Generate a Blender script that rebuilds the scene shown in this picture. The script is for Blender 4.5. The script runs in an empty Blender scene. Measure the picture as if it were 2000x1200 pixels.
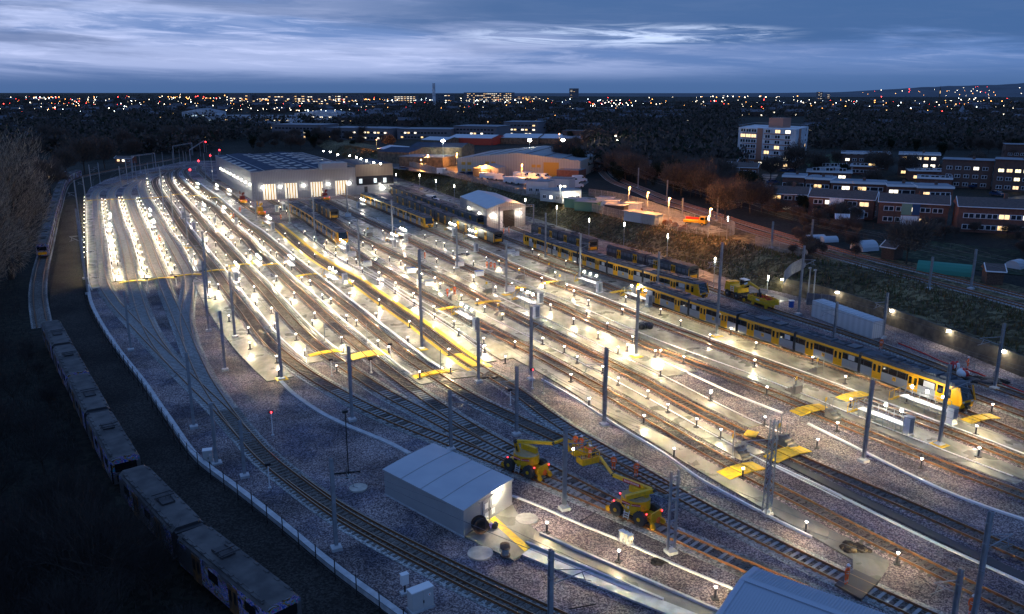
import bpy, bmesh, math, random
from mathutils import Vector, Matrix
random.seed(7)
SC=bpy.context.scene; COL=SC.collection
# ---------------------------------------------------------------- camera model (1 px = 1 px of the 2000x1200 photo)
CH=36.5; CF=1620.; TH=math.atan(424/CF); CT,ST=math.cos(TH),math.sin(TH)
def G(px,py,z=0.):
    """world point at height z on the ray through photo pixel px,py"""
    dx=(px-1000)/CF; dy=-(py-600)/CF
    t=(z-CH)/(-ST+dy*CT)
    return Vector((dx*t,(CT+dy*ST)*t,z))
def HZ(p,py):
    k=(600-py)/CF; return CH+p[1]*(k*CT-ST)/(CT+k*ST)
def PX(p):
    w=p[2]-CH; zc=p[1]*CT-w*ST
    return (1000+CF*p[0]/zc, 600-CF*(p[1]*ST+w*CT)/zc)
cam=bpy.data.objects.new('camera',bpy.data.cameras.new('camera')); COL.objects.link(cam)
cam.location=(0,0,CH); cam.rotation_euler=(math.pi/2-TH,0,0)
cam.data.sensor_width=36; cam.data.lens=36*CF/2000; cam.data.clip_end=60000; cam.data.clip_start=.5
SC.camera=cam
# ---------------------------------------------------------------- materials
MT={}
def mat(name,col,rough=.7,metal=0.,spec=None,noise=None,bump=None,emit=None,estr=0.,col2=None,nscale=6.,detail=3.,ramp=(.35,.65),alpha=None,coord='Object',bscale=None):
    """principled material; col..col2 mixed by noise, optional bump"""
    if name in MT: return MT[name]
    m=bpy.data.materials.new(name); m.use_nodes=True; nt=m.node_tree; N=nt.nodes; L=nt.links
    b=N['Principled BSDF']; b.inputs['Base Color'].default_value=(*col,1); b.inputs['Roughness'].default_value=rough; b.inputs['Metallic'].default_value=metal
    if spec is not None: b.inputs['Specular IOR Level'].default_value=spec
    if emit: b.inputs['Emission Color'].default_value=(*emit,1); b.inputs['Emission Strength'].default_value=estr
    if alpha is not None: b.inputs['Alpha'].default_value=alpha
    if col2 or bump:
        tc=N.new('ShaderNodeTexCoord'); n=N.new('ShaderNodeTexNoise'); n.inputs['Scale'].default_value=nscale; n.inputs['Detail'].default_value=detail
        L.new(tc.outputs[coord],n.inputs['Vector'])
        if col2:
            r=N.new('ShaderNodeMapRange'); r.inputs['From Min'].default_value=ramp[0]; r.inputs['From Max'].default_value=ramp[1]
            L.new(n.outputs['Fac'],r.inputs['Value'])
            mx=N.new('ShaderNodeMix'); mx.data_type='RGBA'; mx.inputs[6].default_value=(*col,1); mx.inputs[7].default_value=(*col2,1)
            L.new(r.outputs[0],mx.inputs[0]); L.new(mx.outputs[2],b.inputs['Base Color'])
        if bump:
            n2=n
            if bscale:
                n2=N.new('ShaderNodeTexNoise'); n2.inputs['Scale'].default_value=bscale; n2.inputs['Detail'].default_value=3; L.new(tc.outputs[coord],n2.inputs['Vector'])
            bp=N.new('ShaderNodeBump'); bp.inputs['Strength'].default_value=bump; bp.inputs['Distance'].default_value=.1
            L.new(n2.outputs['Fac'],bp.inputs['Height']); L.new(bp.outputs[0],b.inputs['Normal'])
    MT[name]=m; return m
def gravel(name,c1,c2,c3,sc=7.,big=.06,rough=.9,patch=None):
    """broken stone: voronoi cells of three colours, larger drifts of tone, bump"""
    m=bpy.data.materials.new(name); m.use_nodes=True; nt=m.node_tree; N=nt.nodes; L=nt.links; b=N['Principled BSDF']; b.inputs['Roughness'].default_value=rough; b.inputs['Specular IOR Level'].default_value=.25
    tc=N.new('ShaderNodeTexCoord'); v=N.new('ShaderNodeTexVoronoi'); v.inputs['Scale'].default_value=sc
    L.new(tc.outputs['Object'],v.inputs['Vector'])
    cr=N.new('ShaderNodeValToRGB'); e=cr.color_ramp.elements; e[0].color=(*c1,1); e[1].color=(*c3,1); e[0].position=.15; e[1].position=.85
    q=e.new(.5); q.color=(*c2,1)
    sp=N.new('ShaderNodeSeparateColor'); L.new(v.outputs['Color'],sp.inputs[0]); L.new(sp.outputs[0],cr.inputs[0])
    n=N.new('ShaderNodeTexNoise'); n.inputs['Scale'].default_value=big; n.inputs['Detail'].default_value=5; L.new(tc.outputs['Object'],n.inputs['Vector'])
    r=N.new('ShaderNodeMapRange'); r.inputs['From Min'].default_value=.36; r.inputs['From Max'].default_value=.62; r.inputs['To Min'].default_value=.5; r.inputs['To Max'].default_value=1.2
    L.new(n.outputs['Fac'],r.inputs['Value'])
    vm=N.new('ShaderNodeVectorMath'); vm.operation='SCALE'; L.new(cr.outputs[0],vm.inputs[0]); L.new(r.outputs[0],vm.inputs['Scale'])
    out=vm.outputs[0]
    if patch:
        n3=N.new('ShaderNodeTexNoise'); n3.inputs['Scale'].default_value=.16; n3.inputs['Detail'].default_value=9; n3.inputs['Roughness'].default_value=.65; L.new(tc.outputs['Object'],n3.inputs['Vector'])
        r3=N.new('ShaderNodeMapRange'); r3.inputs['From Min'].default_value=.47; r3.inputs['From Max'].default_value=.6; L.new(n3.outputs['Fac'],r3.inputs['Value'])
        tn=N.new('ShaderNodeVectorMath'); tn.operation='MULTIPLY'; L.new(out,tn.inputs[0]); tn.inputs[1].default_value=patch
        mx=N.new('ShaderNodeMix'); mx.data_type='RGBA'; L.new(r3.outputs[0],mx.inputs[0]); L.new(out,mx.inputs[6]); L.new(tn.outputs[0],mx.inputs[7]); out=mx.outputs[2]
    L.new(out,b.inputs['Base Color'])
    bp=N.new('ShaderNodeBump'); bp.inputs['Strength'].default_value=.8; bp.inputs['Distance'].default_value=.12
    L.new(sp.outputs[1],bp.inputs['Height']); L.new(bp.outputs[0],b.inputs['Normal'])
    MT[name]=m; return m
def concrete(name,c1,c2,rough=(.25,.75),sc=.5):
    m=bpy.data.materials.new(name); m.use_nodes=True; nt=m.node_tree; N=nt.nodes; L=nt.links; b=N['Principled BSDF']
    tc=N.new('ShaderNodeTexCoord'); mp=N.new('ShaderNodeMapping'); mp.inputs['Rotation'].default_value=(0,0,.5); mp.inputs['Scale'].default_value=(1,.35,1); L.new(tc.outputs['Object'],mp.inputs[0])
    n=N.new('ShaderNodeTexNoise'); n.inputs['Scale'].default_value=sc; n.inputs['Detail'].default_value=8; n.inputs['Roughness'].default_value=.62; L.new(mp.outputs[0],n.inputs['Vector'])
    r=N.new('ShaderNodeMapRange'); r.inputs['From Min'].default_value=.35; r.inputs['From Max'].default_value=.68; L.new(n.outputs['Fac'],r.inputs['Value'])
    mx=N.new('ShaderNodeMix'); mx.data_type='RGBA'; mx.inputs[6].default_value=(*c1,1); mx.inputs[7].default_value=(*c2,1); L.new(r.outputs[0],mx.inputs[0]); L.new(mx.outputs[2],b.inputs['Base Color'])
    n2=N.new('ShaderNodeTexNoise'); n2.inputs['Scale'].default_value=.3; n2.inputs['Detail'].default_value=4; L.new(tc.outputs['Object'],n2.inputs['Vector'])
    r2=N.new('ShaderNodeMapRange'); r2.inputs['From Min'].default_value=.38; r2.inputs['From Max'].default_value=.62; r2.inputs['To Min'].default_value=rough[0]; r2.inputs['To Max'].default_value=rough[1]
    L.new(n2.outputs['Fac'],r2.inputs['Value']); L.new(r2.outputs[0],b.inputs['Roughness'])
    n4=N.new('ShaderNodeTexNoise'); n4.inputs['Scale'].default_value=9; n4.inputs['Detail'].default_value=4; L.new(tc.outputs['Object'],n4.inputs['Vector'])
    bp=N.new('ShaderNodeBump'); bp.inputs['Strength'].default_value=.25; bp.inputs['Distance'].default_value=.04; L.new(n4.outputs['Fac'],bp.inputs['Height']); L.new(bp.outputs[0],b.inputs['Normal'])
    MT[name]=m; return m
def ribbed(name,col,per=.3,rough=.45,metal=0.,axis='X',strength=.6,dark=.85,coord='Object'):
    """profiled sheet cladding: ribs from a wave on object coordinates"""
    m=bpy.data.materials.new(name); m.use_nodes=True; nt=m.node_tree; N=nt.nodes; L=nt.links; b=N['Principled BSDF']; b.inputs['Roughness'].default_value=rough; b.inputs['Metallic'].default_value=metal
    tc=N.new('ShaderNodeTexCoord'); w=N.new('ShaderNodeTexWave'); w.bands_direction=axis; w.inputs['Scale'].default_value=.314/per*1.; L.new(tc.outputs[coord],w.inputs['Vector'])
    n=N.new('ShaderNodeTexNoise'); n.inputs['Scale'].default_value=.25; n.inputs['Detail'].default_value=4; L.new(tc.outputs[coord],n.inputs['Vector'])
    r=N.new('ShaderNodeMapRange'); r.inputs['To Min'].default_value=dark; r.inputs['To Max'].default_value=1.08; L.new(n.outputs['Fac'],r.inputs['Value'])
    r2=N.new('ShaderNodeMapRange'); r2.inputs['To Min'].default_value=.86; L.new(w.outputs['Fac'],r2.inputs['Value'])
    mm=N.new('ShaderNodeMath'); mm.operation='MULTIPLY'; L.new(r.outputs[0],mm.inputs[0]); L.new(r2.outputs[0],mm.inputs[1])
    vm=N.new('ShaderNodeVectorMath'); vm.operation='SCALE'; vm.inputs[0].default_value=col; L.new(mm.outputs[0],vm.inputs['Scale']); L.new(vm.outputs[0],b.inputs['Base Color'])
    bp=N.new('ShaderNodeBump'); bp.inputs['Strength'].default_value=strength; bp.inputs['Distance'].default_value=.05; L.new(w.outputs['Fac'],bp.inputs['Height']); L.new(bp.outputs[0],b.inputs['Normal'])
    MT[name]=m; return m
def glow(name,col,s): return mat(name,(.8,.8,.8),emit=col,estr=s)
gravel('m_ballast',(.10,.075,.085),(.225,.175,.18),(.52,.43,.41),sc=10.,big=.12,patch=(.55,.62,.78))
gravel('m_bed',(.17,.175,.175),(.31,.315,.31),(.52,.52,.5),sc=8.)
gravel('m_bed_oily',(.07,.055,.045),(.13,.10,.085),(.26,.22,.19),sc=8.,big=.25)
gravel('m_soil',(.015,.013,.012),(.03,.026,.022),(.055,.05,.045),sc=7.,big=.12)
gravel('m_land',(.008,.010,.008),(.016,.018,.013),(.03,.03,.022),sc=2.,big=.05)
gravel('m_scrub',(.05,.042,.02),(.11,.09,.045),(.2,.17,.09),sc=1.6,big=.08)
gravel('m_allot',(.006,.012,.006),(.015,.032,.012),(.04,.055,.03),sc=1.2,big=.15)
gravel('m_dirt',(.07,.05,.03),(.13,.10,.06),(.2,.16,.10),sc=4)
concrete('m_concrete',(.13,.128,.105),(.34,.325,.27))
concrete('m_conc_dark',(.14,.135,.12),(.24,.23,.2))
concrete('m_asphalt',(.05,.05,.052),(.085,.083,.08),rough=(.3,.8))
mat('m_white',(.78,.79,.8),.45)
mat('m_kerb',(.55,.58,.6),.6,col2=(.4,.42,.44),nscale=1.5)
mat('m_rail',(.17,.075,.03),.55,.3,col2=(.28,.12,.045),nscale=2)
mat('m_railtop',(.35,.25,.18),.3,.8)
mat('m_sleeper',(.17,.15,.13),.85,col2=(.10,.085,.075),nscale=1.2)
mat('m_sleeper_pale',(.42,.41,.4),.85,col2=(.3,.29,.28),nscale=1.2)
mat('m_galv',(.36,.38,.41),.5,.35,col2=(.26,.28,.3),nscale=1.5)
mat('m_galv_dark',(.12,.13,.15),.5,.4,col2=(.18,.19,.21),nscale=1.5)
mat('m_black',(.015,.015,.017),.5)
mat('m_dark',(.04,.04,.045),.6)
mat('m_yellow',(.80,.49,.01),.55,col2=(.45,.30,.05),nscale=2.2,detail=8,ramp=(.48,.75))
mat('m_tyellow',(.9,.42,.003),.35)
mat('m_tgrey',(.30,.31,.33),.4)
mat('m_troof',(.035,.045,.06),.55,col2=(.07,.08,.1),nscale=1.)
mat('m_glass',(.01,.012,.015),.08,spec=.8)
mat('m_orange',(1.,.17,.02),.7)
mat('m_hivis',(.9,.9,.85),.4)
mat('m_skin',(.5,.28,.2),.6)
mat('m_helmet',(.85,.87,.9),.35)
mat('m_boot',(.03,.025,.02),.7)
mat('m_tyre',(.06,.058,.055),.9,bump=.5,nscale=8)
mat('m_myellow',(.85,.48,.01),.45,col2=(.55,.33,.04),nscale=2.5,ramp=(.5,.75))
mat('m_mdust',(.55,.40,.2),.8,col2=(.4,.3,.16),nscale=4)
mat('m_red',(.6,.02,.015),.5)
mat('m_blue',(.02,.09,.4),.5)
mat('m_green',(.05,.25,.08),.6)
mat('m_wood',(.13,.08,.055),.85,col2=(.07,.04,.03),nscale=5)
glow('m_lamp',(1,.93,.78),22.); glow('m_lampwarm',(1,.9,.7),9.); glow('m_flood',(1,.95,.8),60.)
glow('m_sodium',(1,.36,.05),4.5); glow('m_rlight',(1,.02,.02),7.); glow('m_wwarm',(1,.62,.22),1.6); glow('m_wwhite',(1,.86,.62),2.2)
glow('m_wcool',(.75,.95,1),.7); glow('m_inner',(1,.84,.55),.75)
# ---------------------------------------------------------------- mesh builder
class MB:
    def __init__(s): s.v=[];s.f=[];s.m=[];s.sm=[]
    def add(s,vs,fs,m=0,smooth=False):
        o=len(s.v); s.v+= [tuple(v) for v in vs]
        for f in fs: s.f.append(tuple(i+o for i in f)); s.m.append(m); s.sm.append(smooth)
        return s
    def box(s,c,d,rz=0.,m=0,rot=None,taper=1.):
        x,y,z=d[0]/2,d[1]/2,d[2]/2
        vs=[]
        R=rot if rot is not None else (Matrix.Rotation(rz,3,'Z') if rz else None)
        for k in (-1,1):
            t=taper if k==1 else 1.
            for a,b in ((-1,-1),(1,-1),(1,1),(-1,1)):
                v=Vector((a*x*t,b*y*t,k*z)); 
                if R is not None: v=R@v
                vs.append((v[0]+c[0],v[1]+c[1],v[2]+c[2]))
        return s.add(vs,[(0,3,2,1),(4,5,6,7),(0,1,5,4),(1,2,6,5),(2,3,7,6),(3,0,4,7)],m)
    def bar(s,p,q,w,h=None,m=0):
        """box along p->q with width w and height h"""
        p=Vector(p);q=Vector(q);d=q-p;L=d.length
        if L<1e-6: return s
        if h is None:h=w
        R=d.to_track_quat('X','Z').to_matrix()
        return s.box((p+q)/2,(L,w,h),m=m,rot=R)
    def cyl(s,p,q,r,r2=None,n=8,m=0,smooth=True,caps=True):
        p=Vector(p);q=Vector(q);r2=r if r2 is None else r2
        R=(q-p).to_track_quat('Z','Y').to_matrix(); vs=[]
        for c,rr in ((p,r),(q,r2)):
            for i in range(n):
                a=2*math.pi*i/n; vs.append(c+R@Vector((math.cos(a)*rr,math.sin(a)*rr,0)))
        s.add(vs,[(i,(i+1)%n,n+(i+1)%n,n+i) for i in range(n)],m,smooth)
        if caps: s.add(vs,[tuple(range(n-1,-1,-1)),tuple(range(n,2*n))],m)
        return s
    def prism(s,pts,z0,z1,m=0,mt=None):
        n=len(pts); 
        if sum(pts[i][0]*pts[(i+1)%n][1]-pts[(i+1)%n][0]*pts[i][1] for i in range(n))<0: pts=pts[::-1]
        vs=[(p[0],p[1],z0) for p in pts]+[(p[0],p[1],z1) for p in pts]
        s.add(vs,[(i,(i+1)%n,n+(i+1)%n,n+i) for i in range(n)],m); s.add(vs,[tuple(range(n,2*n))],m if mt is None else mt)
        return s
    def extr(s,prof,p,axis,L,m=0):
        """profile of (u,z) extruded along local x (axis angle rz) centred at p"""
        n=len(prof); c,si=math.cos(axis),math.sin(axis); vs=[]
        for x in (-L/2,L/2):
            for u,z in prof: vs.append((p[0]+x*c-u*si,p[1]+x*si+u*c,p[2]+z))
        s.add(vs,[(i,(i+1)%n,n+(i+1)%n,n+i) for i in range(n)],m); s.add(vs,[tuple(range(n-1,-1,-1)),tuple(range(n,2*n))],m)
        return s
    def ball(s,c,r,n=8,k=5,m=0,sz=1.):
        vs=[];
        for i in range(1,k):
            a=math.pi*i/k
            for j in range(n):
                b=2*math.pi*j/n; vs.append((c[0]+r*math.sin(a)*math.cos(b),c[1]+r*math.sin(a)*math.sin(b),c[2]+r*sz*math.cos(a)))
        T=len(vs); vs+=[(c[0],c[1],c[2]+r*sz),(c[0],c[1],c[2]-r*sz)]; fs=[]
        for i in range(k-2):
            for j in range(n): fs.append((i*n+j,(i+1)*n+j,(i+1)*n+(j+1)%n,i*n+(j+1)%n))
        for j in range(n): fs.append((T,j,(j+1)%n)); fs.append((T+1,(k-2)*n+(j+1)%n,(k-2)*n+j))
        return s.add(vs,fs,m,True)
    def build(s,name,mats,parent=None,loc=None,rz=0.,label=None):
        me=bpy.data.meshes.new(name); me.from_pydata(s.v,[],s.f)
        if isinstance(mats,str): mats=[mats]
        for q in mats: me.materials.append(MT[q])
        me.polygons.foreach_set('material_index',s.m); me.polygons.foreach_set('use_smooth',s.sm); me.update()
        o=bpy.data.objects.new(name,me); COL.objects.link(o)
        if parent is not None: o.parent=parent
        if loc is not None: o.location=loc
        if rz: o.rotation_euler=(0,0,rz)
        if label: o['label']=label
        return o
def tag(o,label,cat,group=None,kind=None):
    if label: o['label']=label
    if cat: o['category']=cat
    if group: o['group']=group
    if kind: o['kind']=kind
    return o
def thing(name,label,cat,loc=(0,0,0),rz=0.,group=None):
    o=bpy.data.objects.new(name,None); COL.objects.link(o); o.location=loc; o.rotation_euler=(0,0,rz); o.empty_display_size=.3
    return tag(o,label,cat,group)
def struct(o): o['kind']='structure'; return o
def dup(o,loc=None,rz=None,label=None,group=None,parent=None,scale=None):
    c=o.copy(); COL.objects.link(c)
    if parent is not None: c.parent=parent
    if loc is not None: c.location=loc
    if rz is not None: c.rotation_euler=(0,0,rz)
    if scale is not None: c.scale=(scale,)*3 if not hasattr(scale,'__len__') else scale
    if label: c['label']=label
    if group: c['group']=group
    for ch in (KIDS[o.name] if o.name in KIDS else list(o.children)):
        dup(ch,parent=c)
    return c
KIDS={}
def reg(o):
    KIDS[o.name]=list(o.children)
    for c in KIDS[o.name]: reg(c)
    return o
def light(name,kind,loc,power,col=(1,.86,.62),parent=None,rot=None,radius=.06,spot=150,blend=.6):
    l=bpy.data.lights.new(name,kind); l.energy=power; l.color=col
    if kind!='SUN': l.shadow_soft_size=radius
    if kind=='SPOT': l.spot_size=math.radians(spot); l.spot_blend=blend
    o=bpy.data.objects.new(name,l); COL.objects.link(o); o.location=loc
    if rot: o.rotation_euler=rot
    if parent is not None: o.parent=parent
    return o
def batwing(o,ex=-1.65,mx=18.):
    """bollard optics: more light thrown sideways than straight down"""
    l=o.data; l.use_nodes=True; nt=l.node_tree; N=nt.nodes; L=nt.links; e=N['Emission']
    tc=N.new('ShaderNodeTexCoord'); sp=N.new('ShaderNodeSeparateXYZ'); L.new(tc.outputs['Normal'],sp.inputs[0])
    a=N.new('ShaderNodeMath'); a.operation='ABSOLUTE'; L.new(sp.outputs['Z'],a.inputs[0])
    p=N.new('ShaderNodeMath'); p.operation='POWER'; L.new(a.outputs[0],p.inputs[0]); p.inputs[1].default_value=ex
    m=N.new('ShaderNodeMath'); m.operation='MINIMUM'; L.new(p.outputs[0],m.inputs[0]); m.inputs[1].default_value=mx; L.new(m.outputs[0],e.inputs['Strength'])
    return o
def text(s,size,mt,parent,loc,rot,name='lettering',ext=.01,align='CENTER'):
    cu=bpy.data.curves.new(name,'FONT'); cu.body=s; cu.size=size; cu.extrude=ext; cu.align_x=align; cu.align_y='CENTER'; cu.resolution_u=2
    t=bpy.data.objects.new(name,cu); COL.objects.link(t)
    dg=bpy.context.evaluated_depsgraph_get(); me=bpy.data.meshes.new_from_object(t.evaluated_get(dg)); bpy.data.objects.remove(t)
    me.materials.clear(); me.materials.append(MT[mt]); o=bpy.data.objects.new(name,me); COL.objects.link(o)
    if parent is not None: o.parent=parent
    o.location=loc; o.rotation_euler=rot; return o
# ---------------------------------------------------------------- world
w=bpy.data.worlds.new('World'); SC.world=w; w.use_nodes=True; nt=w.node_tree; N=nt.nodes; L=nt.links; N.clear()
tc=N.new('ShaderNodeTexCoord'); sp=N.new('ShaderNodeSeparateXYZ'); L.new(tc.outputs['Generated'],sp.inputs[0])
def mth(op,a,b=None,c=None):
    n=N.new('ShaderNodeMath'); n.operation=op
    for i,x in enumerate((a,b,c)):
        if x is None: continue
        if isinstance(x,(int,float)): n.inputs[i].default_value=x
        else: L.new(x,n.inputs[i])
    return n.outputs[0]
def mrange(x,a,b,c=0.,d=1.,smooth=True):
    n=N.new('ShaderNodeMapRange'); n.interpolation_type='SMOOTHSTEP' if smooth else 'LINEAR'
    L.new(x,n.inputs['Value']); n.inputs['From Min'].default_value=a; n.inputs['From Max'].default_value=b; n.inputs['To Min'].default_value=c; n.inputs['To Max'].default_value=d; return n.outputs[0]
def mixc(f,a,b):
    n=N.new('ShaderNodeMix'); n.data_type='RGBA'
    if isinstance(f,(int,float)): n.inputs[0].default_value=f
    else: L.new(f,n.inputs[0])
    for i,x in ((6,a),(7,b)):
        if isinstance(x,tuple): n.inputs[i].default_value=(*x,1)
        else: L.new(x,n.inputs[i])
    return n.outputs[2]
zz=mth('MAXIMUM',sp.outputs['Z'],0.)
az=mth('DIVIDE',sp.outputs['X'],mth('MAXIMUM',mth('ABSOLUTE',sp.outputs['Y']),.2))   # tan azimuth: -.62 .. .62 in frame; the frame's top is zz=.1
cb=N.new('ShaderNodeCombineXYZ'); L.new(mth('MULTIPLY',az,5.),cb.inputs[0]); L.new(mth('ADD',mth('MULTIPLY',zz,62.),mth('MULTIPLY',az,1.3)),cb.inputs[1]); L.new(mth('MULTIPLY',sp.outputs['Y'],.5),cb.inputs[2])
def cnoise(sc,detail,seed,rough=.55,dist=0.):
    mp=N.new('ShaderNodeMapping'); mp.inputs['Location'].default_value=(seed,seed*1.7,seed); L.new(cb.outputs[0],mp.inputs[0])
    n=N.new('ShaderNodeTexNoise'); n.inputs['Scale'].default_value=sc; n.inputs['Detail'].default_value=detail; n.inputs['Roughness'].default_value=rough; n.inputs['Distortion'].default_value=dist; L.new(mp.outputs[0],n.inputs['Vector']); return n.outputs['Fac']
n1=cnoise(.62,9,3.1,.6,.5); n2=cnoise(1.9,10,11.3,.66,.7); n3=cnoise(.4,8,8.5,.6,.3)
base=mixc(mrange(zz,0,.05),(.046,.098,.225),(.07,.15,.35))
pmix=mth('MULTIPLY',mrange(az,.42,-.08,.12,1.),mrange(zz,.004,.03))
c1=mixc(mth('MULTIPLY',pmix,mrange(n1,.36,.6,.15,1.)),base,(.26,.325,.53))
c1=mixc(mth('MULTIPLY',mth('MULTIPLY',mrange(n2,.46,.72),mrange(az,.4,-.2,.25,.7)),mrange(zz,.012,.04)),c1,(.40,.46,.69))
c2=mixc(mth('MULTIPLY',mrange(n3,.47,.60),mth('MULTIPLY',mrange(zz,.02,.05),mrange(az,-.5,.1,.75,.4))),c1,(.07,.12,.255))
top=mrange(mth('SUBTRACT',zz,mth('ADD',.066,mth('ADD',mth('MULTIPLY',az,-.04),mth('MULTIPLY',mth('SUBTRACT',n1,.5),.07)))),-.008,.012)
c3=mixc(mth('MULTIPLY',top,mrange(az,-.28,.0,0,.92)),c2,(.034,.088,.215))
dx=mth('DIVIDE',mth('SUBTRACT',az,.13),.17); dz=mth('DIVIDE',mth('SUBTRACT',zz,.060),.011)
spt=mth('MULTIPLY',mrange(mth('ADD',mth('MULTIPLY',dx,dx),mth('MULTIPLY',dz,dz)),1.8,0.),mrange(n2,.40,.60))
c4=mixc(mth('MULTIPLY',spt,.8),c3,(.50,.60,.82))
c4=mixc(mrange(zz,.1,.35),c4,(.07,.14,.32))
sky=N.new('ShaderNodeTexSky'); sky.sky_type='NISHITA'; sky.sun_disc=False; sky.sun_elevation=math.radians(-3); sky.sun_rotation=math.radians(-50); 
ad=N.new('ShaderNodeMix'); ad.data_type='RGBA'; ad.blend_type='ADD'; ad.inputs[0].default_value=.04; L.new(c4,ad.inputs[6]); L.new(sky.outputs[0],ad.inputs[7])
bg=N.new('ShaderNodeBackground'); L.new(ad.outputs[2],bg.inputs[0]); bg.inputs[1].default_value=1.3
wo=N.new('ShaderNodeOutputWorld'); L.new(bg.outputs[0],wo.inputs[0])
SC.view_settings.view_transform='Standard'; SC.view_settings.look='None'; SC.view_settings.exposure=.25; SC.view_settings.gamma=1
SC.cycles.use_denoising=True; SC.cycles.max_bounces=4; SC.cycles.diffuse_bounces=2; SC.cycles.glossy_bounces=2; SC.cycles.transparent_max_bounces=6
SC.cycles.sample_clamp_indirect=4.; SC.cycles.caustics_reflective=False; SC.cycles.caustics_refractive=False
# ---------------------------------------------------------------- polyline helpers
def crom(P,step=1.):
    """Catmull-Rom through world points, resampled"""
    P=[Vector(p) for p in P]; Q=[P[0]*2-P[1]]+P+[P[-1]*2-P[-2]]; out=[]
    for i in range(1,len(Q)-2):
        a,b,c,d=Q[i-1:i+3]; n=max(2,int((c-b).length/.5))
        t0=0;t1=max((b-a).length**.5,1e-3);t2=t1+max((c-b).length**.5,1e-3);t3=t2+max((d-c).length**.5,1e-3)
        for k in range(n):
            t=t1+(t2-t1)*k/n
            A1=a*((t1-t)/(t1-t0))+b*((t-t0)/(t1-t0));A2=b*((t2-t)/(t2-t1))+c*((t-t1)/(t2-t1));A3=c*((t3-t)/(t3-t2))+d*((t-t2)/(t3-t2))
            B1=A1*((t2-t)/(t2-t0))+A2*((t-t0)/(t2-t0));B2=A2*((t3-t)/(t3-t1))+A3*((t-t1)/(t3-t1))
            out.append(B1*((t2-t)/(t2-t1))+B2*((t-t1)/(t2-t1)))
    out.append(P[-1]); return out
class Path:
    def __init__(s,P,z=0.,smooth=3,world=False):
        pts=crom(P if world else [G(x,y,z) for x,y in P])
        S=[0.]
        for a,b in zip(pts,pts[1:]): S.append(S[-1]+(b-a).length)
        s.raw,s.S,s.L=pts,S,S[-1]
        n=max(2,int(s.L/1.)); s.P=[s._at(s.L*i/n) for i in range(n+1)]
        for _ in range(smooth):   # relax tracing noise
            q=s.P[:]
            for i in range(2,len(q)-2): q[i]=(s.P[i-2]+s.P[i-1]+s.P[i]+s.P[i+1]+s.P[i+2])/5
            s.P=q
        s.S=[0.]
        for a,b in zip(s.P,s.P[1:]): s.S.append(s.S[-1]+(b-a).length)
        s.raw=s.P; s.L=s.S[-1]
    def _at(s,d):
        import bisect
        i=min(max(bisect.bisect_right(s.S,d)-1,0),len(s.S)-2); t=(d-s.S[i])/max(s.S[i+1]-s.S[i],1e-6)
        return s.raw[i].lerp(s.raw[i+1],t)
    def at(s,d): return s._at(d)
    def dir(s,d): v=s._at(min(d+.6,s.L))-s._at(max(d-.6,0)); v.z=0; return v.normalized()
    def nrm(s,d): v=s.dir(d); return Vector((-v.y,v.x,0))     # picture-right for paths listed far to near
    def near(s,p):
        b=min(range(len(s.P)),key=lambda i:(s.P[i]-p).length_squared); return s.S[b]
    def off(s,d,o): return s.at(d)+s.nrm(d)*o
    def srow(s,py):
        return s.S[min(range(len(s.P)),key=lambda i:abs(PX(s.P[i])[1]-py))]
def ribbon(mb,L_,R_,z,m=0,th=None):
    """surface between two polylines; th adds side skirts"""
    n=len(L_); o=[(p[0],p[1],z) for p in L_]+[(p[0],p[1],z) for p in R_]
    mb.add(o,[(i,n+i,n+i+1,i+1) if True else 0 for i in range(n-1)],m)
    if th:
        for E in (L_,R_):
            v=[(p[0],p[1],z) for p in E]+[(p[0],p[1],z-th) for p in E]; mb.add(v,[(i,i+1,n+i+1,n+i) for i in range(n-1)],m)
        for a,b in ((L_[0],R_[0]),(L_[-1],R_[-1])):
            mb.add([(a[0],a[1],z),(b[0],b[1],z),(b[0],b[1],z-th),(a[0],a[1],z-th)],[(0,1,2,3)],m)
def profile_run(mb,P,off,w,z0,z1,m=0,mt=None,z=0.):
    """rectangular section swept along polyline P at lateral offset off"""
    n=len(P); A=[];B=[]
    for i in range(n):
        d=(P[min(i+1,n-1)]-P[max(i-1,0)]); d.z=0; d.normalize(); r=Vector((-d.y,d.x,0))
        A.append(P[i]+r*(off-w/2)); B.append(P[i]+r*(off+w/2))
    vs=[(a.x,a.y,a.z+z0) for a in A]+[(b.x,b.y,b.z+z0) for b in B]+[(a.x,a.y,a.z+z1) for a in A]+[(b.x,b.y,b.z+z1) for b in B]
    top=[(2*n+i,3*n+i,3*n+i+1,2*n+i+1) for i in range(n-1)]
    sd=[(i,2*n+i,2*n+i+1,i+1) for i in range(n-1)]+[(n+i,n+i+1,3*n+i+1,3*n+i) for i in range(n-1)]+[(0,n,3*n,2*n),(n-1,3*n-1,4*n-1,2*n-1)]
    mb.add(vs,sd,m); mb.add(vs,top,m if mt is None else mt)
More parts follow.
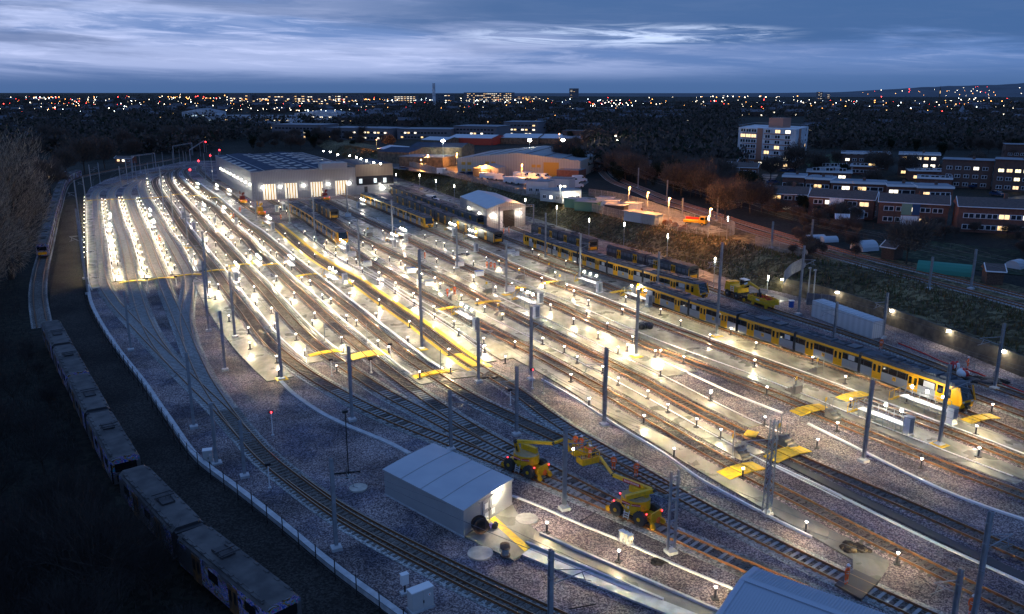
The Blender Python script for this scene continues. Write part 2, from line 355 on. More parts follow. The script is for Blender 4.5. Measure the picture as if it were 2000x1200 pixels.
# ================================================================ LAND
TOE=[(600,289),(700,318),(775,347),(830,365),(900,390),(1030,420),(1130,455),(1230,485),(1330,515),(1400,540),(1480,562),(1530,572),(1600,588),(1650,603),(1750,640),(1875,688),(2000,738),(2150,800)]
TOEW=[G(x,y) for x,y in TOE]
TOEW=[TOEW[0]+(TOEW[0]-TOEW[1])*6]+TOEW+[TOEW[-1]+(TOEW[-1]-TOEW[-2])*6]
WALLX=G(1530,572).y    # south of this line the bank is held by a wall
UP=4.5
def sdist(x,y):
    """signed distance to the bank's toe, positive on the railway side"""
    best=1e9;sg=1
    for a,b in zip(TOEW,TOEW[1:]):
        dx,dy=b.x-a.x,b.y-a.y; t=max(0,min(1,((x-a.x)*dx+(y-a.y)*dy)/(dx*dx+dy*dy)))
        ex,ey=x-a.x-t*dx,y-a.y-t*dy; d=ex*ex+ey*ey
        if d<best: best=d; sg=1 if (dx*(y-a.y)-dy*(x-a.x))>0 else -1
    return sg*math.sqrt(best)
def sst(a,b,x):
    t=max(0,min(1,(x-a)/(b-a))); return t*t*(3-2*t)
def hterr(x,y):
    z=0.
    if y<700 and x>-90:
        d=sdist(x,y)
        z=UP if d>19 else (-1.5 if d>0 else 0.)
    far=8*sst(430,760,y)+1*sst(900,1500,y)-34*sst(1500,3600,y)+8*sst(850,1600,y)*sst(-80,-650,x)
    if x<-60: far=max(far,6*sst(175,330,-x-0.12*y)) 
    z=(far if y>760 else max(z,far)) if z>-1 else z
    return z
def rampvals(a,b,fine,coarse,lo,hi):
    v=[];x=a
    while x<b:
        v.append(x)
        if lo<=x<=hi: x+=fine
        else: x+=min(coarse,fine+.12*(lo-x if x<lo else x-hi))
    v.append(b); return v
mb=MB(); xs=sorted(set([-v for v in rampvals(-140,6000,4,260,-140,150)][::1]+[])) 
xs=rampvals(-60,9000,3.5,300,-60,150); xl=[-60-(v) for v in rampvals(0,7000,8,300,0,160)][1:][::-1]; xs=xl+xs
ys=rampvals(20,9000,3.5,300,20,440)
vs=[(x,y,hterr(x,y)-.06) for y in ys for x in xs]; nx=len(xs)
mb.add(vs,[(j*nx+i,j*nx+i+1,(j+1)*nx+i+1,(j+1)*nx+i) for j in range(len(ys)-1) for i in range(nx-1)],0,True)
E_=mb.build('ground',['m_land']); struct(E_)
# bank between the yard and the main line
BK=Path([tuple(p) for p in TOEW[1:-1]],world=True,smooth=4)
def bank_h(s,d):
    y=BK.at(s).y
    a=2.6+(UP-2.6)*sst(1,9,d); b=-.08+(UP+.1)*sst(-.5,9.5,d); t=sst(WALLX,WALLX+9,y)
    return a+(b-a)*t
mb=MB(); offs=[-5,0,.5,1.2,2,3,4,5,6.2,7.6,9,11,14,20,26]; n=int(BK.L/2.2); rr=random.Random(3); vs=[]
for i in range(n+1):
    s=BK.L*i/n; p=BK.at(s); r=BK.nrm(s)
    for d in offs:
        q=p+r*d; vs.append((q.x,q.y,(bank_h(s,d) if d>0 else -.03)+(rr.uniform(-.16,.16) if 1<d<14 else 0)))
k=len(offs); mb.add(vs,[(i*k+j,i*k+j+1,(i+1)*k+j+1,(i+1)*k+j) for i in range(n) for j in range(k-1)],0,True)
struct(mb.build('embankment',['m_scrub']))
# distant ridges
def ridge(name,dist,pts,mt,depth=900):
    mb=MB(); n=len(pts); A=[];B=[];Cc=[]
    for px,py in pts:
        x=(px-1000)/CF*dist*1.03; k=(176-py)/CF*dist+CH
        A.append((x,dist-depth,-60)); B.append((x,dist,k)); Cc.append((x,dist+depth,0))
    mb.add(A+B+Cc,[(i,i+1,n+i+1,n+i) for i in range(n-1)]+[(n+i,n+i+1,2*n+i+1,2*n+i) for i in range(n-1)],0,True)
    o=mb.build(name,[mt]); struct(o); return o
mat('m_hill_haze',(.07,.085,.11),.95,col2=(.10,.12,.15),nscale=.004)  # pale bluish distance haze is put into the hill colour
def rpts(base,amp,seed):
    r=random.Random(seed); out=[]
    for a,b in zip(base,base[1:]):
        n=max(1,int((b[0]-a[0])/12))
        for i in range(n): out.append((a[0]+(b[0]-a[0])*i/n,a[1]+(b[1]-a[1])*i/n+r.uniform(-amp,amp)))
    out.append(base[-1]); return out
ridge('hills',8600,rpts([(1050,188),(1200,186),(1350,183),(1500,182),(1620,180),(1700,174),(1800,169),(1900,166),(2010,160),(2200,155)],.7,1),'m_hill_haze',1500)
ridge('hills',8950,rpts([(-100,186),(200,187),(400,186),(700,187),(1000,187),(1300,183)],.6,2),'m_hill_haze',1200)
# ---------------------------------------------------------------- yard surface
YARD=[(163,388),(172,560),(177,590),(190,620),(210,654),(238,695),(262,725),(287,757),(312,795),(337,830),(355,858),(375,887),(392,907),(424,929),(475,967),(512,996),(550,1026),(600,1067),(650,1111),(687,1139),(725,1166),(765,1194),(850,1258),(1030,1400),(2600,1400),(2300,860),(2000,738),(1875,688),(1750,640),(1650,603),(1530,572),(1480,562),(1330,515),(1130,455),(900,390),(775,347),(640,300),(480,288),(420,285),(396,306),(330,322),(255,336),(205,352),(175,368)]
mb=MB(); yw=[G(*p) for p in YARD]
bm=bmesh.new(); vv_=[bm.verts.new(p) for p in yw]; bm.faces.new(vv_); bmesh.ops.triangulate(bm,faces=bm.faces[:]); bm.normal_update()
for f in bm.faces:
    if f.normal.z<0: f.normal_flip()
me=bpy.data.meshes.new('yard_ballast'); bm.to_mesh(me); bm.free(); me.materials.append(MT['m_ballast']); o=bpy.data.objects.new('yard_ballast',me); COL.objects.link(o); struct(o)
def sheet(name,pts,z,mt,th=None,zg=0.):
    w=[G(x,y,zg) for x,y in pts]
    mb=MB(); 
    if th: mb.prism([(p.x,p.y) for p in w],z-th,z); o=mb.build(name,[mt])
    else:
        o=mb.prism([(p.x,p.y) for p in w],z-.05,z).build(name,[mt])
    return struct(o)
# ================================================================ TRACKS (centre lines, photo pixels, far to near)
T={}
T['L1']=[(331,330),(287,341),(262,350),(237,356),(218,362),(202,367),(192,372.5),(186,380),(185.6,393.8),(187.5,430),(191,465),(194.5,500),(197.5,535),(202,556),(214.5,577.5),(240,609),(256,625.5),(281,652),(307,679),(331,703),(354,726),(377,749),(402,773),(428,797),(458,829),(487,862)]
T['L2']=[(287,342),(262,351),(243,359),(229,365),(220,373),(217,384),(219,391),(224,411),(231,440),(238,458),(245.5,488),(253,523),(260,552),(268,578),(275.5,604.5),(285,630),(302.5,664),(318,686),(336,708),(356,729)]
T['L3']=[(335,333),(300,338),(285,346),(273,352),(262,360),(252.5,367.5),(247.5,377),(249,386),(254,394),(260,411),(272,441),(277,450),(286,471),(296,496),(306,524),(315.7,544.8),(327,574.5),(335,592),(347,620),(360,650),(372,680),(384,708),(400,742),(418,771),(440,802),(462,832),(487,862)]
T['L4']=[(335,333),(310,338),(290,345),(278,352),(275,361),(278,374),(284,389),(300.6,417.5),(318,451),(331,470),(344,493.5),(359,520),(366,533),(369.5,545),(370,558),(367,580),(363,603),(361,622),(364,645),(372,680)]
T['M']=[(440,802),(462,832),(487,862),(510,888),(532,908),(560,930),(602,962),(656,1002),(725,1042),(806,1085),(885,1124),(962,1163),(1050,1203),(1150,1250),(1250,1300)]
T['M2']=[(575,936),(602,957),(656,994),(725,1033),(806,1075),(885,1114),(962,1152),(1050,1192),(1150,1238),(1250,1285)]
T['T5']=[(335,332),(325,338),(314,344),(304,350),(302,358),(305,367.5),(313,381),(330.6,405),(355,442.5),(364,455),(382.5,479),(397,499),(410,516),(421.5,531.5),(435,552.5),(455,579),(468,596),(485,617),(510,652),(535,680),(567,706.5),(606,735.5),(656,765),(706,793.5),(766,821),(829,846),(886,868.5),(925,884),(975,904),(1025,923),(1070,941),(1110,959),(1170,985),(1247,1016),(1310,1045),(1392,1081),(1480,1119),(1575,1159),(1680,1204),(1800,1255)]
T['T6']=[(352,329),(338,332),(329,338),(327.5,346),(330,356),(336,367),(347,382),(367,405),(390,430),(408,452),(423,465),(445,490),(470.5,518.5),(497,547),(522,575),(550,608),(578,639),(603,663),(632,687.5),(657,707),(678,721),(706,739),(735,758.5),(765,777),(800,795),(845,818),(887,842),(930,866),(975,889),(1012,907),(1045,923),(1075,939)]
T['T7']=[(352,329),(345,335),(343,342),(352,352),(366,368),(382,384),(417.5,405)][:3]+[(348,351),(357,360),(373,375),(384,386),(414,405),(439,430),(464,455),(480,468),(498,489),(528,519),(556,546),(584,571),(618,603),(648,631.5),(677,656.5),(705,681),(733,705.5),(762.5,729),(800,757.5),(837,782),(875,809),(912,833.5),(950,855.5),(987,876),(1025,896),(1075,921),(1125,948),(1180,977),(1240,1006),(1300,1038)]
T['T8']=[(370,329),(362,334),(363,341),(373,352),(394,370),(418,387),(444,410),(484,443),(497,451),(518.5,469),(543,488.5),(570,512),(602.5,538.5),(633,562.5),(666,592),(684,604),(712,629),(740,652),(771,676.5),(798,699),(836,726.5),(887,758.5),(930,785),(1000,817),(1046,839),(1095,861),(1140,882),(1190,906),(1250,935),(1312,963)]
T['TY']=[(390,325),(388,332),(395,339),(412,354),(437,371),(462,389),(487,407),(512,423),(534,437),(551,450),(589,483),(625,510),(661,532),(690,546),(737,580),(780,610),(830.5,645),(880,683),(922,714),(955,732),(1005,762),(1052,800),(1100,835),(1160,870),(1225,907),(1270,934),(1312,960),(1355,985),(1405,1012),(1450,1036),(1500,1060),(1590,1106),(1642,1130),(1700,1156),(1775,1192),(1850,1227),(1950,1270)]
T['T9']=[(526,391),(540,399),(565,412),(600,432),(640,460),(672,481),(692,494),(730,519),(767.5,542.5),(800,562),(842,585),(900,616),(955,645),(1000,669),(1037,687),(1085,713),(1140,744),(1190,772),(1262,814),(1325,852),(1380,884),(1425,909),(1462,930),(1515,957),(1577,987),(1648,1026),(1692,1050),(1725,1067),(1800,1103),(1875,1140),(1950,1177),(2050,1226),(2150,1275)]
T['T10']=[(567,388),(590,398),(620,413),(658,435),(685,454),(712,469),(745,486),(775,500),(800,512),(850,538),(900,564),(955,593),(1012,622),(1062,647),(1112,673),(1137,686),(1190,713),(1250,743),(1287,763),(1375,811),(1450,848),(1525,883),(1590,912),(1640,934),(1695,956),(1800,1001),(1900,1046),(2000,1089),(2100,1132)]
T['T11']=[(617,383),(652,400),(674,411),(712,429),(754,449),(800,471),(857,499),(920,528),(975,552),(1017,569),(1070,590),(1137,621),(1200,650),(1237,667),(1312,688),(1350,703)][:13]+[(1250,672),(1312,696),(1400,728),(1475,758),(1550,788),(1600,810),(1650,832),(1695,850),(1775,882),(1850,914),(1925,943),(2000,970),(2100,1010)]
T['T12']=[(666,380),(700,392),(750,412),(800,433),(833,447),(865,461),(895,474),(925,487),(960,502),(1000,521),(1065,548),(1137,574),(1200,600),(1275,630),(1342,655),(1412,682),(1500,714),(1600,750),(1687,784),(1787,822),(1875,854),(1950,884),(2000,903),(2100,945)]
T['T13']=[(735,384),(757,392),(790,404),(830,421),(870,439),(925,462),(972,480),(1037,503),(1112,531),(1175,556),(1230,578),(1285,597),(1342,618),(1400,638),(1500,672),(1590,701),(1650,722),(1775,767),(1887,808),(1937,829),(2000,856),(2100,895)]
T['T14']=[(770,382),(820,402),(880,425),(940,447),(985,465),(1030,482),(1100,507),(1200,541),(1300,570),(1380,592),(1475,622),(1550,647),(1650,681),(1750,719),(1830,748),(1902,776),(2000,812),(2100,850)]
T['T15']=[(965,431),(990,441),(1020,453),(1100,479),(1200,509),(1300,538),(1385,564),(1430,580),(1500,605),(1560,625),(1650,652),(1750,687),(1850,725),(2000,778),(2100,815)]
T['X1']=[(83,640),(76,600),(74,570),(79,530),(88,495),(96,463),(104,431),(113,402),(121,376),(132,358),(150,349),(190,339),(240,329),(290,320),(330,313),(380,302),(400,290)][::-1]
T['U1']=[(1212,290),(1196,300),(1178,314),(1172,326),(1180,342),(1200,357),(1240,372),(1290,394),(1350,412),(1425,438),(1525,470),(1625,500),(1750,535),(1850,560),(2000,600),(2120,632)]
T['U2']=[(1214,291),(1206,302),(1196,315),(1192,327),(1198,341),(1220,355),(1258,370),(1305,389),(1365,408),(1440,432),(1540,462),(1640,490),(1765,523),(1862,546),(2010,583),(2120,610)]
TI=dict(
 L1='outermost of the four bright left-hand tracks, beside the white kerb and leaning masts',
 L2='second rusty track from the left-hand boundary, between two rows of bollards',
 L3='third rusty track from the left-hand boundary, crossing the near yellow board walk',
 L4='fourth rusty track from the left, kinking sideways below the yellow boards',
 M='dark single track sweeping down behind the grey block building towards the bottom edge',
 M2='extra switch rails inside the dark track behind the grey block building',
 T5='long rusty track running past both cherry pickers',
 T6='rusty track under the narrow yellow boards, merging before the first cherry picker',
 T7='rusty track crossed by the widest yellow foot boards beside the dark mast',
 T8='rusty track with a broad white trough along its right side, left of the grey apron',
 TY='track edged with two continuous yellow safety strips',
 T9='track of the yellow and grey train nearest the big workshop doors',
 T10='track of the short dark railcar below the second workshop door',
 T11='empty wet-looking track with the red rail machine by the third workshop door',
 T12='track left of the lit maintenance platforms, carrying the middle yellow train',
 T13='track of the longest yellow and grey train in front',
 T14='track of the yellow train standing behind the longest one',
 T15='track leading to the grey wash shed, carrying dark railcars and the tipper wagon',
 X1='abandoned curved siding with graffiti-covered railcars on the left',
 U1='nearer of the two main line tracks on top of the bank', U2='farther of the two main line tracks on top of the bank')
TR={}
PALE={'M':.02}
for i,(k,pts) in enumerate(T.items()):
    z0=UP if k in('U1','U2') else 0.
    P=Path(pts,z0,smooth=6 if k[0] in 'TL' else 3); TR[k]=P
    eps=.0021*i
    root=thing('railway_track',TI[k],'railway track',P.at(P.L/2),group='rusty sidings and main lines')
    C0=P.at(P.L/2)
    pts_=[p-C0 for p in P.P]
    if k!='M2':
        mb=MB(); profile_run(mb,pts_,0,3.1,-.03,.035+eps,0); b=mb.build('ballast_bed',['m_bed' if k not in('T9','T10','T11','T12','T13') else 'm_ballast'],root)
        mb=MB(); d=.3; 
        while d<P.L:
            p=P.at(d)-C0; v=P.dir(d); dark=k in('L1','L2','L3','L4','T5','T6','T7','T8')
            pale=k[0]=='L' or (k in('T5','T6','T7') and 62<P.at(d).y<98 and random.random()<.8) or (k=='TY' and P.at(d).y<G(1225,907).y+12) or (k in('T5','T7','T6') and P.at(d).y<82 and random.random()<.5)
            mb.box((p.x,p.y,p.z+.045),(2.5,.26,.10+eps),rz=math.atan2(v.x,-v.y)+0,m=1 if pale else 0); d+=.66
        o=mb.build('sleeper',['m_sleeper','m_sleeper_pale'],root); o['kind']='stuff'
    if k[0]=='T' or k=='M': mb=MB(); profile_run(mb,pts_,0,1.25,.0,.039+eps); mb.build('oily_ballast',['m_bed_oily'],root)
    for sgn in (-1,1):
        mb=MB(); profile_run(mb,pts_,sgn*.753,.085,.05,.235+eps,0,1); profile_run(mb,pts_,sgn*.753,.17,.05,.12+eps,0)
        mb.build('rail',['m_rail','m_railtop'],root)
# ================================================================ PAVED LANES
def lane(a,b,ya,yb,spans,name='path',z=.13,mt='m_concrete',th=.12):
    """slabs between tracks a and b; spans in metres from a's centre (negative: from b's centre)"""
    A,B=TR[a],TR[b]; s0,s1=sorted((A.srow(ya),A.srow(yb))); n=max(3,int((s1-s0)/2.5)); out=[]
    pr=[]
    for i in range(n+1):
        s=s0+(s1-s0)*i/n; p=A.at(s); q=B.at(B.near(p)); pr.append((p,q))
    # perpendicular direction smoothed
    for u,v in spans:
        Lp=[];Rp=[]
        for i,(p,q) in enumerate(pr):
            s=s0+(s1-s0)*i/n; r=A.nrm(s); g=max((q-p).dot(r),.5)
            def X(t): return p+r*(t if t>=0 else g+t)
            l,rr=X(u),X(v)
            if (rr-l).dot(r)<.25: 
                if len(Lp)>1: 
                    mb=MB(); ribbon(mb,Lp,Rp,z,0,th); struct(mb.build(name,[mt]))
                Lp=[];Rp=[]; continue
            Lp.append(l);Rp.append(rr)
        if len(Lp)>1:
            mb=MB(); ribbon(mb,Lp,Rp,z,0,th); struct(mb.build(name,[mt]))
    return pr
Z=[.13,.133]
lane('L1','L2',392,553,[(1.45,-1.45)]); lane('L2','L3',391,548,[(1.45,-1.45)]); lane('L3','L4',385,541,[(1.45,-1.45)],z=.133)
lane('L4','T5',350,534,[(1.45,-1.45)]); lane('T5','T6',350,716,[(1.45,-1.45)]); lane('T6','T7',345,697,[(1.45,-1.45)])
lane('T7','T8',345,757,[(1.45,-1.45)]); lane('T8','TY',352,733,[(2.2,-1.25)]); lane('TY','T9',440,715,[(1.25,3.6),(4.3,-1.6)])
lane('T9','T10',396,905,[(1.7,'m')] if 0 else [(1.7,3.2),(3.75,-1.7)]); lane('T10','T11',400,845,[(1.7,3.3)]); lane('T10','T11',400,745,[(3.9,-1.7)])
lane('T11','T12',392,960,[(1.7,3.0),(3.5,-1.7)]); lane('T12','T13',395,905,[(1.7,-1.7)])
lane('T13','T14',440,600,[(1.8,-1.8)])
struct(MB().prism([tuple(G(*p)[:2]) for p in [(166,392),(180,391),(183,430),(189,500),(193,548),(197,563),(178,566),(168,500)]],0,.13).build('path',['m_concrete']))
# strip left of T5 and along its outer edge
def strip(name,pts,wd,z,mt,off=0,th=.12,kind=True):
    P=Path(pts,0,smooth=3); mb=MB(); profile_run(mb,P.P,off,wd,z-th,z); o=mb.build(name,[mt]); struct(o); return P
strip('path',[(395,545),(412,580),(437,620),(470,665),(505,703),(548,742)],3.6,.13,'m_concrete')
strip('path',[(945,657),(1000,690),(1060,722),(1112,752),(1200,808),(1300,868),(1400,928),(1500,985),(1600,1040),(1660,1075),(1722,1108)],2.3,.12,'m_conc_dark')
sheet('path',[(905,720),(965,720),(940,735),(880,742),(858,748),(880,728)],.128,'m_concrete',.12)
# path by the grey block building, and its ramp
sheet('path',[(905,1050),(1001,987),(1010,1005),(1048,1040),(1030,1080),(1003,1098)],.14,'m_concrete',.13)
sheet('path',[(1028,1042),(1062,1040),(1200,1103),(1420,1200),(1500,1240),(1420,1240),(1190,1130),(1030,1064)],.11,'m_conc_dark',.1)
P_=Path([(1028,1080),(1100,1110),(1250,1170),(1400,1230)],0); mb=MB(); profile_run(mb,P_.P,0,1.3,.02,.16); struct(mb.build('path',['m_kerb']))
for k,pts in enumerate([[(1055,1046),(1130,1080),(1250,1131),(1420,1205)],[(1028,1064),(1120,1102),(1295,1176)]]):
    P_=Path(pts,0); mb=MB(); profile_run(mb,P_.P,0,.22,.0,.3); tag(mb.build('kerb',['m_kerb']),['pale concrete kerb on the upper edge of the wet ramp by the grey block','pale concrete kerb between the wet ramp and the slab walkway'][k],'kerb')
sheet('path',[(1665,1085),(1737,1105),(1716,1138),(1666,1118)],.125,'m_concrete',.12)
sheet('road',[(1630,1146),(1668,1117),(1716,1140),(1682,1176)],.245,'m_dark',.2)
# dark rubber walkway
P_=Path([(1527,900),(1600,938),(1700,986),(1800,1036),(1900,1084),(2010,1135)],0); mb=MB(); profile_run(mb,P_.P,0,1.1,0,.14); tag(mb.build('walkway_mat',['m_dark']),'long black rubber walkway strip between two right-hand tracks','walkway')
# service road behind the sheds, dirt lane beside the left siding
P_=Path([(775,356),(830,374),(900,398),(1030,428),(1130,463),(1230,493),(1330,523),(1400,546),(1470,570),(1530,590)],0); mb=MB(); profile_run(mb,P_.P,0,4.6,-.05,.07); struct(mb.build('road',['m_conc_dark']))
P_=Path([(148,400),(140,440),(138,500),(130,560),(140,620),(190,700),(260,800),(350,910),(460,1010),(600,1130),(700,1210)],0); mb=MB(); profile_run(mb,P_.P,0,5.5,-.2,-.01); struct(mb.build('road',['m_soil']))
# ---------------------------------------------------------------- white trunking and troughs beside the lanes
def trough(pts,wd,h,label,mt='m_white',zg=0.,z0=.0):
    P=Path(pts,zg,smooth=1); mb=MB(); profile_run(mb,P.P,0,wd,z0,h); return tag(mb.build('cable_trough',[mt]),label,'cable trough')
def tr_off(k,ya,yb,off,wd,h,label,mt='m_white'):
    P=TR[k]; s0,s1=sorted((P.srow(ya),P.srow(yb))); n=int((s1-s0)/2)+2; pts=[P.off(s0+(s1-s0)*i/n,off) for i in range(n+1)]
    mb=MB(); profile_run(mb,pts,0,wd,.12,h); return tag(mb.build('cable_trough',[mt]),label,'cable trough')
tr_off('L1',395,553,2.1,.25,.26,'white cable trough right of the outermost left track'); tr_off('L1',395,566,-2.4,.12,.22,'thin white conduit left of the outermost left track')
tr_off('L2',391,547,2.1,.3,.26,'white cable trough right of the second left track'); tr_off('L3',391,540,2.1,.3,.26,'white cable trough right of the third left track')
tr_off('L4',391,534,2.1,.3,.26,'white cable trough right of the fourth left track'); tr_off('T5',352,708,2.0,.3,.26,'white cable trough right of the long track past the cherry pickers')
tr_off('T6',350,692,2.0,.3,.26,'white cable trough ending at the narrow yellow foot crossing'); tr_off('T7',352,740,2.0,.3,.26,'white cable trough beside the widest yellow foot boards')
tr_off('T8',360,728,1.9,.45,.28,'broad white trough along the grey apron'); 
tr_off('TY',470,695,3.8,.12,.24,'inner white conduit right of the yellow-edged track'); tr_off('TY',462,700,4.6,.12,.24,'outer white conduit right of the yellow-edged track')
tr_off('T9',470,1000,3.45,.13,.2,'white conduit between the first and second right-hand sidings'); tr_off('T10',440,860,3.6,.13,.2,'white conduit between the second and third right-hand sidings')
tr_off('T11',430,950,3.25,.13,.2,'white conduit between the third and fourth right-hand sidings'); tr_off('T12',480,900,1.75,.2,.2,'white conduit along the lit maintenance platforms'); tr_off('T9',470,640,-2.2,.12,.2,'white conduit left of the train by the workshop')
trough([(1058,743),(1115,775),(1200,830),(1300,890),(1370,940),(1440,978),(1500,1010),(1585,1052)],.18,.24,'white conduit along the lower edge of the long wet walkway')
trough([(1283,702),(1345,730),(1420,765),(1480,790),(1528,808)],.3,.16,'pale kerb between the pink ballast and the concrete strip')
trough([(1578,829),(1640,860),(1720,900),(1800,940),(1900,983),(2010,1020)],.3,.18,'white kerb curving past the grey mast base on the right')
trough([(1512,910),(1600,950),(1700,1000),(1800,1050),(1900,1096),(2010,1146)],.16,.18,'white conduit beside the black rubber walkway')
trough([(1000,970),(1060,992),(1130,1025),(1215,1058),(1285,1090),(1330,1110),(1440,1155)],.2,.14,'pale trough across the gravel from the grey block towards the ribbed shed')
trough([(545,742),(570,768),(600,790),(640,815),(700,842),(760,866),(800,888)],.55,.16,'brownish concrete trough curving from the paved lane to the grey block','m_kerb')
# left boundary kerb and fence
FP=Path([(172,560),(177,590),(190,620),(210,654),(238,695),(262,725),(287,757),(312,795),(337,830),(355,858),(375,887),(392,907),(424,929),(475,967),(512,996),(550,1026),(600,1067),(650,1111),(687,1139),(725,1166),(765,1194),(850,1258)],0)
mb=MB(); profile_run(mb,FP.P,0,.55,-.3,.42); tag(mb.build('retaining_kerb',['m_kerb']),'long pale concrete kerb wall on the left edge of the yard','wall')
fr=thing('boundary_fence','dark mesh fence with slim posts below the pale kerb wall','fence',FP.at(0)); C0=FP.at(0)
d=1.
while d<FP.L:
    p=FP.off(d,-.75)-C0; MB().box((p.x,p.y,.75),(.07,.07,2.2)).build('post',['m_black'],fr); d+=2.9
for h in (.4,1.0,1.7):
    mb=MB(); profile_run(mb,[p-C0 for p in FP.P],-.75,.02,h,h+.03); mb.build('wire',['m_dark'],fr)
# ================================================================ YELLOW FOOT CROSSINGS
YC=thing('foot_crossing',None,'foot crossing')
def mk_cross(w,l):
    e=thing('foot_crossing','','foot crossing',group='yellow foot crossings over the rails')
    for x0,x1,z0,z1 in ((-w/2,-.86,.15,.33),(-.66,.66,.33,.33),(.86,w/2,.33,.15)):
        mb=MB(); mb.add([(x0,-l/2,z0),(x1,-l/2,z1),(x1,l/2,z1),(x0,l/2,z0),(x0,-l/2,z0-.08),(x1,-l/2,z1-.08),(x1,l/2,z1-.08),(x0,l/2,z0-.08)],[(0,1,2,3),(4,7,6,5),(0,4,5,1),(1,5,6,2),(2,6,7,3),(3,7,4,0)])
        mb.build('panel',['m_yellow'],e)
    return e
def crossing(k,py,w,l,label,off=0.):
    P=TR[k]; s=P.srow(py); v=P.dir(s); p=P.off(s,off); e=mk_cross(w,l); e.location=(p.x,p.y,0); e.rotation_euler=(0,0,math.atan2(v.x,-v.y)+0); e['label']=label; return e
bpy.data.objects.remove(YC)
for a in [('L1',392.5,5.4,1.0,'thin yellow boards over the outermost left track by the dark curve'),('L2',391,5.6,1.0,'thin yellow boards over the second left track by the dark curve'),('L3',391,5.6,1.0,'thin yellow boards over the third left track by the dark curve'),('L4',389,5.6,1.0,'thin yellow boards over the fourth left track by the dark curve'),
 ('T5',386.5,5.6,1.0,'thin yellow boards, last of the long far row'),('T6',381,5.4,1.0,'far yellow boards just above the long yellow row'),('T7',384,5.,1.0,'short far yellow boards near the white machines'),('T8',388,5.4,1.0,'far yellow boards left of the red rail machines'),
 ('L2',552,5.0,1.1,'leftmost bright yellow boards at the edge of the dark ballast'),('L3',545,5.0,1.1,'second bright yellow boards at the edge of the dark ballast'),('L4',538.5,5.0,1.1,'third bright yellow boards, beside the tall mast pair'),('T5',531,5.0,1.1,'bright yellow boards right of the tall mast pair'),
 ('T6',519,5.2,1.1,'yellow boards left of the small lit platform'),('T7',518.5,5.,1.1,'yellow boards right of the small lit platform'),('T8',539,5.0,1.1,'yellow boards beside the broad white trough'),
 ('T6',691,5.0,1.2,'narrow yellow boards near the two short masts'),('T7',694,5.6,2.6,'widest yellow boards, beside the dark mast'),('T8',734,5.4,1.3,'yellow boards at the corner of the grey apron'),
 ('T9',604,4.8,1.2,'yellow boards below the two workers standing in the right-hand sidings'),('T10',593,4.8,1.2,'yellow boards right of the stone buffer steps'),('T11',566,4.0,1.1,'yellow boards by the white cooler unit at the mast foot'),
 ('T12',552,4.8,1.1,'yellow boards left of the lit platform of three lamps'),('T13',572,4.6,1.1,'yellow boards at the buffer end of the longest train'),
 ('T9',918,4.8,1.9,'large yellow boards left of the big lattice mast'),('T10',889,5.2,1.9,'large yellow boards right of the big lattice mast'),('T11',802,4.8,1.8,'yellow boards between concrete steps and the platform'),('T12',774,4.6,1.7,'yellow boards nearest the front of the longest train flank'),
 ('T13',820,4.6,1.4,'dull yellow boards right of the yellow cab')]: crossing(*a)
p=G(1467,852); tag(MB().box((p.x,p.y,.3),(1.3,1.6,.06),rz=-.5).build('foot_crossing',['m_yellow']),'small single yellow board between rails above the lattice mast','foot crossing','yellow foot crossings over the rails')
# yellow safety strips of the yellow-edged track
P=TR['TY']; s0,s1=P.srow(438),P.srow(722)
for sg,nm in ((-1,'left'),(1,'right')):
    pts=[P.off(s0+(s1-s0)*i/80,sg*1.55) for i in range(81)]; mb=MB(); profile_run(mb,pts,0,.62 if sg<0 else .8,.10,.139+.003*(sg>0)); tag(mb.build('safety_strip',['m_yellow']),'long yellow safety strip on the %s of the yellow-edged track'%nm,'safety strip')
s=P.srow(708); v=P.dir(s); p=P.at(s); tag(MB().box((p.x,p.y,.27),(1.25,6.2,.05),rz=math.atan2(v.x,-v.y)).build('crossing_panel',['m_yellow']),'big yellow panel between the rails at the end of the yellow strips','crossing panel')
# ================================================================ BOLLARD LIGHTS
def mk_bollard(power):
    e=thing('bollard_light','dark bollard with a bright white cap lighting the wet concrete around it','bollard light',group='low bollard lights between the tracks')
    mb=MB(); mb.box((0,0,.04),(.5,.5,.08)); mb.cyl((0,0,.08),(0,0,.84),.085,n=8); mb.build('post',['m_dark'],e)
    mb=MB(); mb.cyl((0,0,.84),(0,0,1.0),.025,n=5,m=1); mb.cyl((0,0,1.0),(0,0,1.1),.12,n=8,m=0); mb.cyl((0,0,1.1),(0,0,1.13),.12,.06,n=8,m=1); mb.build('lamp_head',['m_lamp','m_white'],e)
    batwing(light('lamp','SPOT',(0,0,.985),power,(1,.77,.41),e,radius=.09,spot=174,blend=.1))
    return e
def mk_bollard_far(power):
    mb=MB(); mb.cyl((0,0,0),(0,0,.8),.1,n=6,m=0); mb.cyl((0,0,.8),(0,0,1.0),.03,n=4,m=0); mb.cyl((0,0,1.0),(0,0,1.1),.1,n=6,m=1); o=mb.build('bollard_light',['m_dark','m_lampwarm'])
    tag(o,'dark bollard with a bright white cap lighting the wet concrete around it','bollard light','low bollard lights between the tracks')
    batwing(light('lamp','SPOT',(0,0,.98),power,(1,.77,.41),o,radius=.1,spot=176,blend=.05),-2.15,55.); return o
BP=245.
bn=mk_bollard(BP); bf=mk_bollard_far(BP*.23); first=[True,True]; NB=0
reg(bn); reg(bf)
def put_bollard(p,zoff=.13):
    global NB
    far=p.y>165
    i=1 if far else 0; src=(bn,bf)[i]
    # post must stand outside the light's own shadow cone: the lamp hangs just under the cap
    if first[i]: src.location=(p.x,p.y,zoff); first[i]=False
    else: dup(src,(p.x,p.y,zoff),random.uniform(0,6))
    NB+=1
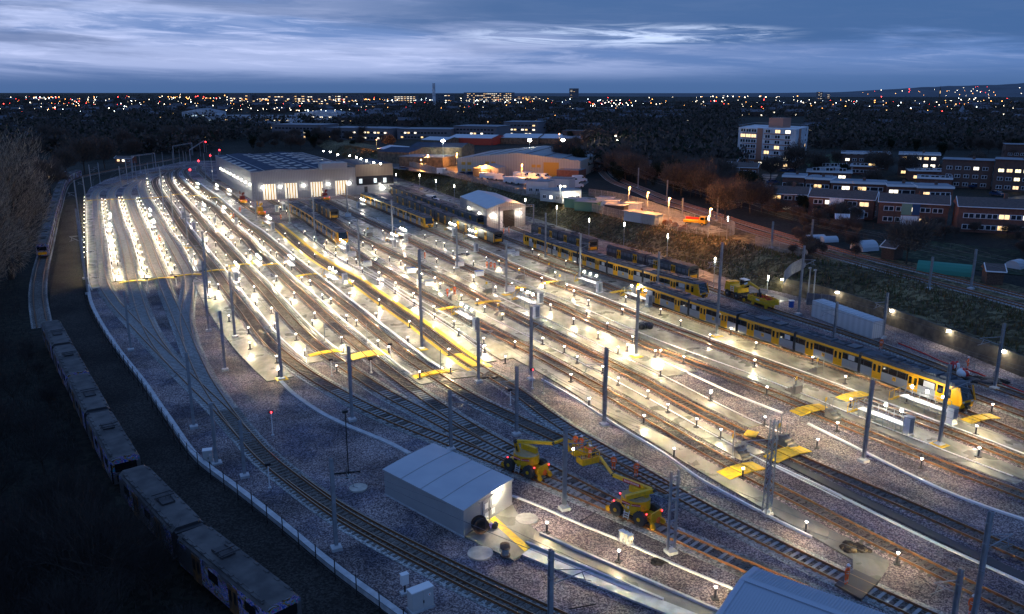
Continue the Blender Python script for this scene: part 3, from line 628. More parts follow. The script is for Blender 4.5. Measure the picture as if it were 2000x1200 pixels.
def brow(k,ya,yb,off,step,ph=0.):
    P=TR[k]; s0,s1=sorted((P.srow(ya),P.srow(yb))); d=s1-ph
    while d>=s0: put_bollard(P.off(d,off)); d-=step
def blist(pts):
    for p in pts: put_bollard(G(*p))
blist([(165.5,y) for y in (392,399,406,413,421,428,436,444,453,463,472,483,493,503,513,524,535)])
brow('L1',392,554,2.2,8.9); brow('L2',391,545,-2.2,9.6,5); brow('L2',391,548,2.2,9.0); brow('L3',391,539,-2.1,9.2,4)
brow('L3',391,541,2.2,8.6); brow('L4',389,531,-2.1,9.6,3); brow('L4',352,522,2.2,11.,2); brow('T5',390,508,-2.2,13.5,2)
blist([(421,587),(448,630),(489,684),(545,737),(427,567),(486,654),(541,711),(410,563)])
brow('T5',352,703,2.3,16.4); brow('T6',350,724,-1.9,17.2); brow('T6',350,695,2.3,15.5); brow('T7',352,697,-1.9,15.5,8)
brow('T7',352,750,2.3,15.8); brow('T8',352,712,-2.0,15.8,6)
blist([(522,457.5),(545,477),(572.5,498),(603.5,522),(641,552),(683.5,584.5),(735,625),(797,673),(880,731.5),(557.5,465),(584.5,484.5),(615,507),(650.5,533),(689,561),(741,598),(800,641.5),(877,697),
 (596,460.5),(614.5,472.5),(634,487.5),(656,504),(679,517),(708,535),(739,557),(772,575),(809,600),(849,627),(896,658),(947,690),(987,712),(638.5,478.5),(656,492),(696,517),(741,543),(773,564),(808,585),(848,611),(887,641),(945,675),
 (508,420),(525,428),(548,412),(560,420),(490,402),(545,400)])
blist([(709,483),(728,490),(734,498),(761,513),(791,529),(824,546),(860,565),(901,589),(947,612),(981,627),(1060,675),(1102,692),(1127,712),(1177,732),(1207,755),(1265,781),(1304,808),(1360,837),(1407,858),(783,520),(815,537),(850,553),(888,576),(932,598),
 (1006,682),(1115,748),(1151,795),(1257,830),(1316,896),(1450,936),(1573,1043),(1751,1105),(1150,796),(1068,1044),(1208,1100),(1396,1173)])
blist([(683,444),(712,459),(748,459),(756,474),(789,492),(787,478),(817,497),(853,516),(887,534),(925,552),(968,572),(852,480),(885,500),(925,521),(1000,565),(1035,583),(1075,608),(1120,636),(1168,664),(1225,688),(1279,700),(1146,620),(1186,645),(1235,672),(1335,712),(1207,693),(1290,737),(1388,781),(1493,833),(1387,785),(1595,878),(1798,917)])
blist([(806,431),(853,445),(913,459),(830,468),(868,484),(912,502),(950,513),(975,520),(1014,536),(1058,554),(1064,565),(1084,543),(1107,568),(1121,580),(1149,599),(1215,617),(1290,617),(1329,640),(1386,668),(1473,719),(1554,756),(1634,845),(1660,797),(1770,790),(1476,684),(1586,713),(1650,752),(1936,808),(1905,851),(1910,895),(1052,508),(1105,520),(1427,656),(1222,592),(1305,607),(1348,618),(1040,497),(1290,699),(1497,773)])
LD=None
for o in list(COL.objects):     # left-lane lamps dimmed so the crowded rows don't blow out
    if o.name.startswith('bollard_light') and o.type=='MESH' and PX(o.location)[0]<372:
        for c in o.children:
            if c.type=='LIGHT':
                if LD is None: LD=c.data.copy(); LD.energy=c.data.energy*.42
                c.data=LD
print('bollards',NB)
# ================================================================ TRAINS
RT=.235
def sec(x0,x1,prof,mb,caps=(0,0)):
    """car body section: profile list of (y,z,mat of the face going to the next point)"""
    n=len(prof); vs=[(x0,y,z) for y,z,_ in prof]+[(x1,y,z) for y,z,_ in prof]
    for i in range(n): j=(i+1)%n; mb.add([vs[i],vs[j],vs[n+j],vs[n+i]],[(0,1,2,3)],prof[i][2])
    mb.add(vs[:n],[tuple(range(n-1,-1,-1))],caps[0]); mb.add(vs[n:],[tuple(range(n))],caps[1])
# slots: 0 grey 1 glass 2 yellow 3 roof 4 dark underframe
NP=[(-1.25,.55,0),(-1.33,.95,0),(-1.33,1.75,1),(-1.33,2.62,2),(-1.30,2.93,3),(-1.1,3.28,3),(1.1,3.28,3),(1.30,2.93,2),(1.33,2.62,1),(1.33,1.75,0),(1.33,.95,0),(1.25,.55,4)]
NM=['m_tgrey','m_glass','m_tyellow','m_troof','m_dark']
mat('m_seat',(.10,.11,.10),.6); mat('m_poster',(.5,.5,.52),.6)
def door(x,side,par,mts=('m_tyellow','m_glass'),z0=.62,z1=2.78,w=1.45):
    mb=MB(); y=side*1.345
    for s in (-1,1):
        mb.box((x+s*w/4,y,(z0+z1)/2),(w/2-.03,.05,z1-z0)); mb.box((x+s*w/4,y+side*.03,z0+1.38),(w/2-.32,.015,.92),m=1)
    return mb.build('door',list(mts),par)
def roofkit(par,L,seed):
    r=random.Random(seed); x=-L/2+.9
    while x<L/2-1.6:
        l=r.uniform(1.0,2.3); k=r.random(); h=r.uniform(.12,.3)
        mb=MB()
        if k<.2:
            mb.box((x+l/2,0,3.28+.1),(l,1.7,.2))
            for i in range(6): mb.box((x+l*(i+.5)/6,0,3.5),(.07,1.6,.05),m=1)
            mb.build('roof_unit',['m_troof','m_galv'],par)
        else:
            mb.box((x+l/2,r.uniform(-.1,.1),3.28+h/2),(l,r.uniform(1.3,1.9),h),taper=.92); mb.box((x+l/2,.2,3.28+h+.04),(l*.5,.5,.08),m=1); mb.build('roof_unit',['m_troof','m_dark'],par)
        x+=l+r.uniform(.15,.5)
def bogie(par,x):
    mb=MB(); mb.box((x,0,.35),(2.2,1.9,.3))
    for dx in (-.75,.75):
        for y in (-.72,.72): mb.cyl((x+dx,y-.07,.36),(x+dx,y+.07,.36),.36,n=10,m=0)
    mb.build('bogie',['m_dark'],par)
def logo(par,x,side):
    mb=MB(); mb.box((x,side*1.34,1.35),(.5,.03,.5)); o=mb.build('logo_panel',['m_tyellow'],par)
    text('M',.5,'m_black',par,(x,side*1.36,1.35),(math.pi/2,0,math.pi if side>0 else 0),name='logo',ext=.004)
def mid_car(seed,L=11.0):
    mb=MB(); sec(-L/2+.25,L/2-.25,NP,mb,(4,4)); mb.box((0,0,.5),(L-4.6,2.2,.5),m=4)
    for s in (-1,1):      # dark gaps between window panes and grab posts
        for i in range(9): mb.box((-L/2+.7+i*(L-1.4)/8,s*1.333,2.18),(.07,.02,.86),m=4)
    c=mb.build('carriage',NM)
    for s in (-1,1):
        for x in (-2.75,2.05): door(x,s,c)
        logo(c,-.35,s)
        mb=MB(); mb.box((4.2,s*1.34,2.18),(.95,.02,.66)); mb.build('window_poster',['m_poster'],c)
    roofkit(c,L,seed); bogie(c,-L/2+.2); 
    mb=MB(); mb.box((L/2,0,2.0),(.52,2.3,2.5)); mb.build('gangway',['m_dark'],c)
    return c
def end_car(seed,L=14.4):
    """cab at +x"""
    mb=MB(); x1=L/2-3.2; sec(-L/2+.25,x1,NP,mb,(4,4))
    YP=[(y,z,(3 if m==3 else (4 if i==11 else 2))) for i,(y,z,m) in enumerate(NP)]; sec(x1,L/2-1.15,YP,mb,(2,2))
    # nose: raked yellow frame
    a=[(L/2-1.15,-1.33,.55),(L/2-1.15,1.33,.55),(L/2-1.15,1.33,2.93),(L/2-1.15,-1.33,2.93),(L/2-1.15,-1.1,3.28),(L/2-1.15,1.1,3.28)]
    b=[(L/2-.02,-1.12,.5),(L/2-.02,1.12,.5),(L/2+.12,1.15,1.45),(L/2+.12,-1.15,1.45),(L/2-.62,-1.1,3.0),(L/2-.62,1.1,3.0)]
    v=a+b
    mb.add(v,[(6,7,8,9)],2); mb.add(v,[(9,8,11,10)],1); mb.add(v,[(10,11,5,4)],3); mb.add(v,[(0,6,9,10,3)],2); mb.add(v,[(1,2,11,8,7)],2); mb.add(v,[(3,10,4),(2,5,11)],3); mb.add(v,[(0,1,7,6)],4)
    mb.box((-1.5,0,.5),(L-6,2.2,.5),m=4)
    for s in (-1,1):
        for i in range(8): mb.box((-L/2+.7+i*(L-4.2)/8,s*1.333,2.18),(.07,.02,.86),m=4)
    c=mb.build('carriage',NM)
    for s in (-1,1):
        for x in (-4.4,.9): door(x,s,c)
        mb=MB(); mb.box((L/2-2.6,s*1.34,2.15),(.75,.03,.95)); mb.build('cab_door_window',['m_glass'],c)
        mb=MB(); mb.box((L/2-1.45,s*1.34,2.0),(.55,.03,1.1)); mb.build('cab_window',['m_glass'],c)
        logo(c,-1.75,s)
        mb=MB(); mb.box((3.1,s*1.34,2.18),(1.5,.02,.72)); mb.build('window_poster',['m_poster'],c)
        mb=MB(); mb.box((L/2+.08,s*.75,1.28),(.1,.42,.16)); mb.build('headlight',['m_white'],c)
        mb=MB(); mb.bar((L/2-.35,s*1.16,3.0),(L/2+.2,s*1.16,1.3),.1,.16); mb.build('pillar',['m_tyellow'],c)
    mb=MB(); mb.box((L/2+.12,0,.62),(.5,.5,.35)); mb.box((L/2+.1,0,1.0),(.12,1.0,.3)); mb.build('coupler',['m_dark'],c)
    roofkit(c,L-2,seed); bogie(c,-L/2+.2); bogie(c,L/2-2.6); return c
MC=reg(mid_car(3)); MC2=reg(mid_car(9)); EC=reg(end_car(5)); used={}
def place_car(src,root,p,q,flip=False,z=RT):
    """put a copy of src with its centre between track points p,q"""
    c=(p+q)/2-root.location; a=math.atan2(q.y-p.y,q.x-p.x)+(math.pi if flip else 0)
    if src.name not in used: used[src.name]=1; o=src; o.parent=root; o.location=(c.x,c.y,z); o.rotation_euler=(0,0,a)
    else: o=dup(src,(c.x,c.y,z),a,parent=root)
    return o
def new_train(k,front,label):
    """front: photo pixel of the nearer nose"""
    P=TR[k]; s=P.near(G(*front)); root=thing('passenger_train',label,'train',P.at(s),group='yellow and grey passenger trains')
    for i,(L,src,fl) in enumerate(((14.4,EC,False),(11.,MC,False),(11.,MC2,False),(11.,MC,True),(14.4,EC,True))):
        place_car(src,root,P.at(s-L),P.at(s),fl); s-=L
    return root
new_train('T9',(668,481),'yellow and grey train nearest the workshop doors, its cab facing a buffer')
new_train('T12',(836,450),'yellow and grey train between the dark railcars and the middle platforms')
new_train('T14',(1372,590),'yellow and grey train standing behind the longest train')
new_train('T13',(1884,810),'longest yellow and grey train, its cab beside the lit platform')
# ---- older dark railcars
OP=[(-1.25,.6,0),(-1.32,1.0,0),(-1.32,1.8,1),(-1.32,2.55,0),(-1.28,2.9,3),(-.9,3.25,3),(.9,3.25,3),(1.28,2.9,0),(1.32,2.55,1),(1.32,1.8,0),(1.32,1.0,0),(1.25,.6,4)]
mat('m_oldbody',(.055,.055,.05),.45,col2=(.09,.09,.085),nscale=.8); mat('m_oldroof',(.06,.058,.06),.8,col2=(.15,.14,.135),nscale=.45,detail=8); mat('m_vent',(.09,.11,.15),.5)
mat('m_pale_glass',(.22,.23,.23),.25)
def graff(name,seed,basec=(.1,.09,.09)):
    m=bpy.data.materials.new(name); m.use_nodes=True; nt=m.node_tree; N=nt.nodes; L=nt.links; b=N['Principled BSDF']; b.inputs['Roughness'].default_value=.6
    tc=N.new('ShaderNodeTexCoord'); mp=N.new('ShaderNodeMapping'); mp.inputs['Location'].default_value=(seed*7.3,seed*3.1,seed); mp.inputs['Scale'].default_value=(.8,.8,1.1); L.new(tc.outputs['Object'],mp.inputs[0])
    n=N.new('ShaderNodeTexNoise'); n.inputs['Scale'].default_value=.9; n.inputs['Detail'].default_value=2; n.inputs['Distortion'].default_value=2.5; L.new(mp.outputs[0],n.inputs['Vector'])
    cr=N.new('ShaderNodeValToRGB'); cr.color_ramp.interpolation='CONSTANT'; e=cr.color_ramp.elements
    cols=[(.02,.02,.03),(.04,.10,.45),(.55,.5,.6),(.3,.05,.3),(.03,.3,.45),(.5,.25,.05),(.02,.02,.02),(.45,.45,.5)]
    e[0].position=0;e[0].color=(*cols[0],1);e[1].position=.36;e[1].color=(*cols[1],1)
    for i,p in enumerate((.42,.46,.5,.54,.58,.64)): q=e.new(p); q.color=(*cols[i+2],1)
    L.new(n.outputs['Fac'],cr.inputs[0])
    n2=N.new('ShaderNodeTexNoise'); n2.inputs['Scale'].default_value=.35; L.new(mp.outputs[0],n2.inputs['Vector'])
    r=N.new('ShaderNodeMapRange'); r.inputs['From Min'].default_value=.42; r.inputs['From Max'].default_value=.5; L.new(n2.outputs['Fac'],r.inputs['Value'])
    mx=N.new('ShaderNodeMix'); mx.data_type='RGBA'; mx.inputs[6].default_value=(*basec,1); L.new(cr.outputs[0],mx.inputs[7]); L.new(r.outputs[0],mx.inputs[0]); L.new(mx.outputs[2],b.inputs['Base Color']); MT[name]=m
graff('m_graffiti',1); graff('m_graffiti_pale',4,(.45,.44,.40))
def old_car(kind,L=13.6,seed=1):
    r=random.Random(seed); body={'dark':'m_oldbody','graf':'m_graffiti','pale':'m_graffiti_pale'}[kind]
    prof=OP if kind=='dark' else [(y,z,(0 if m==1 else m)) for y,z,m in OP]
    mb=MB(); sec(-L/2+.2,L/2-.05,prof,mb,(4,0)); mb.box((0,0,.45),(L-5,2.1,.4),m=4)
    if kind=='dark':
        for s in (-1,1):
            for i in range(10): mb.box((-L/2+.8+i*(L-1.6)/9,s*1.325,2.18),(.28,.02,.77),m=0)
    c=mb.build('carriage',[body,'m_pale_glass' if kind=='dark' else 'm_glass','m_tyellow','m_oldroof','m_dark'])
    for s in (-1,1):
        for x in (-3.4,2.2): 
            door(x,s,c,mts=('m_tyellow','m_glass') if kind=='dark' else ('m_olddoor','m_black'),w=1.35)
        mb=MB(); mb.box((0,s*1.0,3.16),(L-1.6,.3,.12),m=1)
        for i in range(9): mb.box((-L/2+1.2+i*1.4,s*1.0,3.25),(.5,.22,.08))
        mb.build('roof_vent_strip',['m_vent' if kind=='dark' else 'm_oldroof','m_oldroof'],c)
        if kind!='dark':
            for x in (-.8,4.6): mb=MB(); mb.box((x,s*1.33,2.15),(1.5,.02,.75)); mb.build('window',['m_glass'],c)
    mb=MB(); mb.box((L/2-.02,0,2.2),(.06,1.9,.8),m=1); mb.box((L/2-.01,0,1.15),(.1,1.7,.6),m=0 if kind!='graf' else 1); mb.box((L/2-.02,-1.24,1.7),(.08,.12,2.0),m=0 if kind=='dark' else 1); mb.build('cab_front',['m_tyellow','m_glass'],c)
    mb=MB(); mb.box((-1.6,0,3.36),(1.6,1.1,.12)); mb.bar((-2.4,-.5,3.45),(-.6,-.5,3.6),.06); mb.bar((-2.4,.5,3.45),(-.6,.5,3.6),.06); mb.bar((-1.4,-.8,3.62),(-1.4,.8,3.62),.08); mb.bar((-.7,-.8,3.62),(-.7,.8,3.62),.08); mb.build('pantograph',['m_dark'],c)
    mb=MB(); mb.box((-L/2,0,1.9),(.45,2.2,2.2)); mb.build('gangway',['m_dark'],c)
    bogie(c,-L/2+.3); bogie(c,L/2-2.5); return c
mat('m_olddoor',(.22,.10,.03),.7,col2=(.1,.06,.04),nscale=2)
OC=reg(old_car('dark')); GC=reg(old_car('graf',seed=2)); GP=reg(old_car('pale',seed=3))
def old_train(k,s,label,src=OC,group='dark older railcars',name='railcar',n=2,L=13.7):
    P=TR[k] if isinstance(k,str) else k; s=P.near(G(*s)) if isinstance(s,tuple) else s
    root=thing(name,label,'railcar',P.at(s),group=group)
    for i in range(n):
        place_car(src,root,P.at(s-L),P.at(s),i==1); s-=L
    return s
old_train('T10',(655,433),'short dark railcar between the two yellow trains near the workshop')
s=old_train('T13',(973,480),'dark railcar with bright yellow doors, lit by the platform beside it'); s=old_train('T13',s-.8,'dark railcar with yellow doors just behind the brightly lit one'); old_train('T13',s-.8,'dark railcar at the workshop end of its row, with orange doors')
s=old_train('T14',(938,447),'unlit dark railcar beside the grey wash shed wall'); s=old_train('T14',s-.8,'unlit dark railcar in the middle of the rear row'); old_train('T14',s-.8,'unlit dark railcar farthest back in the rear row')
old_train('T15',(1155,497),'dark railcar just outside the grey wash shed door'); old_train('T15',(1348,554),'dark brown railcar in front of the bank, behind the two yellow trains')
# graffiti-covered sidings on the left
gp=Path([(150,349),(128,362),(116,388),(108,418),(99,448),(91,478),(86,503)],0); X1=TR['X1']
s=X1.near(G(88,507)); n=0
GL=['leading derelict railcar with a yellow front panel on the left curve','second derelict railcar on the left curve, pale roof patches','third derelict railcar on the left curve','fourth derelict railcar, at the turn of the left curve','fifth derelict railcar, covered in pale graffiti','sixth derelict railcar, covered in pale graffiti beyond the masts','last derelict railcar of the curve, with blue graffiti']
while s>30 and n<7: s=old_train('X1',s,GL[n],src=GP,group='derelict graffiti railcars',name='derelict_railcar')-.6; n+=1
D1=Path([(76,600),(92,618),(118,668),(150,727),(190,803),(246,899)],3.2,smooth=1); 
for p in D1.P: p.z=0
s=D1.L; n=0
for lab in ('dark derelict railcar with blue graffiti, its open end facing a second rake','dark derelict railcar next up the left embankment, half hidden by twigs'):
    s=old_train(D1,s,lab,src=GC,group='derelict graffiti railcars',name='derelict_railcar',L=14.4)
D2=Path([(257,915),(310,968),(372,1036),(480,1123),(560,1185),(640,1245)],3.2,smooth=1)
for p in D2.P: p.z=0
old_train(D2,28.6,'nearest derelict railcar at bottom left, dark green roof with a rusty pantograph',src=GC,group='derelict graffiti railcars',name='derelict_railcar',L=14.2)
# ================================================================ PEOPLE
def skin(name,J,Ed,mats,parent=None,root=0):
    """one continuous body: joints J=[(x,y,z,r)], edges; faces coloured by height regions"""
    me=bpy.data.meshes.new(name); me.from_pydata([j[:3] for j in J],Ed,[]); o=bpy.data.objects.new(name,me); COL.objects.link(o)
    m=o.modifiers.new('s','SKIN'); 
    for i,j in enumerate(J): me.skin_vertices[0].data[i].radius=(j[3],j[3]*(j[4] if len(j)>4 else 1))
    me.skin_vertices[0].data[root].use_root=True; m.use_smooth_shade=True
    sb=o.modifiers.new('u','SUBSURF'); sb.levels=1; sb.render_levels=1
    dg=bpy.context.evaluated_depsgraph_get(); me2=bpy.data.meshes.new_from_object(o.evaluated_get(dg)); o.modifiers.clear(); o.data=me2; bpy.data.meshes.remove(me)
    me2.materials.clear()
    for q in mats: me2.materials.append(MT[q])
    if parent is not None: o.parent=parent
    return o
def person(pose,label,loc,rz,scale=1.):
    # joints: x right, y forward
    arms={'stand':((.25,0,1.14,.235,.05,.88),(-.25,0,1.14,-.235,.06,.88)),'hold':((.26,.08,1.12,.09,.28,1.08),(-.26,.08,1.12,-.09,.28,1.08)),
      'reach':((.34,.2,1.40,.62,.3,1.5),(-.34,.2,1.40,-.62,.28,1.48)),'walk':((.25,.1,1.14,.22,.3,.95),(-.25,-.1,1.14,-.23,-.2,.92))}[pose]
    st=.16 if pose=='walk' else .0
    J=[(0,0,.98,.15,.8),(0,0,1.12,.135,.8),(0,0,1.36,.17,.72),(0,0,1.49,.07),(0,.02,1.60,.09),(0,.03,1.70,.085)]
    E=[(0,1),(1,2),(2,3),(3,4),(4,5)]
    for sx,a,stp in ((1,arms[0],st),(-1,arms[1],-st)):
        i=len(J); J+=[(sx*.19,0,1.40,.075),(a[0],a[1],a[2],.058),(a[3],a[4],a[5],.04),(a[3]+(a[3]-a[0])*.3,a[4]+(a[4]-a[1])*.3+.01,a[5]+(a[5]-a[2])*.3,.035)]
        E+=[(2,i),(i,i+1),(i+1,i+2),(i+2,i+3)]
        i=len(J); J+=[(sx*.10,0,.88,.105),(sx*.11,stp*.6,.5,.075),(sx*.12,stp,.1,.055),(sx*.12,stp+.16,.05,.045)]
        E+=[(0,i),(i,i+1),(i+1,i+2),(i+2,i+3)]
    root=thing('person',label,'person',loc,rz,group='workers in orange clothing')
    b=skin('body',J,E,['m_orange','m_skin','m_boot'],root)
    for f in b.data.polygons:
        c=f.center; hand=any((c-Vector(J[k][:3])).length<.09 for k in (9,17)); 
        f.material_index=1 if (c.z>1.52 or hand) else (2 if c.z<.13 else 0)
    mb=MB(); mb.ball((0,.02,1.735),.125,n=10,k=6,sz=.85); mb.cyl((0,.05,1.70),(0,.05,1.715),.15,n=12); mb.build('hard_hat',['m_helmet'],root)
    mb=MB()
    for z,r in ((1.06,.158),(1.22,.152)): 
        n=14; vs=[(math.cos(2*math.pi*i/n)*r*1.04,math.sin(2*math.pi*i/n)*r*.84,z+dz) for dz in (-.03,.03) for i in range(n)]; mb.add(vs,[(i,(i+1)%n,n+(i+1)%n,n+i) for i in range(n)])
    for sx,s_ in ((1,st),(-1,-st)):
        for z in (.32,.42):
            n=8; cx=sx*.115; cy=s_*(1-z/.9); vs=[(cx+math.cos(2*math.pi*i/n)*.08,cy+math.sin(2*math.pi*i/n)*.08,z+dz) for dz in (-.025,.025) for i in range(n)]; mb.add(vs,[(i,(i+1)%n,n+(i+1)%n,n+i) for i in range(n)])
    mb.build('reflective_band',['m_hivis'],root)
    return root
PP={}
def put_person(pose,p,rz,label):
    if pose not in PP: PP[pose]=reg(person(pose,label,p,rz)); return PP[pose]
    return dup(PP[pose],p,rz,label)
def gp_(x,y,z=.05): v=G(x,y,z); return (v.x,v.y,z)
PEOPLE=[('stand',(1198,920),2.9,'worker standing between the rails, left of the two beside the boom'),('hold',(1242,933),3.1,'worker holding a box, right of the two beside the boom'),
 ('stand',(1652,1143),-2.5,'worker with a headlamp on the black crossing panels'),('stand',(1720,683),3.,'worker beside the long white container'),('hold',(1889,722),1.2,'worker bending over sacks beside the red hose'),
 ('stand',(951,525),2.5,'leftmost of three workers walking abreast on the pale strip'),('walk',(959,526),2.6,'middle of three workers walking abreast on the pale strip'),('stand',(966,528),2.7,'rightmost of three workers walking abreast on the pale strip'),
 ('walk',(874,580),.5,'worker walking left of his colleague beside the concrete steps'),('stand',(888,576),.3,'worker with glowing legs standing by a bollard and yellow sign'),
 ('walk',(1116,468),.6,'worker left of another on the service road under the bank'),('stand',(1131,469),.6,'worker right of another on the service road under the bank'),
 ('stand',(984,458),1.,'worker left of the wash shed doorway portal'),('walk',(994,456),1.,'worker in front of the wash shed doorway'),
 ('walk',(312,471),2.,'lone worker among bollards in the far left lanes'),('stand',(469,415),.5,'lone worker below the red rail machine'),('hold',(452,428),.9,'left of two workers by a white cabinet far back'),('stand',(457,428),1.9,'right of two workers by a white cabinet far back'),
 ('hold',(830,506),2.,'worker crouched over cables at a mast foot'),('hold',(549,430),1.,'worker next to the lit platform at the end of the yellow strips'),('stand',(1896,1205),2.6,'worker half hidden behind the dark mast at bottom right')]
for ps,(x,y),rz,lab in PEOPLE: put_person(ps,gp_(x,y,.13),rz,lab)
# ================================================================ CHERRY PICKERS
def wheel(par,x,y,r=.62,w=.4,z=None,hub='m_myellow',name='wheel',tm='m_tyre'):
    z=r if z is None else z; s=1 if y>0 else -1
    mb=MB(); mb.cyl((x,y-w/2,z),(x,y+w/2,z),r,n=18,m=0)
    for i in range(14):
        a=2*math.pi*i/14; mb.box((x+math.cos(a)*r*1.0,y,z+math.sin(a)*r*1.0),(.1,w,.1),rot=Matrix.Rotation(-a,3,'Y'),m=0)
    mb.build(name,[tm],par); 
    mb=MB(); mb.cyl((x,y+s*(w/2-.02),z),(x,y+s*(w/2+.05),z),r*.3,n=10); mb.build('wheel_hub',[hub],par)
def cherry(k,py,ofs,label,elbows,basket,n_men,side,lbl=None):
    """elbows & basket: world points"""
    P=TR[k]; p=G(*py); s=P.near(p); c=P.at(s); v=P.dir(s); a=math.atan2(v.y,v.x)
    root=thing('cherry_picker',label,'cherry picker',(c.x,c.y,RT),a,group='rail cherry pickers')
    M=Matrix.Rotation(-a,3,'Z'); loc=lambda q:(M@(Vector(q)-Vector((c.x,c.y,RT))))
    mb=MB(); mb.box((0,0,.62),(3.0,1.3,.36)); mb.box((0,0,.9),(1.6,1.6,.3)); mb.box((1.9,0,.55),(.7,.9,.4)); mb.box((-1.9,0,.55),(.7,.9,.4)); mb.bar((1.9,-.6,.7),(2.5,-.7,.3),.2); mb.bar((1.9,.6,.7),(2.5,.7,.3),.2); mb.bar((-1.9,-.6,.7),(-2.4,-.7,.3),.2); mb.bar((-1.9,.6,.7),(-2.4,.7,.3),.2); mb.box((2.2,0,1.0),(.12,1.5,.7)); mb.build('chassis',['m_myellow'],root)
    for x in (-1.25,1.25):
        for y in (-1.05,1.05): wheel(root,x,y,.6,.42,.68)
    for x in (-2.4,2.4):
        for y in (-.75,.75): wheel(root,x,y,.22,.12,.24,name='rail_wheel',tm='m_myellow')
    # turret
    n=20; pr=[(math.cos(2*math.pi*i/n)*1.35,math.sin(2*math.pi*i/n)*1.15) for i in range(n)]
    mb=MB(); mb.prism(pr,1.12,2.02,0,1); mb.box((0,.45*side,2.3),(1.9,.35,.55),m=0); mb.box((-.4,-.85*side,1.6),(.35,.7,.3),m=2); mb.build('turret',['m_myellow','m_mdust','m_black'],root)
    mb=MB()
    for i,z in enumerate((.5,.72,.94)): mb.bar((-.25,-1.35,z),(.25,-1.35,z),.05)
    for x in (-.25,.25): mb.bar((x,-1.4,.35),(x,-1.2,1.1),.05)
    mb.build('ladder',['m_white'],root)
    mb=MB(); mb.box((-.15,-1.18,1.72),(.8,.06,.2)); mb.box((.75,-.98,1.72),(.7,.06,.2),rz=.55); mb.build('brand_plate',['m_red'],root)
    text('READYPOWER',.13,'m_white',root,(-.15,-1.22,1.72),(math.pi/2,0,0)); text('READYPOWER',.12,'m_white',root,(.77,-1.02,1.72),(math.pi/2,0,.55))
    if lbl: text(lbl,.36,'m_white',root,(-.05,-1.22,1.4),(math.pi/2,0,0))
    for x,y in ((1.75,-.8),(2.3,.7),(-1.75,-.8),(-2.2,.7)):
        mb=MB(); mb.ball((x,y,1.2),.07,n=8,k=5); mb.bar((x,y,.8),(x,y,1.15),.04,m=1); mb.build('warning_light',['m_rlight','m_dark'],root)
    mb=MB(); mb.cyl((2.55,-.2,.75),(2.6,-.2,.75),.28,n=14); mb.build('marker_board',['m_orange'],root)
    E=[loc(q) for q in elbows]; W=[.34,.26,.2]
    for i,(u_,v_) in enumerate(zip(E,E[1:])):
        mb=MB(); wd=W[min(i,2)]; mb.bar(u_,v_,wd,wd*1.15); 
        if i==0: mb.bar(u_.lerp(v_,.3)+Vector((0,0,-.3)),u_.lerp(v_,.75)+Vector((0,0,-.22)),.12,m=1)
        mb.ball(v_,wd*.7,m=1); b=mb.build('boom',['m_myellow','m_dark'],root)
    if lbl:
        u_,v_=E[1],E[2]; mid=(u_+v_)/2; d=(v_-u_).normalized(); az=math.atan2(d.y,d.x); 
        q=(v_-u_).to_track_quat('X','Z')
        for sg in (-1,1):
            mb=MB(); R=q.to_matrix(); 
            mb.box(mid+R@Vector((0,sg*.15,0)),(1.9,.04,.3),rot=R); mb.build('brand_plate',['m_red'],root)
            e=(q.to_matrix()@Matrix.Rotation(math.pi/2 if sg<0 else -math.pi/2,3,'X')@(Matrix.Identity(3) if sg<0 else Matrix.Rotation(math.pi,3,'Z'))).to_euler()
            tt=text('READYPOWER',.25,'m_white',root,mid+R@Vector((0,sg*.18,0)),e)
    # basket
    B=loc(basket); mb=MB(); w2,l2=.55,.95
    mb.box((0,0,.05),(2*l2,2*w2,.1)); mb.box((0,-w2,.35),(2*l2,.03,.5)); mb.box((l2,0,.35),(.03,2*w2,.5)); mb.box((-l2,0,.35),(.03,2*w2,.5))
    for x in (-l2,-l2/2,0,l2/2,l2):
        for y in (-w2,w2): mb.bar((x,y,.1),(x,y,1.15),.05)
    for z in (.6,1.15):
        for y in (-w2,w2): mb.bar((-l2,y,z),(l2,y,z),.05)
        for x in (-l2,l2): mb.bar((x,-w2,z),(x,w2,z),.05)
    bk=mb.build('basket',['m_myellow'],root,B,-a+.5)
    mb=MB(); mb.box((.3,-w2+.15,1.0),(.6,.3,.3)); mb.build('control_box',['m_dark'],bk)
    return root,a
mat('m_mg',(1,1,1),.5)
cherry('T5',(1026,925),0,'cherry picker with two workers raised beside the pale mast',[G(1012,880,2.3),G(1007,862,3.9),G(1080,866,3.9),G(1102,858,3.9),G(1125,868,3.4)],G(1132,884,2.6),2,1)
cherry('T5',(1238,1010),0,'cherry picker with a raised arm and one worker reaching from its basket',[G(1222,972,2.6),G(1276,958,3.0),G(1197,928,2.9),G(1172,893,2.3),G(1158,896,2.0)],G(1148,903,1.8),1,1,'T-8')
put_person('hold',tuple(G(1124,880,2.75)),2.6,'left worker in the raised basket beside the pale mast'); put_person('hold',tuple(G(1136,884,2.75)),2.2,'right worker in the raised basket beside the pale mast')
put_person('reach',tuple(G(1152,903,1.95)),-.1,'worker reaching out with both arms from the lower basket')
pl=G(1120,878,4.2); light('worklight','POINT',pl,90,(1,.9,.7),radius=.1)
tag(MB().ball((pl.x,pl.y,pl.z),.12).bar((pl.x,pl.y,2.7),(pl.x,pl.y,4.1),.05,m=1).build('work_lamp',['m_flood','m_dark']),'bright work lamp in the raised basket','lamp')
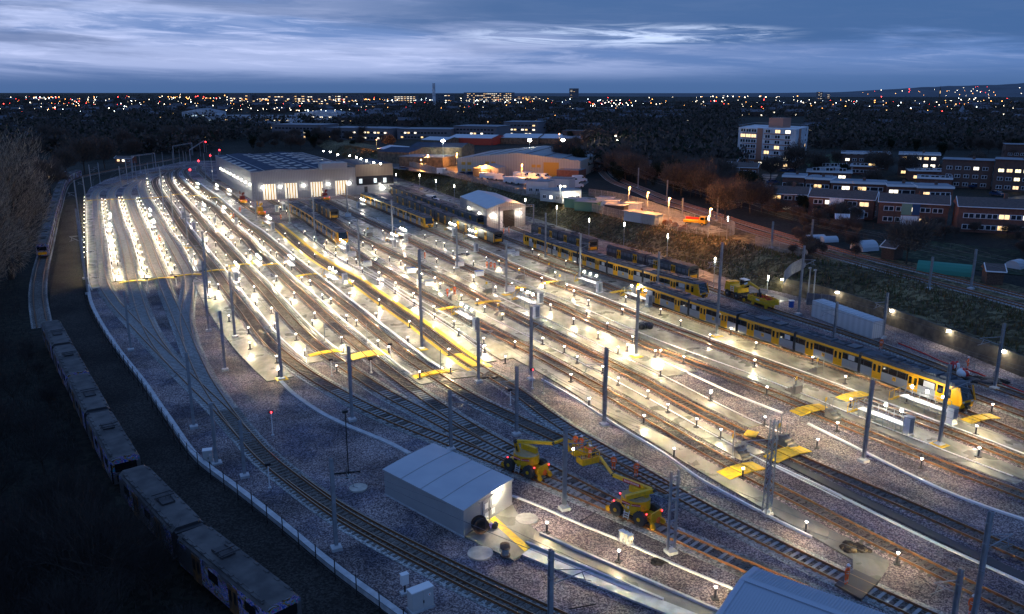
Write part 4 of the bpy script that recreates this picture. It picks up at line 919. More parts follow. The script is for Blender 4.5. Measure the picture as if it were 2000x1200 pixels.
# ================================================================ EXCAVATOR, TIPPER WAGON
def excavator():
    P=TR['T15']; s=P.near(G(1434,584)); c=P.at(s); v=P.dir(s); a=math.atan2(v.y,v.x)
    r=thing('road_rail_excavator','yellow excavator on the rails reaching into the tipper wagon','excavator',(c.x,c.y,RT),a)
    mb=MB(); mb.box((0,0,.85),(4.0,1.5,.4)); mb.box((2.6,0,.7),(.9,1.3,.5)); mb.box((-2.4,0,.7),(.6,1.3,.4)); mb.build('chassis',['m_dark'],r)
    for x in (-1.3,1.3):
        for y in (-1.05,1.05): wheel(r,x,y,.6,.45,.7,hub='m_galv')
    for x in (-2.6,2.9):
        for y in (-.75,.75): wheel(r,x,y,.25,.14,.26,name='rail_wheel',tm='m_myellow')
    mb=MB(); mb.box((-.3,0,1.75),(3.9,2.4,1.1),taper=.95); mb.box((-1.6,0,2.45),(1.2,2.1,.5)); mb.build('upper_body',['m_myellow'],r)
    mb=MB(); mb.box((.9,.75,2.75),(1.5,.95,1.3),taper=.88); mb.box((.9,.75,3.45),(1.6,1.0,.16),m=1); mb.build('cab',['m_glass','m_white'],r)
    mb=MB(); 
    for z in (1.4,1.75,2.1): mb.bar((-.3,-1.3,z),(.5,-1.3,z),.06)
    for x in (-.3,.5): mb.bar((x,-1.3,1.2),(x,-1.3,2.3),.06)
    mb.build('ladder',['m_white'],r)
    mb=MB(); mb.bar((.9,-.2,2.0),(3.6,-.2,3.5),.34,.5); mb.build('boom',['m_myellow'],r)
    mb=MB(); mb.bar((2.2,-.2,2.9),(3.1,-.2,3.35),.36,.32); mb.build('boom_plate',['m_white'],r)
    mb=MB(); mb.bar((3.5,-.2,3.45),(6.1,-.2,2.9),.26,.36); mb.build('dipper_arm',['m_myellow'],r)
    mb=MB(); mb.bar((6.1,-.2,2.9),(6.3,-.2,2.0),.2); mb.box((6.2,-.45,1.8),(.5,.12,.9)); mb.box((6.2,.05,1.8),(.5,.12,.9)); mb.build('grab',['m_dark'],r)
    # wagon
    s2=P.near(G(1487,603)); c=P.at(s2); v=P.dir(s2); a=math.atan2(v.y,v.x); w_=thing('tipper_wagon','yellow tipper wagon full of red and black cable scrap','wagon',(c.x,c.y,RT),a)
    mb=MB(); 
    for y in (-1.15,1.15): mb.box((0,y,1.25),(5.2,.1,.95))
    for x in (-2.6,2.6): mb.box((x,0,1.25),(.1,2.4,.95))
    mb.box((0,0,.82),(5.2,2.3,.12)); mb.build('tub',['m_myellow'],w_)
    mb=MB(); mb.box((0,0,.6),(4.4,1.2,.25))
    for x in (-1.7,1.7):
        for y in (-.75,.75): mb.cyl((x,y-.08,.36),(x,y+.08,.36),.36,n=12)
    mb.build('underframe',['m_myellow'],w_)
    mb=MB(); mb.box((0,-1.22,1.3),(.9,.03,.28)); mb.build('name_plate',['m_white'],w_)
    mb=MB(); rr=random.Random(4)
    for i in range(90):
        p=Vector((rr.uniform(-2.4,2.4),rr.uniform(-1,1),1.35+rr.uniform(0,.5))); q=p+Vector((rr.uniform(-.7,.7),rr.uniform(-.6,.6),rr.uniform(-.2,.2))); mb.cyl(p,q,.05,n=5,m=rr.choice((0,0,1)))
    o=mb.build('cable_scrap',['m_red','m_black']); o.location=(c.x,c.y,RT); o.rotation_euler=(0,0,a); tag(o,'tangled red and black cable scrap heaped in the tipper wagon','scrap',kind='stuff')
excavator()
mat('m_darkred',(.22,.03,.02),.6)
def rail_machine(k,px,label,flip=False):
    P=TR[k]; s=P.near(G(*px)); c=P.at(s); v=P.dir(s); a=math.atan2(v.y,v.x)+(math.pi if flip else 0); r=thing('rail_machine',label,'rail machine',(c.x,c.y,RT),a,group='small rail machines by the workshop')
    mb=MB(); mb.box((0,0,.8),(4.6,2.0,.5)); mb.box((2.4,0,.55),(.4,2.2,.35)); mb.build('chassis',['m_myellow'],r)
    for x in (-1.4,1.4):
        for y in (-.8,.8): wheel(r,x,y,.42,.25,.42)
    mb=MB(); mb.box((-.5,0,1.7),(2.2,1.6,1.2),taper=.85); mb.bar((.2,0,2.6),(1.6,.4,3.6),.3); mb.bar((-.8,-.5,2.8),(-1.2,-.5,3.9),.25); mb.box((.6,.2,3.2),(.8,.8,.6)); mb.build('superstructure',['m_darkred' if 'red' in label else 'm_myellow'],r)
    for y in (-.8,.8): MB().ball((2.65,y,1.1),.12).build('tail_light',['m_rlight'],r)
rail_machine('TY',(475,398),'red and orange rail machine beside the workshop side wall'); rail_machine('TY',(508,421),'yellow rail machine at the start of the yellow-edged track'); rail_machine('T11',(636,392),'red rail machine outside the third workshop door')
# ================================================================ MASTS
def mast(base,top,label,arm=0,kind='h',z=0.,group='overhead line masts',mt='m_galv',armaz=0.):
    p=G(*base,z); h=max(3,HZ(p,top)-z); r=thing('overhead_line_mast',label,'mast',(p.x,p.y,z),.45,group)
    mb=MB()
    if kind=='h':
        for y in (-.13,.13): mb.box((0,y,h/2+.2),(.3,.03,h-.4))
        mb.box((0,0,h/2+.2),(.035,.24,h-.4)); 
        for zz_ in (h*.72,h*.9): mb.box((0,0,zz_),(.36,.34,.07))
    elif kind=='ladder':
        for x in (-.34,.34): mb.box((x,0,h/2+.2),(.16,.2,h-.4))
        for i in range(7): mb.box((0,0,.9+i*(h-1.4)/6),(.55,.16,.1))
    elif kind=='lattice':
        for x in (-.3,.3):
            for y in (-.25,.25): mb.bar((x,y,.2),(x*.8,y*.8,h),.1)
        n=12
        for i in range(n):
            z0=.3+i*(h-.5)/n; z1=z0+(h-.5)/n; f=1 if i%2 else -1
            for y in (-.25,.25): mb.bar((-.3*f,y*.95,z0),(.3*f,y*.95,z1),.05)
            for x in (-.3,.3): mb.bar((x,-.25*f,z0),(x,.25*f,z1),.05)
    elif kind=='pipe': mb.cyl((0,0,.2),(0,0,h),.13,.1,n=8)
    mb.build('column',[mt],r)
    MB().box((0,0,.12),(.85,.85,.3)).build('base_plate',['m_kerb'],r)
    if arm:
        mb=MB(); L_=abs(arm); s=1 if arm>0 else -1; zt=h*.8
        A=Vector((math.cos(armaz)*s,math.sin(armaz)*s,0))
        mb.bar((0,0,zt),(A.x*L_,A.y*L_,zt-.1),.06); mb.bar((0,0,zt-1.1),(A.x*L_,A.y*L_,zt-.1),.06); mb.bar((A.x*L_*.8,A.y*L_*.8,zt-.3),(A.x*L_*.9,A.y*L_*.9,zt-.95),.05); mb.bar((A.x*L_*.5,A.y*L_*.5,zt-.6),(A.x*L_*1.05,A.y*L_*1.05,zt-1.0),.04)
        mb.build('cantilever_arm',['m_galv'],r)
    return r
MS=[((657,1073),897,'tall round-edged mast standing on pink gravel left of the grey block',0,'h'),((478,932),822,'mast with a white zigzag bracket beside the dark curved track',.9,'h'),((379,836),690,'mast with two red and white poles beside the first switch',-1.6,'h'),((256,685),570,'mast with a pale bracket between the left fan tracks',2.2,'h'),
((440,724),608,'mast on gravel left of the paved lane tip',0,'h'),((407,585),452,'farther mast of the tall close pair at the lane corner',-2.,'h'),((408,647),511,'nearer mast of the tall close pair at the lane corner',0,'h'),((459,659),532,'mast with a dark drum at its foot on the paved lane',0,'h'),((550,742),610,'mast at the end of the outermost paved lane',0,'h'),
((688,822),677,'dark mast left of the widest yellow boards',0,'h'),((881,880),762,'mast right behind the grey block roof',0,'h'),((935,747),620,'dark mast at the corner of the grey apron',0,'h'),((1009,850),716,'dark mast above the first cherry picker',0,'h'),((1037,742),600,'mast with a small red signal at its foot',1.6,'h'),
((1180,831),679,'mast beside the white conduit, alone on pink gravel',-2.6,'h'),((1102,995),833,'pale mast between the two cherry pickers',0,'h'),((824,683),487,'very tall mast on a yellow base square by the yellow strip',0,'h'),((893,525),445,'mast beside a white fan unit in the middle sidings',2,'h'),((989,575),470,'mast left of the foot boards and cooler unit, mid yard',0,'h'),
((1065,507),416,'mast in front of the second yellow train flank',0,'h'),((1132,552),456,'tall mast in front of the gangway of the rear train',0,'h'),((1242,697),565,'mast with grey switch boxes on a yellow base square',0,'h'),((1284,572),492,'mast rising behind the roof of the longest train',-2,'h'),((1399,657),474,'tallest mast in front of the longest train',-2.,'h'),
((1559,615),480,'mast beside the white container and steel gates',2.2,'h'),((1628,665),590,'mast behind the longest train beside the container',-2.4,'h'),((1686,902),742,'mast on pink gravel left of the lit platforms',0,'h'),((1834,870),712,'mast on a yellow base square by the yellow cab',2.6,'h'),((1942,760),632,'mast among debris right of the yellow cab',-3.,'h'),
((1724,660),572,'mast at the near end of the white container',0,'h'),((1497,1005),820,'big lattice mast with crossing bracket arms',-2.8,'lattice'),((1310,1080),920,'ladder-shaped mast beside the second cherry picker',2.4,'ladder'),((1901,1215),1000,'large dark mast at bottom right',0,'h'),((1862,1215),1112,'short dark mast with a yellow band at bottom right',0,'h'),((1074,1265),1074,'mast cut by the bottom edge with a long bracket arm',2.6,'h'),
((703,524),428,'mast among cooler units right of the yellow train cab',0,'h'),((767,467),390,'mast with a white cabinet at its foot between far sidings',0,'h'),((616,472),382,'mast in front of the nearest workshop train',0,'h'),((566,437),367,'mast left of the rear of the workshop train',0,'h'),((501,432),362,'mast beside the yellow rail machine',0,'h'),((506,415),346,'mast against the workshop corner',0,'h'),
((679,417),360,'mast in front of the fourth workshop door',0,'h'),((368,484),404,'mast among the left lanes, above a yellow base plate',0,'h'),((321,417),328,'thin far mast over the long yellow row',0,'h'),((340,445),374,'mast in the bright far lanes right of the white cabinet',0,'h'),((237,367),325,'mast in the dark far curve, second row',0,'h'),((250,360),310,'taller mast in the dark far curve, second row',0,'h'),
((196,359),318,'far mast at the outer edge of the curve',0,'h'),((179,367),322,'outermost far mast of the curve',0,'h'),((168,397),345,'mast at the near end of the far curve, by the left boundary',0,'h'),((172,575),432,'leaning boundary mast nearest the corner of the lit lane',0,'h'),((166,545),408,'second boundary mast from the corner of the lit lane',0,'h'),((160,470),352,'third boundary mast from the corner of the lit lane',0,'h')]
for m_ in MS:
    b_,t_,l_,a_,k_=m_; mast(b_,t_,l_,a_ or (1.9 if (b_[0]//7)%2 else -1.9),k_,armaz=-.35)
fm=[((260,355),309),((267,350),315),((275,337),302),((300,330),302),((319,325),297),((340,335),297),((360,325),295),((365,322),297),((373,330),300),((375,305),282),((392,307),280),((402,350),300),((416,355),300),((430,338),292),((312,345),322),((292,360),318),((288,372),325),((305,300),290),((388,340),318),((352,320),292)]
for b_,t_ in fm: mast(b_,t_,'slim pale mast in the crowd of masts where the tracks converge far away',0,'pipe',group='far masts where the tracks converge')
for b_,t_ in [((1246,367),336),((1302,395),360),((1332,427),395),((1400,432),392),((1506,485),441),((1583,485),437),((1814,565),510),((1896,565),495)]:
    mast(b_,t_-8,'slim mast beside the unlit main line on the bank',0,'h',z=UP,group='main line masts on the bank')
# portal by the wash shed
def portal(pA,pB,z,label,sag=.5,cr=None):
    A=G(*pA);B=G(*pB); r=thing('portal_frame',label,'gantry',A,0,'steel portals over the tracks'); B=B-A
    for q in (Vector((0,0,0)),B): MB().box((q.x,q.y,z/2),(.3,.3,z)).build('post',['m_galv'],r)
    mb=MB(); mb.bar((0,0,z),(B.x,B.y,z),.14); mb.bar((0,0,z-sag),(B.x,B.y,z-sag),.14); n=10
    for i in range(n): mb.bar(B*(i/n)+Vector((0,0,z if i%2 else z-sag)),B*((i+1)/n)+Vector((0,0,z-sag if i%2 else z)),.07)
    mb.build('lattice_beam',['m_galv'],r)
    return r
portal((975,453),(1042,447),6.6,'lattice portal in front of the wash shed door'); portal((566,437),(679,417),6.2,'long thin portal across the workshop door tracks',.3)
tag(MB().bar(G(980,430,5.5),G(993,466,.2),.09).build('inclined_strut',['m_galv']),'slanting steel strut left of the wash shed portal','strut')
tag(MB().bar(G(1043,428,6.),G(1055,446,.2),.09).build('inclined_strut',['m_galv']),'slanting steel strut right of the wash shed portal','strut')
for a_,b_ in (((373,322),(400,300)),((260,337),(305,330)),((340,313),(377,305))): portal(a_,b_,7.5,'pale far portal over the converging tracks',.4)
# lattice boom of bracket arms near the big lattice mast
for q in ((1430,905),(1497,990)): pass
# yellow base squares
for q in ((824,684),(1242,698),(1399,658),(1834,871),(989,577),(368,485),(340,446),(550,742) ): 
    p=G(*q); tag(MB().box((p.x,p.y,.15),(1.5,1.5,.05),rz=.5).build('base_square',['m_yellow']),'yellow painted square round a mast foot','floor marking','yellow squares at mast feet')
# ================================================================ PLATFORMS WITH LAMPS AND CABINETS
def mk_cab():
    r=thing('equipment_cabinet','','cabinet',group='grey equipment cabinets')
    MB().box((0,0,1.05),(.85,.8,1.9)).build('body',['m_white'],r); MB().box((0,0,2.03),(.95,.9,.07)).build('lid',['m_galv'],r); MB().box((0,-.41,1.05),(.7,.02,1.7)).build('door',['m_galv'],r); MB().box((0,0,.05),(1.0,.95,.12)).build('plinth',['m_kerb'],r); return r
CAB=reg(mk_cab()); CAB['label']='white cabinet at the right end of the platform below the yellow cab'; cabn=[0]
def cabinet(px,label,s=1.):
    p=G(*px)
    if not cabn[0]: cabn[0]=1; CAB.location=(p.x,p.y,.13); CAB.rotation_euler=(0,0,.5); CAB['label']=label
    else: dup(CAB,(p.x,p.y,.13),.5,label)
def mk_plat():
    r=thing('access_platform','','platform',group='raised access platforms with lamps'); L_=6.
    mb=MB(); mb.box((0,0,1.0),(L_,1.0,.08)); mb.build('deck',['m_white'],r)
    mb=MB()
    for x in (-2.8,-1.2,.4,2.0,2.9):
        for y in (-.45,.45): mb.bar((x,y,0),(x,y,1.0),.06)
    for y in (-.45,.45): mb.bar((-2.8,y,.3),(2.9,y,.85),.04); mb.bar((-2.8,y,.5),(2.9,y,.5),.04)
    mb.build('frame',['m_galv'],r)
    mb=MB()
    for x in (-2.95,-1,1,2.95):
        for y in (-.5,.5): mb.bar((x,y,1),(x,y,2.1),.05)
    for y in (-.5,.5):
        for z in (1.55,2.1): mb.bar((-2.95,y,z),(2.95,y,z),.045)
    mb.build('handrail',['m_galv'],r)
    mb=MB()
    for i in range(4): mb.box((-3.2-i*.3,0,.82-i*.22),(.3,.9,.05))
    for y in (-.45,.45): mb.bar((-3,y,1),(-4.3,y,.05),.06); mb.bar((-3,y,2.1),(-4.3,y,1.1),.045); mb.bar((-4.3,y,0),(-4.3,y,1.1),.045)
    mb.build('steps',['m_yellow'],r)
    for x in (-2,0,2):
        mb=MB(); mb.bar((x,.5,1),(x,.5,2.35),.05,m=1); mb.ball((x,.3,2.35),.17); mb.build('lamp_head',['m_flood','m_galv'],r)
    light('lamp','POINT',(0,0,2.7),420,(1,.9,.66),r,radius=.3); return r
PL=reg(mk_plat()); pln=[0]
def platform(px,k,label,scale=1.,flip=False):
    p=G(*px); P=TR[k]; s=P.near(p); v=P.dir(s); a=math.atan2(v.y,v.x)
    if not pln[0]: pln[0]=1; PL.location=(p.x,p.y,.13); PL.rotation_euler=(0,0,a); PL['label']=label
    else: dup(PL,(p.x,p.y,.13),a,label)
for a_ in [((1722,832),'T11','lit platform nearest the camera, left of the tallest white cabinet'),((1803,805),'T12','lit platform right below the yellow cab of the longest train'),((1243,590),'T13','lit platform against the tail of the longest train'),((1150,560),'T12','lit platform with three lamps between rear trains and pale strip'),
 ((1027,598),'T11','platform without glare, left of a mid-yard cabinet'),((1030,588),'T11','') ,((908,629),'T10','white stepped platform beside the yellow-topped sign in the middle'),((768,478),'T10','bright platform at a mast foot in the middle sidings'),((786,467),'T11','stepped platform right of the bright one at the mast foot'),
 ((882,456),'T12','lit platform in front of the dark railcar, left one'),((921,470),'T12','lit platform in front of the dark railcar, right one'),((668,492),'T9','platform in front of the workshop train buffer'),((648,552),'TY','big glaring platform on the grey apron by the yellow strip'),((461,540),'T5','lit platform left of the yellow boards, mid left lanes'),((504,524),'T6','small lit platform between two yellow boards'),
 ((567,525),'T7','small lit platform right of the yellow boards'),((524,443),'T8','very bright platform at the head of the yellow strips'),((215,437),'L1','lit white platform in the second left lane'),((214,458),'L1','nearer lit platform in the second left lane'),((293,427),'L3','glaring platform in the fourth left lane'),((300,450),'L3','nearer platform by the white box in the fourth left lane'),
 ((423,375),'T7','glaring platform left of the workshop wall, far one'),((448,386),'T8','glaring platform left of the red rail machine'),((386,372),'T6','far bright platform near the first workshop lamps'),((620,437),'T9','lit platform at the side of the workshop train'),((707,405),'T11','lit platform at the tail of the middle yellow train'),((398,416),'T6','platform with a bright box in the middle far lanes'),((437,421),'T7','platform by two orange workers far back')]:
    if a_[2]: platform(*a_)
for a_ in [((1772,850),'white cabinet at the end of the nearest lit platform'),((1857,830),'white cabinet below the yellow cab of the longest train'),((1267,600),'white cabinet against the flank of the longest train'),((1170,573),'white cabinet beside the three-lamp platform mid yard'),((1055,594),'white cabinet right of the mid-yard platform without glare'),((1047,622),'white cabinet behind the red-tipped mast'),((930,647),'tall white cabinet behind the dark mast, middle yard'),((770,485),'white cabinet at the foot of the mast between far sidings'),((793,474),'white cabinet right of the stepped far platform'),
 ((930,493),'white cabinet in front of the lit dark railcar'),((887,462),'white cabinet left of the lit dark railcar platforms'),((679,495),'white cabinet in front of the workshop train cab'),((674,556),'tall white cabinet on the grey apron'),((462,553),'white cabinet left of the mid-left yellow boards'),((533,450),'white cabinet at the head of the yellow strips'),((379,450),'white cabinet in the far lanes, leftmost of a row of three'),((420,441),'white cabinet in the far lanes, middle of a row of three'),((462,441),'white cabinet in the far lanes, rightmost of a row of three'),((302,450),'glaring white box in the fourth left lane'),((216,444),'glaring white box in the second left lane'),
 ((358,428),'white box beside the dark mast in the far lanes'),((555,412),'white cabinet beside the rear of the workshop train'),((700,408),'white cabinet beside the tail of the middle yellow train'),((541,415),'white box with a lamp left of the workshop train'),((1434,326),'')]:
    if a_[1]: cabinet(*a_)
# big cabinets near the camera
def bigcab(px,w,d,h,label,rz=-.55,leg=0):
    p=G(*px); r=thing('lineside_cabinet',label,'cabinet',(p.x,p.y,0),rz)
    MB().box((0,0,leg+h/2+.15),(w,d,h)).build('body',['m_white' if leg else 'm_cabgrey'],r); MB().box((0,0,.08),(w+.15,d+.15,.2)).build('plinth',['m_kerb'],r)
    MB().box((0,0,leg+h+.18),(w+.06,d+.06,.07)).build('lid',['m_white'],r)
    if leg: MB().box((0,0,leg/2),(.12,.12,leg)).build('leg',['m_dark'],r)
    else:
        for s in (-1,1): MB().box((s*w/4,-d/2-.01,h/2+.2),(w/2-.04,.03,h-.15)).build('door',['m_cabgrey'],r)
        MB().box((.04,-d/2-.04,h*.5),(.08,.04,.2)).build('handle',['m_dark'],r)
        mb=MB(); mb.cyl((w*.3,-d/2-.025,h*.78),(w*.3,-d/2-.04,h*.78),.13,n=12); mb.build('warning_disc',['m_white'],r)
        mb=MB(); mb.cyl((w*.3,-d/2-.04,h*.78),(w*.3,-d/2-.05,h*.78),.08,n=3,m=0); mb.build('warning_triangle',['m_orange'],r)
mat('m_cabgrey',(.5,.5,.49),.5)
bigcab((822,1188),1.75,.75,1.5,'large grey double-door lineside cabinet with a warning disc at the bottom edge',.62)
bigcab((791,1160),.55,.4,.8,'small white box on a black leg beside the large lineside cabinet',.55,leg=.7)
bigcab((407,903),.9,.7,1.2,'white cabinet beside the round-topped post on the left gravel',.3)
for i,(x,y) in enumerate([(1614-400+0,1056),(1222,1060),(1230,1064)]): bigcab((x,y),.42,.3,.75,'small white box, %s of three beside the second cherry picker track'%('left','middle','right')[i],.5,leg=.0)
def disc(px,label,r=1.05):
    p=G(*px); tag(MB().cyl((p.x,p.y,0),(p.x,p.y,.16),r,n=24,smooth=False).build('manhole_cover',['m_disc']),label,'manhole cover')
mat('m_disc',(.55,.53,.47),.8,col2=(.4,.38,.34),nscale=2); disc((1029,1016),'round cream concrete cover on bright gravel beside the door ramp',1.0); disc((938,1083),'round grey concrete cover below the grey block corner',1.05); disc((700,955),'round pale concrete cover on dark gravel left of the grey block',.85)
def pole(px,top,label,name='post',mt='m_galv',w=.1,head=None,z=0.,cat='post',group=None,lit=None):
    p=G(*px,z); h=HZ(p,top)-z; r=thing(name,label,cat,(p.x,p.y,z),.5,group); MB().cyl((0,0,0),(0,0,h),w,w*.8,n=8).build('column',[mt],r); MB().box((0,0,.08),(w*5,w*5,.16)).build('base_plate',['m_kerb'],r)
    if head: 
        mb=MB(); mb.box((0,.1,h),(.5,.3,.25)); mb.build('head',[head],r)
    return r,h
pole((423,905),790,'thick grey post with a box cap on a concrete pad, left gravel',w=.2,head='m_galv'); pole((681,930),805,'thin black folding lamp mast with outriggers left of the grey block',w=.06,mt='m_black',head='m_black')
p=G(677,925); mb=MB(); mb.bar((p.x-1.3,p.y-.3,.1),(p.x+1.3,p.y+.3,.1),.12); mb.bar((p.x-.3,p.y+1.3,.1),(p.x+.3,p.y-1.3,.1),.12); tag(mb.build('outrigger',['m_black']),'black crossed outriggers at the foot of the folding lamp mast','outrigger')
for q,t,l in [((533,852),805,'red and black signal with a red round plate on dark gravel'),((648,735),703,'low signal at the start of the dark ballast, left one'),((725,729),702,'low signal behind the widest yellow boards'),((763,705),673,'low signal beside the second yellow boards, upright white stem'),((997,793),762,'low signal left of the dark mast above the first cherry picker'),((1040,760),722,'low signal with a red lamp at a mast foot'),((527,955),908,'square black indicator beside the dark track'),((290,574),545,'low signal left of the first bright yellow boards'),((345,560),541,'low signal by the third bright yellow boards')]:
    r,h=pole(q,t,l,'ground_signal','m_white',.06,'m_black',cat='signal',group='low signals')
    if 'red' in l: mb=MB(); mb.ball((0,-.08,h),.1); mb.build('signal_lamp',['m_rlight'],r)
for x,y in ((373,275+0),(431,288),(413,298),(404,274),(389,311),(373,327)):
    p=G(x,y); 
for px_,z_ in (((404,283),7),((431,298),6),((413,306),5),((390,318),5),((373,330),3.5)):
    p=G(px_[0],px_[1]+18); r=thing('track_signal','far signal mast showing a red light over the converging tracks','signal',(p.x,p.y,0),0,'red signals far away'); MB().cyl((0,0,0),(0,0,z_),.1,n=6).build('column',['m_galv'],r); MB().ball((0,-.3,z_),.45).build('signal_lamp',['m_rlight'],r)
# short thin posts in the apron
for q,t,l in [((635,670),634,'short dark post left of a white trough'),((717,672),633,'short dark post by the white trough end'),((601,712),673,'short post beside the narrow yellow boards'),((861,724),683,'short post on the corner of the grey apron'),((941,703),664,'thin post behind the dark corner mast'),((1431,895),838,'square post left of the concrete steps'),((1523,860),808,'square post right of the lattice mast'),((1062,770),732,'thin post on the pink gravel corner'),((1886,808),768,'thin post at the nose of the longest train')]: pole(q,t,l,w=.06)
# buffer steps in concrete with yellow signs
def steps(px,k,label,flip=1):
    p=G(*px); P=TR[k]; v=P.dir(P.near(p)); a=math.atan2(v.y,v.x); r=thing('concrete_steps',label,'steps',(p.x,p.y,.13),a,'concrete steps with yellow signs')
    mb=MB()
    for i in range(4): mb.box((flip*(i*.42),0,(1.0-i*.25)/2),(.42,1.2,1.0-i*.25))
    mb.build('stair_block',['m_conc_dark'],r)
    mb=MB(); mb.bar((flip*-.2,-.6,1),(flip*-.2,-.6,2.0),.05); mb.bar((flip*-.2,.6,1),(flip*-.2,.6,2.0),.05); mb.bar((flip*-.2,-.6,2.0),(flip*1.4,-.6,1.0),.05); mb.build('handrail',['m_galv'],r)
    MB().box((flip*-.2,-.6,2.1),(.04,.45,.45),rz=.3).build('sign_plate',['m_yellow'],r)
for a_ in [((1441,890),'T9','steps left of the lattice mast',1),((1530,868),'T10','steps right of the lattice mast',1),((1620,815),'T11','steps beside the lit platform nearest the camera',1),((1557,770),'T12','steps and yellow sign beside the wet strip, left of two',-1),((1598,732),'T13','steps and yellow sign against the longest train',-1),((887,588),'T10','stone steps right of the standing worker pair',-1),((955,575),'T11','stone steps left of the cooler unit',-1),((1018,548),'T12','stone steps on the pale strip',-1),((1076,536),'T12','stone steps right of the three walkers',-1),((723,463),'T10','rounded stone steps with a yellow disc, far middle',-1),((786,448),'T12','stone steps between far platforms',-1),((979,620),'T10','yellow sign and rails left of the glaring lamps',-1),((1097,560),'T12','yellow sign frame beside the yellow boards, mid yard',-1)]: steps(*a_)
# cooler units, sheeted pile, sacks
def cooler(px,label,s=1.):
    p=G(*px); r=thing('cooler_unit',label,'machine',(p.x,p.y,.13),.4,'white cooler units'); MB().box((0,0,.6*s),(1.7*s,.9*s,.95*s)).build('casing',['m_white'],r); mb=MB(); mb.box((.86*s,0,.6*s),(.03,.75*s,.75*s)); mb.build('grille',['m_dark'],r); mb=MB(); mb.box((0,0,1.12*s),(1.75*s,.95*s,.07)); mb.build('lid',['m_blue' if 'blue' in label else 'm_galv'],r)
for q,l in [((688,503),'white unit left of the tall mast base'),((718,522),'white unit with dark window right of the tall mast base'),((803,535),'white unit with a blue lid in the middle sidings'),((838,560),'white unit with an open grille by the workers'),((936,541),'white unit with a blue lid right of the middle masts'),((998,498),'white unit with a fan beside the mid-yard mast, rear'),((1006,502),'white unit right beside another behind the mast'),((996,572),'cooler with a round fan at the mast foot'),((898,522),'white fan unit at the mast foot, middle sidings'),((680,425),'white unit beside the short dark railcar')]: cooler(q,l)
def lump(px,label,name,mt,sx,sy,sz,cat,seed=1,z=0.,parts=14):
    r=random.Random(seed); p=G(*px,z); mb=MB()
    for i in range(parts):
        x,y=r.uniform(-sx,sx)*.6,r.uniform(-sy,sy)*.6; mb.ball((x,y,sz*.35),r.uniform(.3,.6)*min(sx,sy),n=7,k=5,sz=sz/min(sx,sy)*r.uniform(.5,.9),m=i%len(mt))
    o=mb.build(name,mt); o.location=(p.x,p.y,z); return tag(o,label,cat)
lump((1262,642),'black plastic sheeting tied over a heap beside the sidings','sheeted_pile',['m_black','m_dark'],1.6,1.1,1.4,'tarpaulin')
lump((905,498),'dark heap of cables beside a siding in the middle','cable_heap',['m_dark'],2.2,.7,.5,'cable',2); lump((1878,735),'white and red bulk sack standing open beside the longest train','bulk_sack',['m_white','m_red'],1.0,.9,1.3,'sack',3); lump((1863,722),'smaller red and white sack left of the open one','bulk_sack',['m_white','m_red'],.7,.6,1.5,'sack',4)
lump((955,738),'heap of dark cable and soil at the apron corner','cable_heap',['m_dirt','m_black'],1.8,.8,.4,'cable',5); lump((1925,745),'scattered dark rubble and timber right of the sacks','rubble',['m_dark','m_soil'],3.5,1.5,.5,'rubble',6,parts=30); lump((1292,1098),'dark brown patch of spilt soil at the ladder mast foot','soil_heap',['m_soil'],1.1,.7,.12,'soil',8)
lump((1673,1073),'heap of dug earth beside the long walkway end','soil_heap',['m_dirt','m_soil'],1.6,.9,.5,'soil',9,parts=22)
def hose(pts,mt,label,r=.07,z=.1,name='hose'):
    P=Path(pts,0,smooth=0); mb=MB()
    for a_,b_ in zip(P.P[:-1:2],P.P[2::2]): mb.cyl((a_.x,a_.y,z),(b_.x,b_.y,z),r,n=6,caps=False)
    tag(mb.build(name,[mt]),label,name)
hose([(1755,672),(1800,690),(1850,712),(1900,727),(1960,752),(2010,772)],'m_red','long red hose running past the sacks',.1); hose([(1760,1150),(1800,1168),(1835,1172),(1832,1150),(1800,1130),(1765,1122)],'m_black','black cable loop on the gravel at bottom right',.03,name='cable')
hose([(1112,1192),(1140,1190),(1165,1182),(1180,1170)],'m_black','short black cable on gravel near the bottom mast',.04,name='cable'); hose([(1133,1022),(1140,1012),(1152,1003),(1165,1001)],'m_black','short curled black cable beside the pale mast',.04,name='cable')
# red-and-white poles lying / drum cable reels
def drum(px,r_,w_,label,up=False,a=0.5):
    p=G(*px); R=thing('cable_drum',label,'cable drum',(p.x,p.y,.15),a)
    if up:
        for z in (0,w_): MB().cyl((0,0,z),(0,0,z+.06),r_,n=20,smooth=False).build('flange',['m_wood' if z else 'm_wood'],R)
        MB().cyl((0,0,.06),(0,0,w_),r_*.6,n=16).build('core',['m_galv'],R)
    else:
        for y in (-w_/2,w_/2): MB().cyl((0,y,r_),(0,y+.07,r_),r_,n=24,smooth=False).build('flange',['m_wood'],R)
        MB().cyl((0,-w_/2,r_),(0,w_/2,r_),r_*.7,n=16).build('core',['m_dark'],R)
drum((938,1043),.7,.7,'large dark wooden cable drum standing beside the grey block door',a=.35); drum((987,1088),.42,.7,'small wooden cable drum lying flat on the concrete pad',up=True); drum((986,1072),.4,.2,'coil of dark hose behind the small drum',up=True)
mat('m_purple',(.2,.12,.5),.5)
lump((960,1034),'purple and black sheeting beside the large drum','plastic_sheet',['m_purple','m_black'],.6,.4,.8,'sheeting',11); mat('m_purple',(.2,.12,.5),.5)
